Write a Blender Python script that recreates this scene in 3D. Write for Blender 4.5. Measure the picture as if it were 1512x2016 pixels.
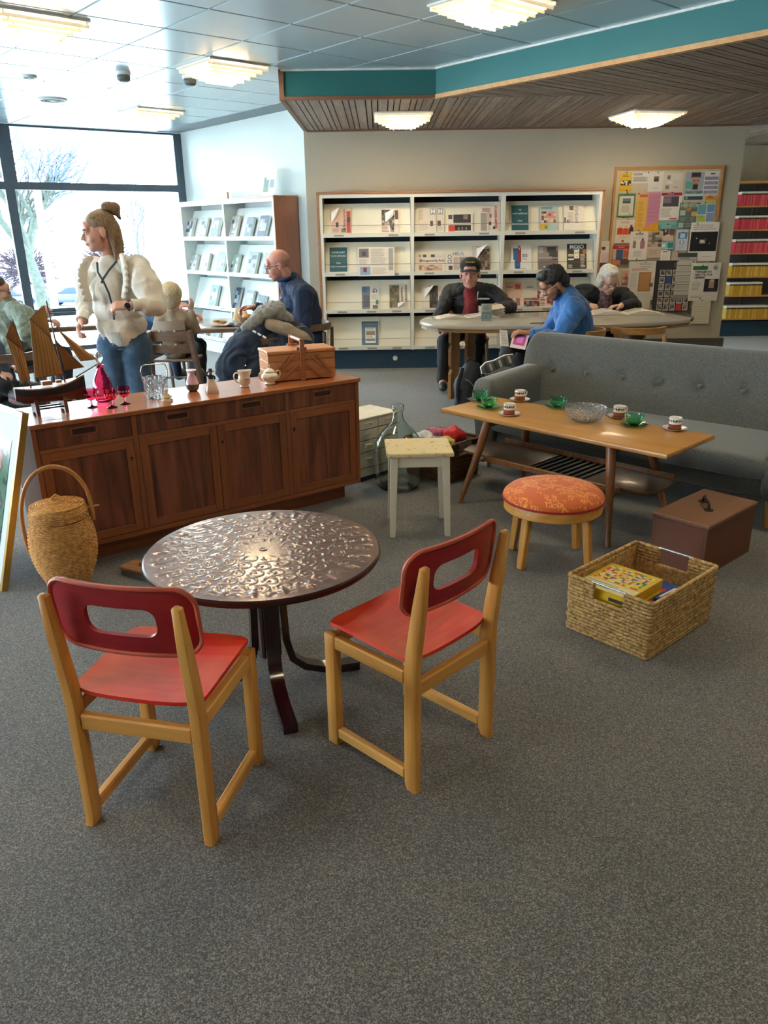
import bpy, bmesh, math, random
import numpy as np
from mathutils import Vector, Matrix, Euler, noise
for _o in list(bpy.data.objects): bpy.data.objects.remove(_o)
SC = bpy.context.scene
COL = SC.collection
PI = math.pi
RAD = math.radians
# ------------------------------------------------------------ camera, world, light, exposure
cam = bpy.data.cameras.new('camera'); camo = bpy.data.objects.new('camera', cam); COL.objects.link(camo)
SC.camera = camo
cam.sensor_fit = 'VERTICAL'; cam.sensor_height = 36.0; cam.lens = 36.0 * 1514 / 2016
cam.clip_end = 400
camo.matrix_world = Matrix.Translation((0, 0, 1.55)) @ Matrix.Rotation(RAD(90 - 20.1), 4, 'X') @ Matrix.Rotation(RAD(-0.82), 4, 'Z')
W = bpy.data.worlds.new('overcast_sky'); SC.world = W; W.use_nodes = True
_n = W.node_tree.nodes; _l = W.node_tree.links
_bg = _n['Background']; _bg.inputs[0].default_value = (0.74, 0.89, 1.0, 1); _bg.inputs[1].default_value = 13.0
SC.view_settings.view_transform = 'Standard'; SC.view_settings.look = 'None'
SC.view_settings.gamma = 1; SC.view_settings.use_curve_mapping = False
SC.view_settings.exposure = 0.88
SC.cycles.max_bounces = 9; SC.cycles.diffuse_bounces = 5; SC.cycles.glossy_bounces = 4; SC.cycles.transmission_bounces = 9
SC.cycles.transparent_max_bounces = 12; SC.cycles.sample_clamp_indirect = 6; SC.cycles.caustics_refractive = True; SC.cycles.caustics_reflective = False

# ------------------------------------------------------------ colour and materials
def C(h):
    h = h.lstrip('#'); o = []
    for i in (0, 2, 4):
        c = int(h[i:i+2], 16) / 255; o.append(c / 12.92 if c <= 0.04045 else ((c + 0.055) / 1.055) ** 2.4)
    return (*o, 1.0)
MATS = {}
def newmat(name):
    m = bpy.data.materials.new(name); m.use_nodes = True; MATS[name] = m
    return m, m.node_tree.nodes, m.node_tree.links, m.node_tree.nodes['Principled BSDF']
def setin(b, **k):
    for a, v in k.items():
        a = a.replace('_', ' ')
        if a in b.inputs: b.inputs[a].default_value = v
def mat(name, col, rough=0.6, metal=0.0, var=0.08, scale=18, bump=0.0, bscale=None, coords='Object', spec=None, coat=0, trans=0, ior=1.45, emit=None, es=0, sheen=0, col2=None, stretch=(1, 1, 1), detail=3, alpha=None):
    """plain surface with a procedural mottling of its own colour"""
    if name in MATS: return MATS[name]
    m, N, L, b = newmat(name)
    c = C(col) if isinstance(col, str) else (*col, 1)
    setin(b, Roughness=rough, Metallic=metal, IOR=ior)
    if spec is not None: setin(b, Specular_IOR_Level=spec)
    if coat: setin(b, Coat_Weight=coat, Coat_Roughness=0.08)
    if trans: setin(b, Transmission_Weight=trans)
    if sheen: setin(b, Sheen_Weight=sheen)
    if emit: setin(b, Emission_Color=C(emit), Emission_Strength=es)
    tc = N.new('ShaderNodeTexCoord'); mp = N.new('ShaderNodeMapping'); mp.inputs['Scale'].default_value = stretch
    L.new(tc.outputs[coords], mp.inputs[0])
    nz = N.new('ShaderNodeTexNoise'); nz.inputs['Scale'].default_value = scale; nz.inputs['Detail'].default_value = detail
    L.new(mp.outputs[0], nz.inputs[0])
    mx = N.new('ShaderNodeMix'); mx.data_type = 'RGBA'
    if col2: a2, b2 = c, C(col2)
    else:
        a2 = tuple(min(1, x * (1 - var)) for x in c[:3]) + (1,); b2 = tuple(min(1, x * (1 + var)) for x in c[:3]) + (1,)
    mx.inputs[6].default_value = a2; mx.inputs[7].default_value = b2
    rp = N.new('ShaderNodeMapRange'); rp.inputs[1].default_value = 0.3; rp.inputs[2].default_value = 0.7
    L.new(nz.outputs[0], rp.inputs[0]); L.new(rp.outputs[0], mx.inputs[0]); L.new(mx.outputs[2], b.inputs['Base Color'])
    if bump:
        n2 = N.new('ShaderNodeTexNoise'); n2.inputs['Scale'].default_value = bscale or scale; n2.inputs['Detail'].default_value = 2
        L.new(mp.outputs[0], n2.inputs[0])
        bp = N.new('ShaderNodeBump'); bp.inputs['Strength'].default_value = bump; bp.inputs['Distance'].default_value = 0.01
        L.new(n2.outputs[0], bp.inputs['Height']); L.new(bp.outputs[0], b.inputs['Normal'])
    return m
def wood(name, c1, c2, axis='X', scale=6, rough=0.4, ring=0.5, coat=0, fine=60, rot=(0, 0, 0), spec=None):
    """straight grain running along an axis of the object"""
    if name in MATS: return MATS[name]
    m, N, L, b = newmat(name)
    setin(b, Roughness=rough)
    if spec is not None: setin(b, Specular_IOR_Level=spec)
    if coat: setin(b, Coat_Weight=coat, Coat_Roughness=0.12)
    tc = N.new('ShaderNodeTexCoord'); mp = N.new('ShaderNodeMapping')
    st = {'X': (0.08, 1, 1), 'Y': (1, 0.08, 1), 'Z': (1, 1, 0.08)}[axis]
    mp.inputs['Scale'].default_value = st; mp.inputs['Rotation'].default_value = rot
    L.new(tc.outputs['Object'], mp.inputs[0])
    n1 = N.new('ShaderNodeTexNoise'); n1.inputs['Scale'].default_value = scale; n1.inputs['Detail'].default_value = 4; n1.inputs['Distortion'].default_value = 1.2
    n2 = N.new('ShaderNodeTexNoise'); n2.inputs['Scale'].default_value = fine; n2.inputs['Detail'].default_value = 3
    L.new(mp.outputs[0], n1.inputs[0]); L.new(mp.outputs[0], n2.inputs[0])
    ad = N.new('ShaderNodeMath'); ad.operation = 'MULTIPLY_ADD'; ad.inputs[1].default_value = ring; L.new(n1.outputs[0], ad.inputs[0])
    m2 = N.new('ShaderNodeMath'); m2.operation = 'MULTIPLY'; m2.inputs[1].default_value = 1 - ring; L.new(n2.outputs[0], m2.inputs[0]); L.new(m2.outputs[0], ad.inputs[2])
    rp = N.new('ShaderNodeValToRGB'); rp.color_ramp.elements[0].position = 0.32; rp.color_ramp.elements[1].position = 0.68
    rp.color_ramp.elements[0].color = C(c1); rp.color_ramp.elements[1].color = C(c2)
    L.new(ad.outputs[0], rp.inputs[0]); L.new(rp.outputs[0], b.inputs['Base Color'])
    bp = N.new('ShaderNodeBump'); bp.inputs['Strength'].default_value = 0.06; bp.inputs['Distance'].default_value = 0.002
    L.new(n2.outputs[0], bp.inputs['Height']); L.new(bp.outputs[0], b.inputs['Normal'])
    return m
def glass(name, col, rough=0.02, ior=1.45, bump=0, bscale=40):
    if name in MATS: return MATS[name]
    m, N, L, b = newmat(name)
    setin(b, Base_Color=C(col), Roughness=rough, Transmission_Weight=1.0, IOR=ior)
    if bump:
        n2 = N.new('ShaderNodeTexVoronoi'); n2.inputs['Scale'].default_value = bscale
        tc = N.new('ShaderNodeTexCoord'); L.new(tc.outputs['Object'], n2.inputs['Vector'])
        bp = N.new('ShaderNodeBump'); bp.inputs['Strength'].default_value = bump; bp.inputs['Distance'].default_value = 0.01
        L.new(n2.outputs[0], bp.inputs['Height']); L.new(bp.outputs[0], b.inputs['Normal'])
    return m
def printmat():
    """flat print: colours come from the printed cells of the sheet itself"""
    if 'print' in MATS: return MATS['print']
    m, N, L, b = newmat('print'); setin(b, Roughness=0.55)
    a = N.new('ShaderNodeAttribute'); a.attribute_name = 'Col'; nz = N.new('ShaderNodeTexNoise'); nz.inputs['Scale'].default_value = 25
    tc = N.new('ShaderNodeTexCoord'); L.new(tc.outputs['Object'], nz.inputs[0])
    mr = N.new('ShaderNodeMapRange'); mr.inputs[3].default_value = 0.93; mr.inputs[4].default_value = 1.05; L.new(nz.outputs[0], mr.inputs[0])
    mx = N.new('ShaderNodeVectorMath'); mx.operation = 'MULTIPLY'; L.new(a.outputs['Color'], mx.inputs[0]); L.new(mr.outputs[0], mx.inputs[1])
    L.new(mx.outputs[0], b.inputs['Base Color'])
    return m
# ------------------------------------------------------------ geometry helpers: geo = (verts, faces)
def join(*gs):
    v = []; f = []
    for g in gs:
        o = len(v); v += list(g[0]); f += [tuple(i + o for i in q) for q in g[1]]
    return v, f
def xf(g, M): return [tuple(M @ Vector(p)) for p in g[0]], g[1]
def mv(g, x=0, y=0, z=0): return [(p[0] + x, p[1] + y, p[2] + z) for p in g[0]], g[1]
def rz(g, a, about=(0, 0)):
    c, s = math.cos(a), math.sin(a); ax, ay = about
    return [(ax + c * (p[0] - ax) - s * (p[1] - ay), ay + s * (p[0] - ax) + c * (p[1] - ay), p[2]) for p in g[0]], g[1]
def frombm(bm):
    bm.verts.index_update(); r = ([tuple(v.co) for v in bm.verts], [tuple(v.index for v in f.verts) for f in bm.faces]); bm.free(); return r
def box(x0, x1, y0, y1, z0, z1, r=0, seg=1):
    bm = bmesh.new(); bmesh.ops.create_cube(bm, size=1)
    for v in bm.verts: v.co = ((v.co.x + .5) * (x1 - x0) + x0, (v.co.y + .5) * (y1 - y0) + y0, (v.co.z + .5) * (z1 - z0) + z0)
    if r: bmesh.ops.bevel(bm, geom=list(bm.edges), offset=r, segments=seg, affect='EDGES', profile=0.5)
    return frombm(bm)
def cbox(c, s, r=0, seg=1): return box(c[0]-s[0]/2, c[0]+s[0]/2, c[1]-s[1]/2, c[1]+s[1]/2, c[2]-s[2]/2, c[2]+s[2]/2, r, seg)
def prism(poly, z0, z1, r=0, seg=1, plane='XY'):
    """polygon extruded; plane XY (along z), XZ (along y) or YZ (along x)"""
    bm = bmesh.new()
    a = [bm.verts.new((p[0], p[1], z0)) for p in poly]; b = [bm.verts.new((p[0], p[1], z1)) for p in poly]
    n = len(poly)
    bm.faces.new(a[::-1]); bm.faces.new(b)
    for i in range(n): bm.faces.new((a[i], a[(i+1) % n], b[(i+1) % n], b[i]))
    bmesh.ops.recalc_face_normals(bm, faces=list(bm.faces))
    if r:
        es = [e for e in bm.edges if abs(e.verts[0].co.z - e.verts[1].co.z) < 1e-9]
        bmesh.ops.bevel(bm, geom=es, offset=r, segments=seg, affect='EDGES', profile=0.5)
    g = frombm(bm)
    if plane == 'XZ': g = ([(p[0], p[2], p[1]) for p in g[0]], [q[::-1] for q in g[1]])
    if plane == 'YZ': g = ([(p[2], p[0], p[1]) for p in g[0]], g[1])
    return g
def rrect(x0, x1, y0, y1, r, n=5):
    p = []
    for cx, cy, a in ((x1-r, y1-r, 0), (x0+r, y1-r, 90), (x0+r, y0+r, 180), (x1-r, y0+r, 270)):
        for i in range(n + 1): t = RAD(a + 90 * i / n); p.append((cx + r * math.cos(t), cy + r * math.sin(t)))
    return p
def lathe(prof, n=32, cap0=True, cap1=True, f=None):
    v = []; q = []
    for i, (r, z) in enumerate(prof):
        for k in range(n):
            t = 2 * PI * k / n; rr = f(r, z, t) if f else r
            v.append((rr * math.cos(t), rr * math.sin(t), z))
    m = len(prof)
    for i in range(m - 1):
        for k in range(n): q.append((i*n+k, i*n+(k+1) % n, (i+1)*n+(k+1) % n, (i+1)*n+k))
    if cap0: q.append(tuple(range(n))[::-1])
    if cap1: q.append(tuple(range((m-1)*n, m*n)))
    return v, q
def vessel(prof, wall=0.003, n=32, f=None):
    """open vessel with wall thickness; outer profile bottom to rim"""
    p = [(0.0005, prof[0][1])] + list(prof)
    inn = [(max(0.0005, r - wall), z) for r, z in prof[::-1]]
    inn[-1] = (inn[-1][0], prof[0][1] + wall * 1.5); inn = [(r, max(z, prof[0][1] + wall * 1.5)) for r, z in inn]
    return lathe(p + inn + [(0.0005, prof[0][1] + wall * 1.5)], n, True, True, f)
def frames(pts, closed=False):
    P = [Vector(p) for p in pts]; n = len(P); T = []
    for i in range(n):
        if closed: t = P[(i+1) % n] - P[i-1]
        else: t = P[min(i+1, n-1)] - P[max(i-1, 0)]
        T.append(t.normalized() if t.length > 1e-9 else Vector((0, 0, 1)))
    u = T[0].orthogonal().normalized() if abs(T[0].z) > 0.95 else Vector((0, 0, 1)).cross(T[0]).normalized()
    F = []
    for i in range(n):
        u = (u - T[i] * u.dot(T[i])); u = u.normalized() if u.length > 1e-6 else T[i].orthogonal().normalized()
        F.append((P[i], T[i], u, T[i].cross(u)))
    return F
def tube(pts, r, n=8, closed=False, cap=True, sect=None):
    """round (or sect: list of 2d offsets) section swept along points; r number or list"""
    F = frames(pts, closed); v = []; q = []
    S = sect or [(math.cos(2*PI*k/n), math.sin(2*PI*k/n)) for k in range(n)]
    n = len(S)
    for i, (p, t, a, b) in enumerate(F):
        rr = r[i] if isinstance(r, (list, tuple)) else r
        for (x, y) in S: v.append(tuple(p + a * (x * rr) + b * (y * rr)))
    m = len(F)
    for i in range(m if closed else m - 1):
        j = (i + 1) % m
        for k in range(n): q.append((i*n+k, i*n+(k+1) % n, j*n+(k+1) % n, j*n+k))
    if cap and not closed: q.append(tuple(range(n))[::-1]); q.append(tuple(range((m-1)*n, m*n)))
    return v, q
def spath(pts, n=5, closed=False):
    """smooth curve through the points"""
    P = [Vector(p) for p in pts]; m = len(P); o = []
    for i in range(m if closed else m - 1):
        a, b, c, d = (P[(i-1) % m], P[i], P[(i+1) % m], P[(i+2) % m]) if closed else (P[max(i-1, 0)], P[i], P[i+1], P[min(i+2, m-1)])
        for k in range(n):
            t = k/n; o.append(.5*((2*b) + (c - a)*t + (2*a - 5*b + 4*c - d)*t*t + (3*b - a - 3*c + d)*t*t*t))
    if not closed: o.append(P[-1])
    return o
def bar(p, q, w, h, up=(0, 0, 1), r=0, taper=1.0):
    """rectangular bar from p to q, w across, h along up"""
    p = Vector(p); q = Vector(q); t = (q - p); Ln = t.length; t.normalize(); u = Vector(up)
    s = t.cross(u); s = s.normalized() if s.length > 1e-5 else t.orthogonal().normalized(); u = s.cross(t).normalized()
    g = box(-w/2, w/2, 0, Ln, -h/2, h/2, r)
    v = []
    for x, y, z in g[0]:
        k = 1 + (taper - 1) * y / Ln; v.append(tuple(p + s * (x * k) + t * y + u * (z * k)))
    return v, g[1]
def sphere(c, r, n=16, m=10, sc=(1, 1, 1)):
    v = []; q = []
    for i in range(m + 1):
        a = -PI/2 + PI * i / m
        for k in range(n):
            t = 2*PI*k/n; v.append((c[0]+r*sc[0]*math.cos(a)*math.cos(t), c[1]+r*sc[1]*math.cos(a)*math.sin(t), c[2]+r*sc[2]*math.sin(a)))
    for i in range(m):
        for k in range(n): q.append((i*n+k, i*n+(k+1) % n, (i+1)*n+(k+1) % n, (i+1)*n+k))
    return v, q
def grid(fn, nu, nv, closed_u=False):
    v = [fn(i / nu if not closed_u else i / nu, j / nv) for j in range(nv + 1) for i in range(nu if closed_u else nu + 1)]
    w = nu if closed_u else nu + 1; q = []
    for j in range(nv):
        for i in range(nu): q.append((j*w+i, j*w+(i+1) % w, (j+1)*w+(i+1) % w, (j+1)*w+i))
    return v, q
def solid(g, t):
    """give an open sheet thickness t (along vertex normals)"""
    bm = tobm(g); bmesh.ops.recalc_face_normals(bm, faces=list(bm.faces)); bm.normal_update()
    bmesh.ops.solidify(bm, geom=list(bm.faces), thickness=t); return frombm(bm)
def tobm(g):
    bm = bmesh.new(); vs = [bm.verts.new(p) for p in g[0]]
    for q in g[1]:
        try: bm.faces.new([vs[i] for i in q])
        except ValueError: pass
    return bm
# ------------------------------------------------------------ objects
def mesh(name, g, smooth=None, recalc=True):
    me = bpy.data.meshes.new(name); me.from_pydata([tuple(p) for p in g[0]], [], [tuple(q) for q in g[1]])
    if recalc:
        bm = bmesh.new(); bm.from_mesh(me); bmesh.ops.remove_doubles(bm, verts=list(bm.verts), dist=1e-6)
        bmesh.ops.recalc_face_normals(bm, faces=list(bm.faces)); bm.to_mesh(me); bm.free()
    if smooth is not None:
        me.polygons.foreach_set('use_smooth', [True] * len(me.polygons))
        if smooth < 180: me.set_sharp_from_angle(angle=RAD(smooth))
    me.update(); return me
def obj(name, g, m, parent=None, smooth=None, loc=None, label=None, cat=None, group=None, kind=None, rot=None):
    me = g if isinstance(g, bpy.types.Mesh) else mesh(name, g, smooth)
    o = bpy.data.objects.new(name, me); COL.objects.link(o)
    if m is not None and not me.materials: me.materials.append(MATS[m] if isinstance(m, str) else m)
    if parent: o.parent = parent
    if loc: o.location = loc
    if rot: o.rotation_euler = rot
    return tag(o, label, cat, group, kind)
def tag(o, label=None, cat=None, group=None, kind=None):
    if label: o['label'] = label
    if cat: o['category'] = cat
    if group: o['group'] = group
    if kind: o['kind'] = kind
    return o
def thing(name, label, cat, loc=(0, 0, 0), rotz=0, group=None):
    o = bpy.data.objects.new(name, None); COL.objects.link(o); o.empty_display_size = 0.05
    o.location = loc; o.rotation_euler = (0, 0, rotz); return tag(o, label, cat, group)
def kids(o): return [c for c in bpy.data.objects if c.parent == o]
def dup(o, loc=None, rotz=None, label=None, parent=None, top=True):
    c = o.copy(); COL.objects.link(c); c.parent = parent
    if loc is not None: c.location = loc
    if rotz is not None: c.rotation_euler = (0, 0, rotz)
    if label: c['label'] = label
    for k in kids(o): dup(k, parent=c, top=False)
    return c
def struct(name, g, m, parent=None, smooth=None): return obj(name, g, m, parent, smooth, kind=None if parent else 'structure')
# printed sheets: a sheet is one connected grid of cells coloured by the topmost rectangle
def sheet_geo(w, h, rects, base, t=0.0015, bend=None):
    """sheet in the XZ plane facing -Y, lower left corner at origin; rects (x0,z0,x1,z1,colour) in 0..1"""
    xs = {0.0, 1.0}; zs = {0.0, 1.0}
    for r in rects:
        for x in (r[0], r[2]): xs.add(round(min(1, max(0, x)), 4))
        for z in (r[1], r[3]): zs.add(round(min(1, max(0, z)), 4))
    xs = sorted(xs); zs = sorted(zs); nx = len(xs); v = [(x * w, 0, z * h) for z in zs for x in xs]; f = []; col = []
    for j in range(len(zs) - 1):
        for i in range(nx - 1):
            cx = (xs[i] + xs[i+1]) / 2; cz = (zs[j] + zs[j+1]) / 2; c = base
            for r in rects:
                if r[0] <= cx <= r[2] and r[1] <= cz <= r[3]: c = r[4]
            f.append((j*nx+i, j*nx+i+1, (j+1)*nx+i+1, (j+1)*nx+i)); col.append(c)
    k = len(v); b0 = 0; b1 = nx - 1; b2 = len(v) - 1; b3 = (len(zs) - 1) * nx
    v += [(0, t, 0), (w, t, 0), (w, t, h), (0, t, h)]
    f += [(k+3, k+2, k+1, k)]; col.append(base)
    bot = list(range(0, nx)); top = list(range(b3, b3 + nx)); lef = [j*nx for j in range(len(zs))]; rig = [j*nx+nx-1 for j in range(len(zs))]
    f += [tuple([k, k+1] + bot[::-1]), tuple([k+2, k+3] + top), tuple([k+3, k] + lef), tuple([k+1, k+2] + rig[::-1])]; col += [base] * 4
    if bend: v = [bend(*p) for p in v]
    return v, f, col
def sheet(name, w, h, rects, base, parent=None, loc=None, rot=None, t=0.0015, bend=None, **kw):
    v, f, col = sheet_geo(w, h, rects, base, t, bend)
    me = bpy.data.meshes.new(name); me.from_pydata(v, [], f)
    at = me.color_attributes.new('Col', 'FLOAT_COLOR', 'CORNER'); buf = []
    for p, c in zip(me.polygons, col): buf += list(C(c)) * p.loop_total
    at.data.foreach_set('color', buf); me.update()
    return obj(name, me, printmat(), parent, loc=loc, rot=rot, **kw)
def lines(x0, z0, x1, z1, n, col, rnd=None, frac=0.45):
    """n printed text lines filling a block"""
    rnd = rnd or random.Random(int(x0*1000+z0*77+n)); o = []
    for i in range(n):
        a = z1 - (i + 0.5) * (z1 - z0) / n; hh = (z1 - z0) / n * frac / 2
        o.append((x0, a - hh, x0 + (x1 - x0) * rnd.uniform(0.72, 1.0), a + hh, col))
    return o
def photo(x0, z0, x1, z1, cols, nx=5, nz=5, seed=0):
    rnd = random.Random(seed); o = []
    for j in range(nz):
        for i in range(nx):
            o.append((x0+(x1-x0)*i/nx, z0+(z1-z0)*j/nz, x0+(x1-x0)*(i+1)/nx, z0+(z1-z0)*(j+1)/nz, rnd.choice(cols)))
    return o
def text(name, s, size, m, parent=None, loc=(0, 0, 0), rot=(PI/2, 0, 0), depth=0.0004, align='CENTER', shear=0, bold=0.0, sp=1.0, label=None, xs=1.0):
    cu = bpy.data.curves.new(name, 'FONT'); cu.body = s; cu.size = size; cu.align_x = align; cu.align_y = 'CENTER'; cu.extrude = depth; cu.shear = shear
    cu.offset = bold; cu.space_character = sp; cu.resolution_u = 2
    to = bpy.data.objects.new(name + '_t', cu); COL.objects.link(to)
    dg = bpy.context.evaluated_depsgraph_get(); me = bpy.data.meshes.new_from_object(to.evaluated_get(dg)); me.name = name
    bpy.data.objects.remove(to); bpy.data.curves.remove(cu)
    if xs != 1.0:
        for v in me.vertices: v.co.x *= xs
    return obj(name, me, m, parent, loc=loc, rot=rot, label=label)
# ------------------------------------------------------------ surfaces of the room
def carpet():
    m, N, L, b = newmat('carpet'); setin(b, Roughness=0.95, Specular_IOR_Level=0.15, Sheen_Weight=0.25, Sheen_Roughness=0.6)
    tc = N.new('ShaderNodeTexCoord')
    def nz(s, d=2, r=0.6):
        n = N.new('ShaderNodeTexNoise'); n.inputs['Scale'].default_value = s; n.inputs['Detail'].default_value = d; n.inputs['Roughness'].default_value = r
        L.new(tc.outputs['Object'], n.inputs[0]); return n
    n1 = nz(250, 3, 0.8); n2 = nz(110, 2); n3 = nz(1.1, 3)
    r1 = N.new('ShaderNodeValToRGB'); r1.color_ramp.elements[0].position = 0.28; r1.color_ramp.elements[1].position = 0.74
    r1.color_ramp.elements[0].color = C('#323130'); r1.color_ramp.elements[1].color = C('#928d86')
    e = r1.color_ramp.elements.new(0.5); e.color = C('#54514e')
    vo = N.new('ShaderNodeTexVoronoi'); vo.inputs['Scale'].default_value = 330; L.new(tc.outputs['Object'], vo.inputs['Vector'])
    sp = N.new('ShaderNodeSeparateColor'); L.new(vo.outputs['Color'], sp.inputs[0])
    av = N.new('ShaderNodeMix'); av.inputs[0].default_value = .38; L.new(n1.outputs[0], av.inputs[2]); L.new(sp.outputs[0], av.inputs[3])
    L.new(av.outputs[0], r1.inputs[0])
    mx = N.new('ShaderNodeMix'); mx.data_type = 'RGBA'; mx.blend_type = 'MULTIPLY'; mx.inputs[0].default_value = 1
    r2 = N.new('ShaderNodeMapRange'); r2.inputs[1].default_value = 0.3; r2.inputs[2].default_value = 0.7; r2.inputs[3].default_value = 0.74; r2.inputs[4].default_value = 1.26
    L.new(n2.outputs[0], r2.inputs[0]); L.new(r1.outputs[0], mx.inputs[6]); L.new(r2.outputs[0], mx.inputs[7])
    m3 = N.new('ShaderNodeMix'); m3.data_type = 'RGBA'; m3.blend_type = 'MULTIPLY'; m3.inputs[0].default_value = 1
    r3 = N.new('ShaderNodeMapRange'); r3.inputs[1].default_value = 0.3; r3.inputs[2].default_value = 0.7; r3.inputs[3].default_value = 0.92; r3.inputs[4].default_value = 1.08
    L.new(n3.outputs[0], r3.inputs[0]); L.new(mx.outputs[2], m3.inputs[6]); L.new(r3.outputs[0], m3.inputs[7]); L.new(m3.outputs[2], b.inputs['Base Color'])
    bp = N.new('ShaderNodeBump'); bp.inputs['Strength'].default_value = 0.7; bp.inputs['Distance'].default_value = 0.004
    L.new(n1.outputs[0], bp.inputs['Height']); L.new(bp.outputs[0], b.inputs['Normal'])
carpet()
mat('wall_paint', '#b9b29f', 0.75, var=0.025, scale=3, bump=0.05, bscale=220)
mat('side_paint', '#c4cfcc', 0.6, var=0.02, scale=3, bump=0.05, bscale=220)
mat('ceiling_panel', '#b4cad0', 0.22, var=0.02, scale=2, bump=0.012, bscale=9, spec=0.6)
mat('ceiling_base', '#7d898d', 0.6)
mat('teal_paint', '#266d6d', 0.55, var=0.03, scale=5)
mat('white_trim', '#dfe3dc', 0.4)
mat('frame_dark', '#4d5a66', 0.45, metal=0.2)
mat('dark_skirting', '#4a4a45', 0.6)
wood('pine_edge', '#b9854f', '#d6a468', 'X', 8, 0.45)
wood('soffit_slat', '#7a6b60', '#ad9d8e', 'Y', 9, 0.65, ring=0.6)
wood('soffit_slat_pale', '#8d7f72', '#b5a798', 'Y', 9, 0.65, ring=0.6)
mat('soffit_back', '#1d1a18', 0.9)
def panemat():
    m = bpy.data.materials.new('pane'); m.use_nodes = True; MATS['pane'] = m; N = m.node_tree.nodes; L = m.node_tree.links
    N.remove(N['Principled BSDF']); t = N.new('ShaderNodeBsdfTransparent'); t.inputs[0].default_value = (.95, .985, .98, 1); g = N.new('ShaderNodeBsdfGlossy'); g.inputs['Roughness'].default_value = .01
    f = N.new('ShaderNodeFresnel'); f.inputs[0].default_value = 1.35; x = N.new('ShaderNodeMixShader'); L.new(f.outputs[0], x.inputs[0]); L.new(t.outputs[0], x.inputs[1]); L.new(g.outputs[0], x.inputs[2]); L.new(x.outputs[0], N['Material Output'].inputs[0])
panemat()
def wall_box(name, p, q, z0, z1, t, m, side=1):
    """wall from p to q (x,y) with thickness t away on the left (side=1) of p->q"""
    p = Vector((*p, 0)); q = Vector((*q, 0)); d = (q - p); n = Vector((-d.y, d.x, 0)).normalized() * t * side
    return struct(name, prism([tuple(p.xy), tuple(q.xy), tuple((q + n).xy), tuple((p + n).xy)], z0, z1), m)
struct('floor', box(-10, 9, -7, 14, -0.1, 0), 'carpet')
K = (-0.84, 9.55); S1 = (-2.75, 11.77); WD = Vector((-0.8211, -0.5708)); WN = Vector((0.5708, -0.8211))
def wpt(s, off=0): return (S1[0] + WD.x * s + WN.x * off, S1[1] + WD.y * s + WN.y * off)
wall_box('wall_back', (4.13, 9.55), (-0.84, 9.55), 0, 2.95, 0.16, 'wall_paint', -1)
wall_box('wall_side', (-0.84, 9.56), S1, 0, 2.95, 0.14, 'side_paint', -1)
wall_box('wall_deep', (8.6, 12.0), (2.5, 12.0), 0, 2.95, 0.15, 'wall_paint', -1)
wall_box('wall_right', (8.5, -6.5), (8.5, 12.1), 0, 2.95, 0.15, 'wall_paint', -1)
wall_box('wall_rear', (-8.2, -6), (8.6, -6), 0, 2.95, 0.15, 'wall_paint', -1)
struct('baseboard_back', box(2.52, 4.17, 9.5, 9.72, 0, 0.265, 0.004), 'dark_skirting')
# ceiling: a base sheet with panels set in a rotated grid
CD = Vector((-0.6522, 0.7580)); CN = Vector((0.7580, 0.6522))
ceil = struct('ceiling', prism([(-9.5, -6.5), (9, -6.5), (9, 12.3), (-2.4, 12.3), wpt(-0.2, -0.1), wpt(7.5, -0.1), (-9.5, 6)], 2.85, 2.95), 'ceiling_base')
_tile = mesh('panel', box(-0.2955, 0.2955, -0.2955, 0.2955, 2.836, 2.852, 0.006), None)
_tile.materials.append(MATS['ceiling_panel'])
def in_soffit(x, y, mrg=0.45):
    # inside the lowered timber ceiling, away from its edges
    a = (x - 0.5) * 0.765 + (y - 7.4) * 0.644     # distance in from fascia 2
    return (y > 7.4 + mrg and x > -0.8 + mrg) and y < 20 or (a > mrg and (x > 0.5 + mrg or y > 7.4 + mrg) and x > 0.5)
for i in range(-12, 14):
    for j in range(-8, 22):
        n_ = 2.2 + 0.6 * (i + 0.5); d_ = 4.82 + 0.6 * (j + 0.5)
        x = CN.x * n_ + CD.x * d_; y = CN.y * n_ + CD.y * d_
        if not (-6.5 < x < 5 and 3.2 < y < 12): continue
        if (x - S1[0]) * WN.x + (y - S1[1]) * WN.y < 0.25: continue
        if (x + 0.84) * 0.758 + (y - 9.55) * 0.652 > -0.2 and y > 8: continue
        if in_soffit(x, y): continue
        p = obj('panel', _tile, None, ceil, loc=(x, y, 0), rot=(0, 0, math.atan2(CD.y, CD.x)))
# lowered timber ceiling
FE = Vector((0.644, -0.765))     # direction of the long fascia towards the camera side
def fpt(s, off=0): return (0.5 + FE.x * s + 0.765 * off, 7.40 + FE.y * s + 0.644 * off)
sof = struct('ceiling_soffit', prism([(-0.80, 7.40), (0.5, 7.40), fpt(7.5), (8.5, 2.2), (8.5, 12.0), (4.1, 12.0), (4.1, 9.57), (-0.82, 9.57)], 2.635, 2.66), 'soffit_back')
rs = random.Random(4)
x = -0.80; k = 0
while x < 6.6:
    w = 0.082 if k % 3 == 0 else 0.044
    y1 = 9.55 if x + w < 4.1 else 11.98
    obj('slat', box(x, x + w, 7.402, y1, 2.61 + rs.uniform(0, .003), 2.634), rs.choice(['soffit_slat', 'soffit_slat', 'soffit_slat_pale']) if x > 0.2 else 'soffit_slat_pale', sof)
    x += w + 0.010; k += 1
BN = Vector((0.765, 0.644)); s = 0.04; k = 0
wood('soffit_slat_b', '#75665b', '#a59585', 'X', 9, 0.65, ring=0.6, rot=(0, 0, -math.atan2(0.644, 0.765)))
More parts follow.
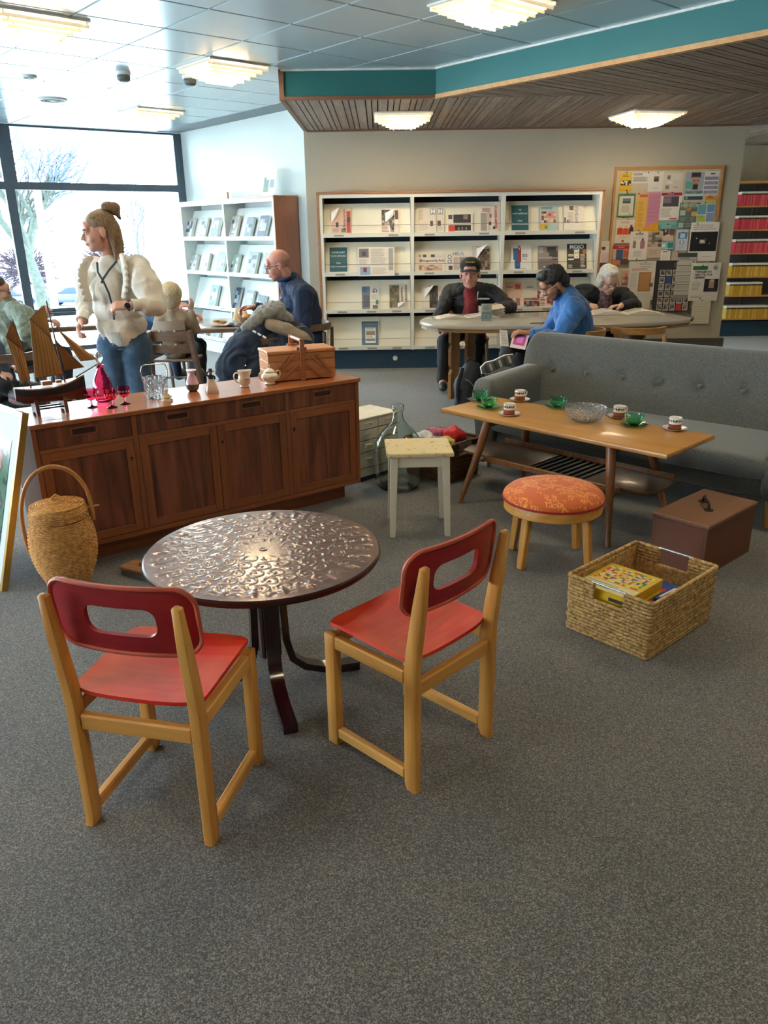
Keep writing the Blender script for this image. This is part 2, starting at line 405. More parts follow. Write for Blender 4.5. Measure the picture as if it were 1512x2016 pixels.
while s < 6.6:
    w = 0.082 if k % 3 == 0 else 0.044
    pts = []
    for ss in (s, s + w):
        a = Vector(fpt(ss)); t = (7.398 - a.y) / BN.y; t = min(t, (7.9 - a.x) / BN.x); pts.append((a, a + BN * max(t, 0.01)))
    obj('slat', prism([tuple(pts[0][0]), tuple(pts[1][0]), tuple(pts[1][1]), tuple(pts[0][1])], 2.61 + rs.uniform(0, .003), 2.634), 'soffit_slat_b', sof)
    s += w + 0.010; k += 1
def fascia(name, p, q, z0, z1, t, m):
    p = Vector(p); q = Vector(q); d = (q - p).normalized(); n = Vector((-d.y, d.x)) * t
    return struct(name, prism([tuple(p), tuple(q), tuple(q + n), tuple(p + n)], z0, z1), m)
fascia('trim_1', (-0.80, 7.385), (0.5, 7.385), 2.63, 2.86, 0.03, 'teal_paint')
fascia('trim_2', fpt(-0.004, -0.015), fpt(7.5, -0.015), 2.63, 2.86, 0.03, 'teal_paint')
wood('brown_edge', '#6e4b38', '#8a6149', 'X', 8, 0.5)
fascia('trim_3', (-0.81, 7.372), (0.5, 7.372), 2.605, 2.632, 0.05, 'brown_edge')
fascia('trim_4', fpt(-0.01, -0.028), fpt(7.5, -0.028), 2.602, 2.634, 0.05, 'pine_edge')
fascia('trim_5', (-0.82, 7.365), (0.5, 7.365), 2.822, 2.838, 0.02, 'white_trim')
fascia('trim_6', fpt(-0.012, -0.035), fpt(7.5, -0.035), 2.822, 2.838, 0.02, 'white_trim')
struct('trim_7', box(-0.84, -0.80, 7.37, 9.55, 2.605, 2.86), 'brown_edge')
struct('trim_8', box(-0.8, 4.12, 9.535, 9.55, 2.595, 2.612), 'brown_edge')
# window wall: dark frames, panes, white parapet
def wbar(s0, s1, z0, z1, o0=-0.04, o1=0.04):
    return prism([wpt(s0, o0), wpt(s1, o0), wpt(s1, o1), wpt(s0, o1)], z0, z1)
def window(name, s0, s1, z0, z1, fl=0.045, fr=0.045, fb=0.05, ft=0.03):
    g = join(wbar(s0, s0 + fr, z0, z1), wbar(s1 - fl, s1, z0, z1), wbar(s0 + fr, s1 - fl, z0, z0 + fb), wbar(s0 + fr, s1 - fl, z1 - ft, z1))
    w = thing(name, None, None); w['kind'] = 'structure'
    obj('window_frame', g, 'frame_dark', w)
    obj('glass_pane', wbar(s0 + fr - .005, s1 - fl + .005, z0 + fb - .005, z1 - ft + .005, -0.004, 0.004), 'pane', w)
wn = 1
for (a, b) in ((0.0, 2.24), (2.24, 4.5), (4.5, 6.8)):
    window('window_%d' % wn, a, b, 2.14, 2.84, fl=0.05, fr=0.11, fb=0.045, ft=0.025); wn += 1
    window('window_%d' % wn, a, b, 0.56, 2.14, fl=0.0 if a == 0 else .05, fr=0.11, fb=0.07, ft=0.045); wn += 1
    window('window_%d' % wn, a, b, 0.06, 0.56, fl=0.02, fr=0.11, fb=0.06, ft=0.03); wn += 1
struct('window_sill', wbar(0, 6.8, 0.555, 0.585, 0.03, 0.12), 'frame_dark')
struct('wall_left', prism([wpt(6.8, -0.08), wpt(7.6, -0.08), wpt(7.6, 0.08), wpt(6.8, 0.08)], 0, 2.95), 'side_paint')
struct('trim_9', wbar(-0.14, 0.0, 0, 2.86, -0.06, 0.03), 'side_paint')
# unseen open frame on the left, added for daylight and partly closed to limit it
wl = thing('window_10', None, None); wl['kind'] = 'structure'
obj('window_frame', join(box(-8.3, -8.2, -6, 6.9, 0, 0.5), box(-8.3, -8.2, -6, 6.9, 2.7, 2.95), *[box(-8.3, -8.2, y, y + 0.1, 0.5, 2.7) for y in (-6, -3.9, -1.8, 0.3, 2.4, 4.5, 6.8)], box(-8.3, -8.2, -5.9, -1.8, 0.5, 2.7), box(-8.3, -8.2, -1.7, 6.8, 1.9, 2.7)), 'frame_dark', wl)  # solid boxes close part of the opening to hold back daylight
# ------------------------------------------------------------ ceiling lamps
def lampmat():
    m, N, L, b = newmat('lamp_core'); setin(b, Base_Color=(1, 1, 1, 1), Emission_Color=(1.0, 0.88, 0.66, 1), Emission_Strength=42)
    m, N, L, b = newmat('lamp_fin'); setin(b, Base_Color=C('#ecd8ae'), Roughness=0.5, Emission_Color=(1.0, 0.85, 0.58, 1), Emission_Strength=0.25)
lampmat()
mat('lamp_plate', '#e9e6dc', 0.5)
def make_lamp(name, label, x, y, z, rot, S=0.56, layers=5, group='slatted ceiling lamps'):
    t = thing(name, label, 'ceiling lamp', (x, y, z), rot, group)
    obj('ceiling_plate', box(-S/2, S/2, -S/2, S/2, -0.012, 0), 'lamp_plate', t)
    obj('light_tube', box(-S*0.27, S*0.27, -S*0.27, S*0.27, -0.05, -0.014, 0.01), 'lamp_core', t)
    h = 0.020
    for k in range(layers):
        w = S * (1 - 0.135 * k); z0 = -0.012 - h * k
        for q in range(2):
            zz = z0 - (0 if q == 0 else h * 0.5)
            for sgn in (-1, 1):
                c = sgn * (w/2 - 0.028 - 0.012 * q)
                g = box(-w/2, w/2, c - .004, c + .004, zz - h, zz) if q == 0 else box(c - .004, c + .004, -w/2, w/2, zz - h, zz)
                obj('fin', g, 'lamp_fin', t)
    w = S * (1 - 0.135 * (layers - 1)); zz = -0.012 - h * (layers - 1)
    for c in (-w*0.14, w*0.14): obj('fin', box(-w/2, w/2, c - .004, c + .004, zz - h*1.2, zz), 'lamp_fin', t)
    for c in (-w*0.12, w*0.12): obj('fin', box(c - .004, c + .004, -w/2, w/2, zz - h*1.2, zz), 'lamp_fin', t)
    return t
CR = math.atan2(CD.y, CD.x)
make_lamp('ceiling_lamp', 'slatted cream ceiling lamp right of the others, just before the teal fascia', 0.70, 5.42, 2.836, CR)
make_lamp('ceiling_lamp', 'slatted cream ceiling lamp hanging left of the corner of the teal fascia', -1.27, 7.22, 2.836, CR)
make_lamp('ceiling_lamp', 'slatted cream ceiling lamp cut by the upper left picture edge', -2.22, 5.72, 2.836, CR)
make_lamp('ceiling_lamp', 'distant slatted ceiling lamp washed out in the glare above the window', -2.55, 9.65, 2.836, CR)
make_lamp('ceiling_lamp', 'slatted lamp under the timber ceiling above the newspaper rack', 0.24, 8.42, 2.61, 0)
make_lamp('ceiling_lamp', 'slatted lamp under the timber ceiling above the notice board', 2.68, 8.55, 2.61, RAD(12))
for (x, y) in ((-0.85, 4.05), (2.3, 3.4), (-3.6, 3.9), (0.9, 0.4), (-2.2, 0.6), (3.8, 0.4)):
    make_lamp('ceiling_lamp', 'slatted cream ceiling lamp outside the picture, over the open floor', x, y, 2.836, CR, layers=3)
make_lamp('ceiling_lamp', 'slatted lamp under the timber ceiling, out of frame to the right', 4.9, 6.6, 2.61, RAD(12), layers=3)
make_lamp('ceiling_lamp', 'slatted lamp by the far magazine shelves behind the wall', 6.2, 10.4, 2.61, RAD(12), layers=3)
mat('device_white', '#d8dad6', 0.5); mat('device_dark', '#5d6262', 0.6)
def detector(x, y, lab):
    t = thing('smoke_detector', lab, 'smoke detector', (x, y, 2.836))
    obj('base', lathe([(0.062, 0), (0.062, -0.02), (0.055, -0.025)], 24), 'device_white', t, 30)
    obj('sensor_head', lathe([(0.05, -0.025), (0.056, -0.035), (0.052, -0.062), (0.03, -0.075)], 24), 'device_dark', t, 30)
detector(-2.15, 7.38, 'grey smoke detector on the ceiling left of the lamps'); detector(-1.64, 7.6, 'grey smoke detector half behind the lamp by the teal corner')
def vent(x, y, r, lab):
    t = thing('ceiling_vent', lab, 'vent', (x, y, 2.836))
    obj('rim', lathe([(r, 0), (r, -0.012), (r*0.86, -0.016), (r*0.84, 0)], 28, False, False), 'device_white', t, 30)
    for q in (0.62, 0.38): obj('vent_ring', lathe([(r*q, -0.001), (r*q, -0.014), (r*(q-.1), -0.014), (r*(q-.1), -0.001)], 24, False, False), 'device_dark', t, 30)
    obj('centre_disc', lathe([(r*0.2, 0), (r*0.2, -0.016), (0.001, -0.018)], 20, False, False), 'device_white', t, 30)
vent(-3.28, 8.72, 0.14, 'large round air vent in the ceiling near the window'); vent(-2.99, 7.5, 0.06, 'small round air valve in the ceiling')
# ------------------------------------------------------------ sideboard
wood('teak_x', '#8a4a2a', '#b06a3c', 'X', 5, 0.28, ring=0.6, coat=0.3)
wood('teak_z', '#763f26', '#9e5c36', 'Z', 7, 0.38, ring=0.65)
wood('teak_panel', '#43211a', '#93543a', 'Z', 13, 0.40, ring=0.8)
wood('teak_rail', '#7d4429', '#a3623a', 'X', 6, 0.36, ring=0.6)
mat('teak_dark', '#33170f', 0.5); mat('brass_dark', '#4a3b22', 0.4, metal=0.8); mat('label_white', '#eef0ee', 0.5)
SBR = RAD(36.74)
sb = thing('sideboard', 'long low teak sideboard with four panelled doors behind the round table', 'sideboard', (-1.594, 3.40, 0), SBR)
L_ = 1.815; Dp = 0.43
obj('plinth', box(0.06, L_ - 0.06, 0.09, Dp - 0.04, 0, 0.105), 'teak_rail', sb)
obj('top', box(-0.004, L_ + 0.012, -0.008, Dp, 0.722, 0.745, 0.003), 'teak_x', sb)
obj('side_panel', box(0.0, 0.022, 0.0, Dp - 0.01, 0.105, 0.7215), 'teak_z', sb)
obj('side_panel', box(L_ - 0.022, L_, 0.0, Dp - 0.01, 0.105, 0.7215), 'teak_z', sb)
obj('bottom_panel', box(0.0225, L_ - 0.0225, 0.0, Dp - 0.02, 0.105, 0.128), 'teak_rail', sb)
obj('back_panel', box(0.0225, L_ - 0.0225, Dp - 0.02, Dp - 0.01, 0.105, 0.7215), 'teak_z', sb)
obj('divider', box(0.463, 0.487, 0.004, Dp - 0.03, 0.1285, 0.7215), 'teak_z', sb)
obj('divider', box(1.322, 1.346, 0.004, Dp - 0.03, 0.1285, 0.7215), 'teak_z', sb)
for (a, b) in ((0.0235, 0.462), (0.488, 1.321), (1.347, L_ - 0.0235)):
    obj('rail', box(a, b, 0.002, 0.03, 0.604, 0.622), 'teak_rail', sb)
bays = [(0.0245, 0.461), (0.489, 0.904), (0.907, 1.320), (1.348, L_ - 0.0245)]
draw = [(0.0245, 0.461, (0.233,)), (0.489, 1.320, (0.698, 1.115)), (1.348, L_ - 0.0245, (1.564,))]
def slot(c, w, h, n=8):
    return rrect(c[0] - w/2, c[0] + w/2, c[1] - h/2, c[1] + h/2, h/2 - .001, n)
for a, b, hs in draw:
    d = obj('drawer', box(a, b, 0.004, 0.022, 0.6235, 0.7205, 0.001), 'teak_panel', sb)
    for hx in hs:
        hd = obj('handle', join(box(hx - .062, hx + .062, 0.0005, 0.0045, 0.666, 0.671), box(hx - .062, hx + .062, 0.0005, 0.0045, 0.699, 0.704), box(hx - .062, hx - .055, 0.0005, 0.0045, 0.671, 0.699), box(hx + .055, hx + .062, 0.0005, 0.0045, 0.671, 0.699)), 'teak_rail', d)
        obj('grip_recess', prism(slot((hx, 0.685), 0.105, 0.022), 0.001, 0.0055, plane='XZ'), 'teak_dark', d)
for i, (a, b) in enumerate(bays):
    z0, z1, fw = 0.130, 0.6025, 0.042
    d = obj('door', box(a + fw - .002, b - fw + .002, 0.011, 0.02, z0 + fw - .002, z1 - fw + .002), 'teak_panel', sb)
    obj('stile', box(a, a + fw, 0.003, 0.022, z0, z1, 0.001), 'teak_z', d); obj('stile', box(b - fw, b, 0.003, 0.022, z0, z1, 0.001), 'teak_z', d)
    obj('door_rail', box(a + fw, b - fw, 0.003, 0.022, z0, z0 + fw, 0.001), 'teak_rail', d); obj('door_rail', box(a + fw, b - fw, 0.003, 0.022, z1 - fw, z1, 0.001), 'teak_rail', d)
    kx = b - 0.02 if i in (0,) else a + 0.022
    if i != 1: obj('keyhole', join(xf(lathe([(0.0065, 0), (0.0065, 0.003)], 12), Matrix.Translation((kx, 0.002, 0.512)) @ Matrix.Rotation(PI/2, 4, 'X')), box(kx - .0025, kx + .0025, -0.001, 0.002, 0.498, 0.512)), 'brass_dark', d)
def on_sb(x, y, z=0.745):
    c, s = math.cos(SBR), math.sin(SBR); return (-1.594 + c*x - s*y, 3.40 + s*x + c*y, z)
# ------------------------------------------------------------ round embossed table
def emboss(u, v, R):
    """hammered arabesque relief: star, petals and scrolls"""
    r = math.hypot(u, v) / R; t = math.atan2(v, u)
    if r > 0.94 or r < 0.035: return 0
    star = 0.13 + 0.12 * abs(math.cos(4 * t)) ** 8
    if r < star: return 0.0
    fade = min(1, (r - star) * 16) * min(1, (0.94 - r) * 24)
    nr_ = 7; ri = r * nr_; i = int(ri); fr = ri - i; N_ = max(8, int(round(2*PI*(i + .5)/1.15))); N_ += N_ % 2
    ph = (t/(2*PI)*N_ + .5*(i % 2)) % N_; j = int(ph); a = (ph - j - .5)*2; b = (fr - .5)*2
    rho = math.hypot(a, b); phi = math.atan2(b, a); hand = 1 if (j + i) % 2 else -1
    curl = math.cos(2*PI*1.05*rho - hand*phi)
    e = max(0, curl)**.8 * max(0, 1.1 - rho)**.5
    link = math.exp(-((abs(b) - .95)/.16)**2)*.55*max(0, math.cos(PI*a))
    if r > .80: e = e*.35 + max(0, math.cos(24*t*1.0))**3*.9*min(1, (r - .8)*20) + .3*max(0, math.cos(48*t))
    return (e + link)*fade
mat('copper_table', '#6b4535', 0.30, metal=0.5, var=0.12, scale=14, coat=1.0); setin(MATS['copper_table'].node_tree.nodes['Principled BSDF'], Coat_IOR=1.5, Coat_Roughness=.14)
mat('table_edge', '#3d2019', 0.3, metal=0.3); mat('oxblood', '#2e1014', 0.22, var=0.1, coat=0.5)
TB = thing('round_table', 'low round pedestal table with embossed copper-brown top between two red chairs', 'table', (-0.415, 2.43, 0), 0.3)
R = 0.400; nr, nt = 150, 720
v = [(0, 0, 0.531)]; f = []
for i in range(1, nr + 1):
    r = R * 0.985 * i / nr
    for k in range(nt):
        t = 2*PI*k/nt; x = r*math.cos(t); y = r*math.sin(t); v.append((x, y, 0.531 + 0.0019 * emboss(x, y, R)))
for k in range(nt): f.append((0, 1 + k, 1 + (k+1) % nt))
for i in range(nr - 1):
    for k in range(nt): f.append((1+i*nt+k, 1+(i+1)*nt+k, 1+(i+1)*nt+(k+1) % nt, 1+i*nt+(k+1) % nt))
me = bpy.data.meshes.new('table_top'); me.from_pydata(v, [], f); me.polygons.foreach_set('use_smooth', [True]*len(f)); me.update()
obj('table_top', me, 'copper_table', TB)
obj('rim', lathe([(R*0.984, 0.531), (R, 0.527), (R*1.004, 0.518), (R*0.99, 0.508), (R*0.93, 0.505), (0.02, 0.505)], 96, False, True), 'table_edge', TB, 40)
obj('star_disc', lathe([(0.014, 0.5305), (0.014, 0.534), (0.009, 0.5345), (0.006, 0.5325), (0.001, 0.534)], 24, False, False), 'copper_table', TB, 40)
obj('price_label', box(0.215, 0.232, -0.012, 0.0, 0.5325, 0.5335), 'label_white', TB, rot=(0, 0, -0.3))
obj('column', join(box(-.035, .035, -.035, .035, 0.12, 0.505, 0.008)), 'oxblood', TB)
obj('top_plate', box(-.14, .14, -.14, .14, 0.488, 0.5045, 0.006), 'oxblood', TB)
for q in range(4):
    a = q * PI/2
    pts = [(0.052, 0, 0.47), (0.052, 0, 0.30), (0.056, 0, 0.18), (0.075, 0, 0.10), (0.12, 0, 0.058), (0.19, 0, 0.032), (0.26, 0, 0.022), (0.325, 0, 0.020)]
    sec = [(-1, -.62), (1, -.62), (1, .62), (-1, .62)]
    g = tube(pts, [0.021]*6 + [0.024, 0.026], sect=sec)
    # keep the section upright
    v = []; w_ = 0.024
    for i, p in enumerate(pts):
        t0 = Vector(pts[min(i+1, 7)]) - Vector(pts[max(i-1, 0)]); t0.normalize(); nn = Vector((-t0.z, 0, t0.x)); hh = 0.0125 if i < 6 else 0.0165
        for sy, sn in ((-w_, -1), (w_, -1), (w_, 1), (-w_, 1)):
            c = Vector(p) + nn * (hh * sn); v.append((c.x, sy, max(c.z, 0.0)))
    obj('foot', rz((v, g[1]), a), 'oxblood', TB, 35)
TB.rotation_euler = (0, 0, RAD(-72))
# ------------------------------------------------------------ red plywood chairs
wood('beech', '#b8782f', '#dda654', 'Z', 7, 0.42, ring=0.6); wood('beech_x', '#bd7e33', '#e0ab5a', 'X', 7, 0.42, ring=0.6); wood('beech_y', '#bd7e33', '#e0ab5a', 'Y', 7, 0.42, ring=0.6)
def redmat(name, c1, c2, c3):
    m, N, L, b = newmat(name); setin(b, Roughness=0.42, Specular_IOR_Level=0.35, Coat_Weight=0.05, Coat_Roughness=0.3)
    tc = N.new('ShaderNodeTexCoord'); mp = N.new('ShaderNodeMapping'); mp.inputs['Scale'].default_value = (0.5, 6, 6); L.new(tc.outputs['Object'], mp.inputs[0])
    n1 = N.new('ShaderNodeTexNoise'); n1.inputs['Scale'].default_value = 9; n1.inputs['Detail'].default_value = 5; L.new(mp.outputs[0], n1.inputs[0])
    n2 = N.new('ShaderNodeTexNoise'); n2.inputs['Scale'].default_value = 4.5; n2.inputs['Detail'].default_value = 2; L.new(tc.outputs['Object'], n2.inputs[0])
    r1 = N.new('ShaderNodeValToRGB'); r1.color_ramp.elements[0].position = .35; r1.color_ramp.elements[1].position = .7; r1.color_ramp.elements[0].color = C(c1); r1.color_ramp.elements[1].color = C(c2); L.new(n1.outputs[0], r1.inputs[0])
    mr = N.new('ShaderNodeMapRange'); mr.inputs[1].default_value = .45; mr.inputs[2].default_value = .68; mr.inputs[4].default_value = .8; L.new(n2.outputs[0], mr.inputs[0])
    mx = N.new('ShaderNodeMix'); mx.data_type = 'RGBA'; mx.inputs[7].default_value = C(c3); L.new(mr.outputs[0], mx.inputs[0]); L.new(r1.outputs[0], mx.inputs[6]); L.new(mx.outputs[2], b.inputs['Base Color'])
redmat('red_seat_lit', '#bd190a', '#d22a10', '#d2572f'); redmat('red_back_shaded', '#820d18', '#94141d', '#992420')  # one plywood red: brighter for the lit seats, darker for the shaded backs
mat('red_rim', '#b5523c', 0.5)
def make_chair(label):
    t = thing('plywood_chair', label, 'chair', group='red plywood chairs at the round table')
    hw = 0.178; fy = 0.165; ry = -0.165
    # seat: dished sheet with rounded corners, thickness
    def seat(u, w):
        # superellipse-like mapping with corner rounding
        x = (u - .5) * 0.372; y = -0.165 + w * 0.355
        cx = min(1, abs(u - .5) * 2); k = 0.02
        y += (-1 if w < .5 else 1) * (abs(w - .5) * 2) ** 8 * (-k * cx ** 6)
        x *= 1 - 0.045 * (abs(w - .5) * 2) ** 10
        z = 0.430 - 0.020 * math.cos((u - .5) * PI) * (0.35 + 0.65 * math.sin(PI * min(1, w * 1.05)) ) + 0.012 * w - 0.02 * max(0, w - .8) / .2 * 0.4
        return (x, y, z)
    obj('seat', solid(grid(seat, 22, 22), 0.011), 'red_seat_lit', t, 50)
    # backrest: plywood sheet, curved in plan, with an oblong hole
    bm = bmesh.new()
    outer = rrect(-0.200, 0.200, 0.568, 0.745, 0.045, 6); inner = rrect(-0.098, 0.098, 0.612, 0.694, 0.030, 6)
    # top edge bows up, bottom bows down
    outer = [(x, z + (0.022 * (1 - (x/0.2)**2) if z > 0.65 else -0.020 * (1 - (x/0.2)**2))) for x, z in outer]
    def ring(poly, n):
        out = []; m_ = len(poly); tot = [0]
        for i in range(m_): tot.append(tot[-1] + math.dist(poly[i], poly[(i+1) % m_]))
        for k in range(n):
            s = tot[-1] * k / n; i = max(j for j in range(m_) if tot[j] <= s + 1e-12); f_ = (s - tot[i]) / max(1e-9, tot[i+1] - tot[i]); a = poly[i]; b = poly[(i+1) % m_]
            out.append((a[0] + (b[0]-a[0])*f_, a[1] + (b[1]-a[1])*f_))
        return out
    # pair the rings by angle
    def byang(poly, n, c):
        out = []
        for k in range(n):
            an = 2*PI*k/n; dx, dz = math.cos(an), math.sin(an) * 0.42
            best = None
            for i in range(len(poly)):
                a = (poly[i][0]-c[0], poly[i][1]-c[1]); b = (poly[(i+1) % len(poly)][0]-c[0], poly[(i+1) % len(poly)][1]-c[1])
                den = dx*(b[1]-a[1]) - dz*(b[0]-a[0])
                if abs(den) < 1e-12: continue
                s = (a[0]*(b[1]-a[1]) - a[1]*(b[0]-a[0])) / den; u = (a[0]*dz - a[1]*dx) / den
                if s > 0 and -1e-6 <= u <= 1+1e-6: best = s if best is None else max(best, s)
            out.append((c[0] + dx*best, c[1] + dz*best))
        return out
    n = 96; cc = (0, 0.654); ro = byang(outer, n, cc); ri = byang(inner, n, cc); NL = 5
    def place(p):
        x, z = p; lean = -(z - 0.43) * 0.13
        return (x, ry + 0.034 + lean - 0.032 * (1 - (x / 0.2) ** 2) + 0.012, z)
    v = []; f = []
    for l in range(NL + 1):
        for k in range(n):
            a = ri[k]; b = ro[k]; q = l / NL; v.append(place((a[0] + (b[0]-a[0])*q, a[1] + (b[1]-a[1])*q)))
    for l in range(NL):
        for k in range(n): f.append((l*n+k, l*n+(k+1) % n, (l+1)*n+(k+1) % n, (l+1)*n+k))
    bk = obj('backrest', solid((v, f), 0.012), 'red_back_shaded', t, 50)
    # worn wooden edge of the plywood
    obj('worn_edge', tube([Vector(place(p)) + Vector((0, 0.0, 0.0)) for p in ro], 0.0062, 6, closed=True), 'red_rim', bk, 60)
    for sx in (-1, 1):
        x = sx * hw
        # rear post: rounded rectangular section, straight to the seat, then leaning back and tapering
        pts = [(x*1.01, ry - .006, 0), (x, ry, 0.02), (x, ry, 0.40), (x, ry - 0.006, 0.46), (x, ry - 0.026, 0.60), (x, ry - 0.042, 0.722), (x, ry - 0.044, 0.728)]
        w = [0.0155, 0.017, 0.0175, 0.017, 0.016, 0.0125, 0.006]; dd = [0.021, 0.023, 0.0235, 0.023, 0.020, 0.012, 0.006]
        vv = []; ff = []
        for i, p in enumerate(pts):
            for k in range(12):
                a = 2*PI*k/12; c_, s_ = math.cos(a), math.sin(a); e = 0.55
                vv.append((p[0] + w[i]*math.copysign(abs(c_)**e, c_), p[1] + dd[i]*math.copysign(abs(s_)**e, s_), p[2]))
        for i in range(len(pts) - 1):
            for k in range(12): ff.append((i*12+k, i*12+(k+1) % 12, (i+1)*12+(k+1) % 12, (i+1)*12+k))
        ff += [tuple(range(12))[::-1], tuple(range((len(pts)-1)*12, len(pts)*12))]
        obj('rear_post', (vv, ff), 'beech', t, 40)
        obj('front_leg', box(x - .0165, x + .0165, fy - .021, fy + .021, 0, 0.398, 0.005, 2), 'beech', t, 40)
        obj('seat_rail', box(x - .014, x + .014, ry + .022, fy - .021, 0.352, 0.394, 0.004), 'beech_y', t)
        obj('floor_runner', box(x - .013, x + .013, ry + .022, fy - .021, 0.028, 0.064, 0.005), 'beech_y', t)
    obj('stretcher', box(-hw + .017, hw - .017, ry - .013, ry + .013, 0.312, 0.360, 0.005), 'beech_x', t)
    obj('front_rail', box(-hw + .016, hw - .016, fy - .013, fy + .011, 0.352, 0.392, 0.004), 'beech_x', t)
    return t
ch = make_chair('red plywood chair at the left, its curved back turned to the viewer')
ch.location = (-0.617, 1.864, 0); ch.rotation_euler = (0, 0, RAD(-13))
ch2 = dup(ch, (0.078, 2.098, 0), RAD(46), 'red plywood chair right of the round table, angled away')
# ------------------------------------------------------------ worn white stool
def chipped(name, c1, c2, th=0.62, sc=30):
    m, N, L, b = newmat(name); setin(b, Roughness=0.5)
    tc = N.new('ShaderNodeTexCoord'); n1 = N.new('ShaderNodeTexNoise'); n1.inputs['Scale'].default_value = sc; n1.inputs['Detail'].default_value = 6; n1.inputs['Roughness'].default_value = 0.7
    L.new(tc.outputs['Object'], n1.inputs[0])
    mr = N.new('ShaderNodeMapRange'); mr.inputs[1].default_value = th; mr.inputs[2].default_value = th + .05; L.new(n1.outputs[0], mr.inputs[0])
    n3 = N.new('ShaderNodeTexNoise'); n3.inputs['Scale'].default_value = 5; L.new(tc.outputs['Object'], n3.inputs[0])
    m0 = N.new('ShaderNodeMix'); m0.data_type = 'RGBA'; m0.inputs[6].default_value = tuple(x*.93 for x in C(c1)[:3])+(1,); m0.inputs[7].default_value = C(c1); L.new(n3.outputs[0], m0.inputs[0])
    mx = N.new('ShaderNodeMix'); mx.data_type = 'RGBA'; mx.inputs[7].default_value = C(c2); L.new(mr.outputs[0], mx.inputs[0]); L.new(m0.outputs[2], mx.inputs[6]); L.new(mx.outputs[2], b.inputs['Base Color'])
chipped('white_paint_worn', '#ddd5bd', '#7c6a4c', 0.70, 35); chipped('cream_top_worn', '#dfcc9a', '#b59b68', 0.57, 22)
st = thing('painted_stool', 'worn white painted stool with cream square seat in front of the glass demijohn', 'stool', (0.188, 3.985, 0), RAD(2))
obj('seat', box(-.175, .175, -.158, .158, 0.444, 0.468, 0.006, 2), 'cream_top_worn', st)
for sx in (-1, 1):
    for sy in (-1, 1):
        p = (sx*0.135, sy*0.118, 0.444); q = (sx*0.148, sy*0.142, 0)
        obj('leg', bar(p, q, 0.040, 0.040, up=(1, 0, 0), r=0.003, taper=0.72), 'white_paint_worn', st)
for sy in (-1, 1): obj('apron', box(-.118, .118, sy*.121 - .009, sy*.121 + .009, 0.385, 0.4435), 'white_paint_worn', st)
for sx in (-1, 1): obj('apron', box(sx*.137 - .009, sx*.137 + .009, -.10, .10, 0.385, 0.4435), 'white_paint_worn', st)
# ------------------------------------------------------------ round upholstered stool
def floral():
    m, N, L, b = newmat('orange_fabric'); setin(b, Roughness=0.8, Sheen_Weight=0.2)
    tc = N.new('ShaderNodeTexCoord')
    nz = N.new('ShaderNodeTexNoise'); nz.inputs['Scale'].default_value = 30; L.new(tc.outputs['Object'], nz.inputs[0])
    ad = N.new('ShaderNodeMixRGB'); ad.blend_type = 'ADD'; ad.inputs[0].default_value = 0.02; L.new(tc.outputs['Object'], ad.inputs[1]); L.new(nz.outputs[1], ad.inputs[2])
    def ringset(sc, th):
        vo = N.new('ShaderNodeTexVoronoi'); vo.inputs['Scale'].default_value = sc; vo.voronoi_dimensions = '2D'; vo.inputs['Randomness'].default_value = .9; L.new(ad.outputs[0], vo.inputs['Vector'])
        d1 = N.new('ShaderNodeMath'); d1.operation = 'SUBTRACT'; d1.inputs[1].default_value = .36; L.new(vo.outputs['Distance'], d1.inputs[0]); ab = N.new('ShaderNodeMath'); ab.operation = 'ABSOLUTE'; L.new(d1.outputs[0], ab.inputs[0])
        lt = N.new('ShaderNodeMath'); lt.operation = 'LESS_THAN'; lt.inputs[1].default_value = th; L.new(ab.outputs[0], lt.inputs[0]); return lt
    r1, r2 = ringset(26, .05), ringset(44, .07)
    n2 = N.new('ShaderNodeTexNoise'); n2.inputs['Scale'].default_value = 17; L.new(tc.outputs['Object'], n2.inputs[0]); g2 = N.new('ShaderNodeMath'); g2.operation = 'GREATER_THAN'; g2.inputs[1].default_value = .5; L.new(n2.outputs[0], g2.inputs[0])
    mm = N.new('ShaderNodeMath'); mm.operation = 'MAXIMUM'; L.new(r1.outputs[0], mm.inputs[0]); L.new(r2.outputs[0], mm.inputs[1])
    ml = N.new('ShaderNodeMath'); ml.operation = 'MULTIPLY'; L.new(mm.outputs[0], ml.inputs[0]); L.new(g2.outputs[0], ml.inputs[1])
    mx = N.new('ShaderNodeMix'); mx.data_type = 'RGBA'; mx.inputs[6].default_value = C('#d2632a'); mx.inputs[7].default_value = C('#f0a04e'); L.new(ml.outputs[0], mx.inputs[0]); L.new(mx.outputs[2], b.inputs['Base Color'])
    wv = N.new('ShaderNodeTexNoise'); wv.inputs['Scale'].default_value = 400; L.new(tc.outputs['Object'], wv.inputs[0]); bp = N.new('ShaderNodeBump'); bp.inputs['Strength'].default_value = .25; bp.inputs['Distance'].default_value = .002; L.new(wv.outputs[0], bp.inputs['Height']); L.new(bp.outputs[0], b.inputs['Normal'])
floral(); mat('piping_red', '#a51d24', 0.7)
rs_ = thing('round_stool', 'round stool with orange floral cushion and light wooden legs before the coffee table', 'stool', (0.822, 3.525, 0), 0)
obj('cushion', lathe([(0.001, 0.402), (0.05, 0.401), (0.11, 0.396), (0.17, 0.386), (0.215, 0.369), (0.237, 0.350), (0.242, 0.335), (0.238, 0.326), (0.02, 0.326)][::-1], 64, True, False), 'orange_fabric', rs_, 60)
obj('piping', tube([(0.241*math.cos(2*PI*k/64), 0.241*math.sin(2*PI*k/64), 0.3275) for k in range(64)], 0.0055, 6, True), 'piping_red', rs_, 60)
obj('apron_ring', lathe([(0.234, 0.322), (0.237, 0.316), (0.236, 0.274), (0.231, 0.270), (0.205, 0.270), (0.205, 0.322)], 64, False, False), 'beech_x', rs_, 40)
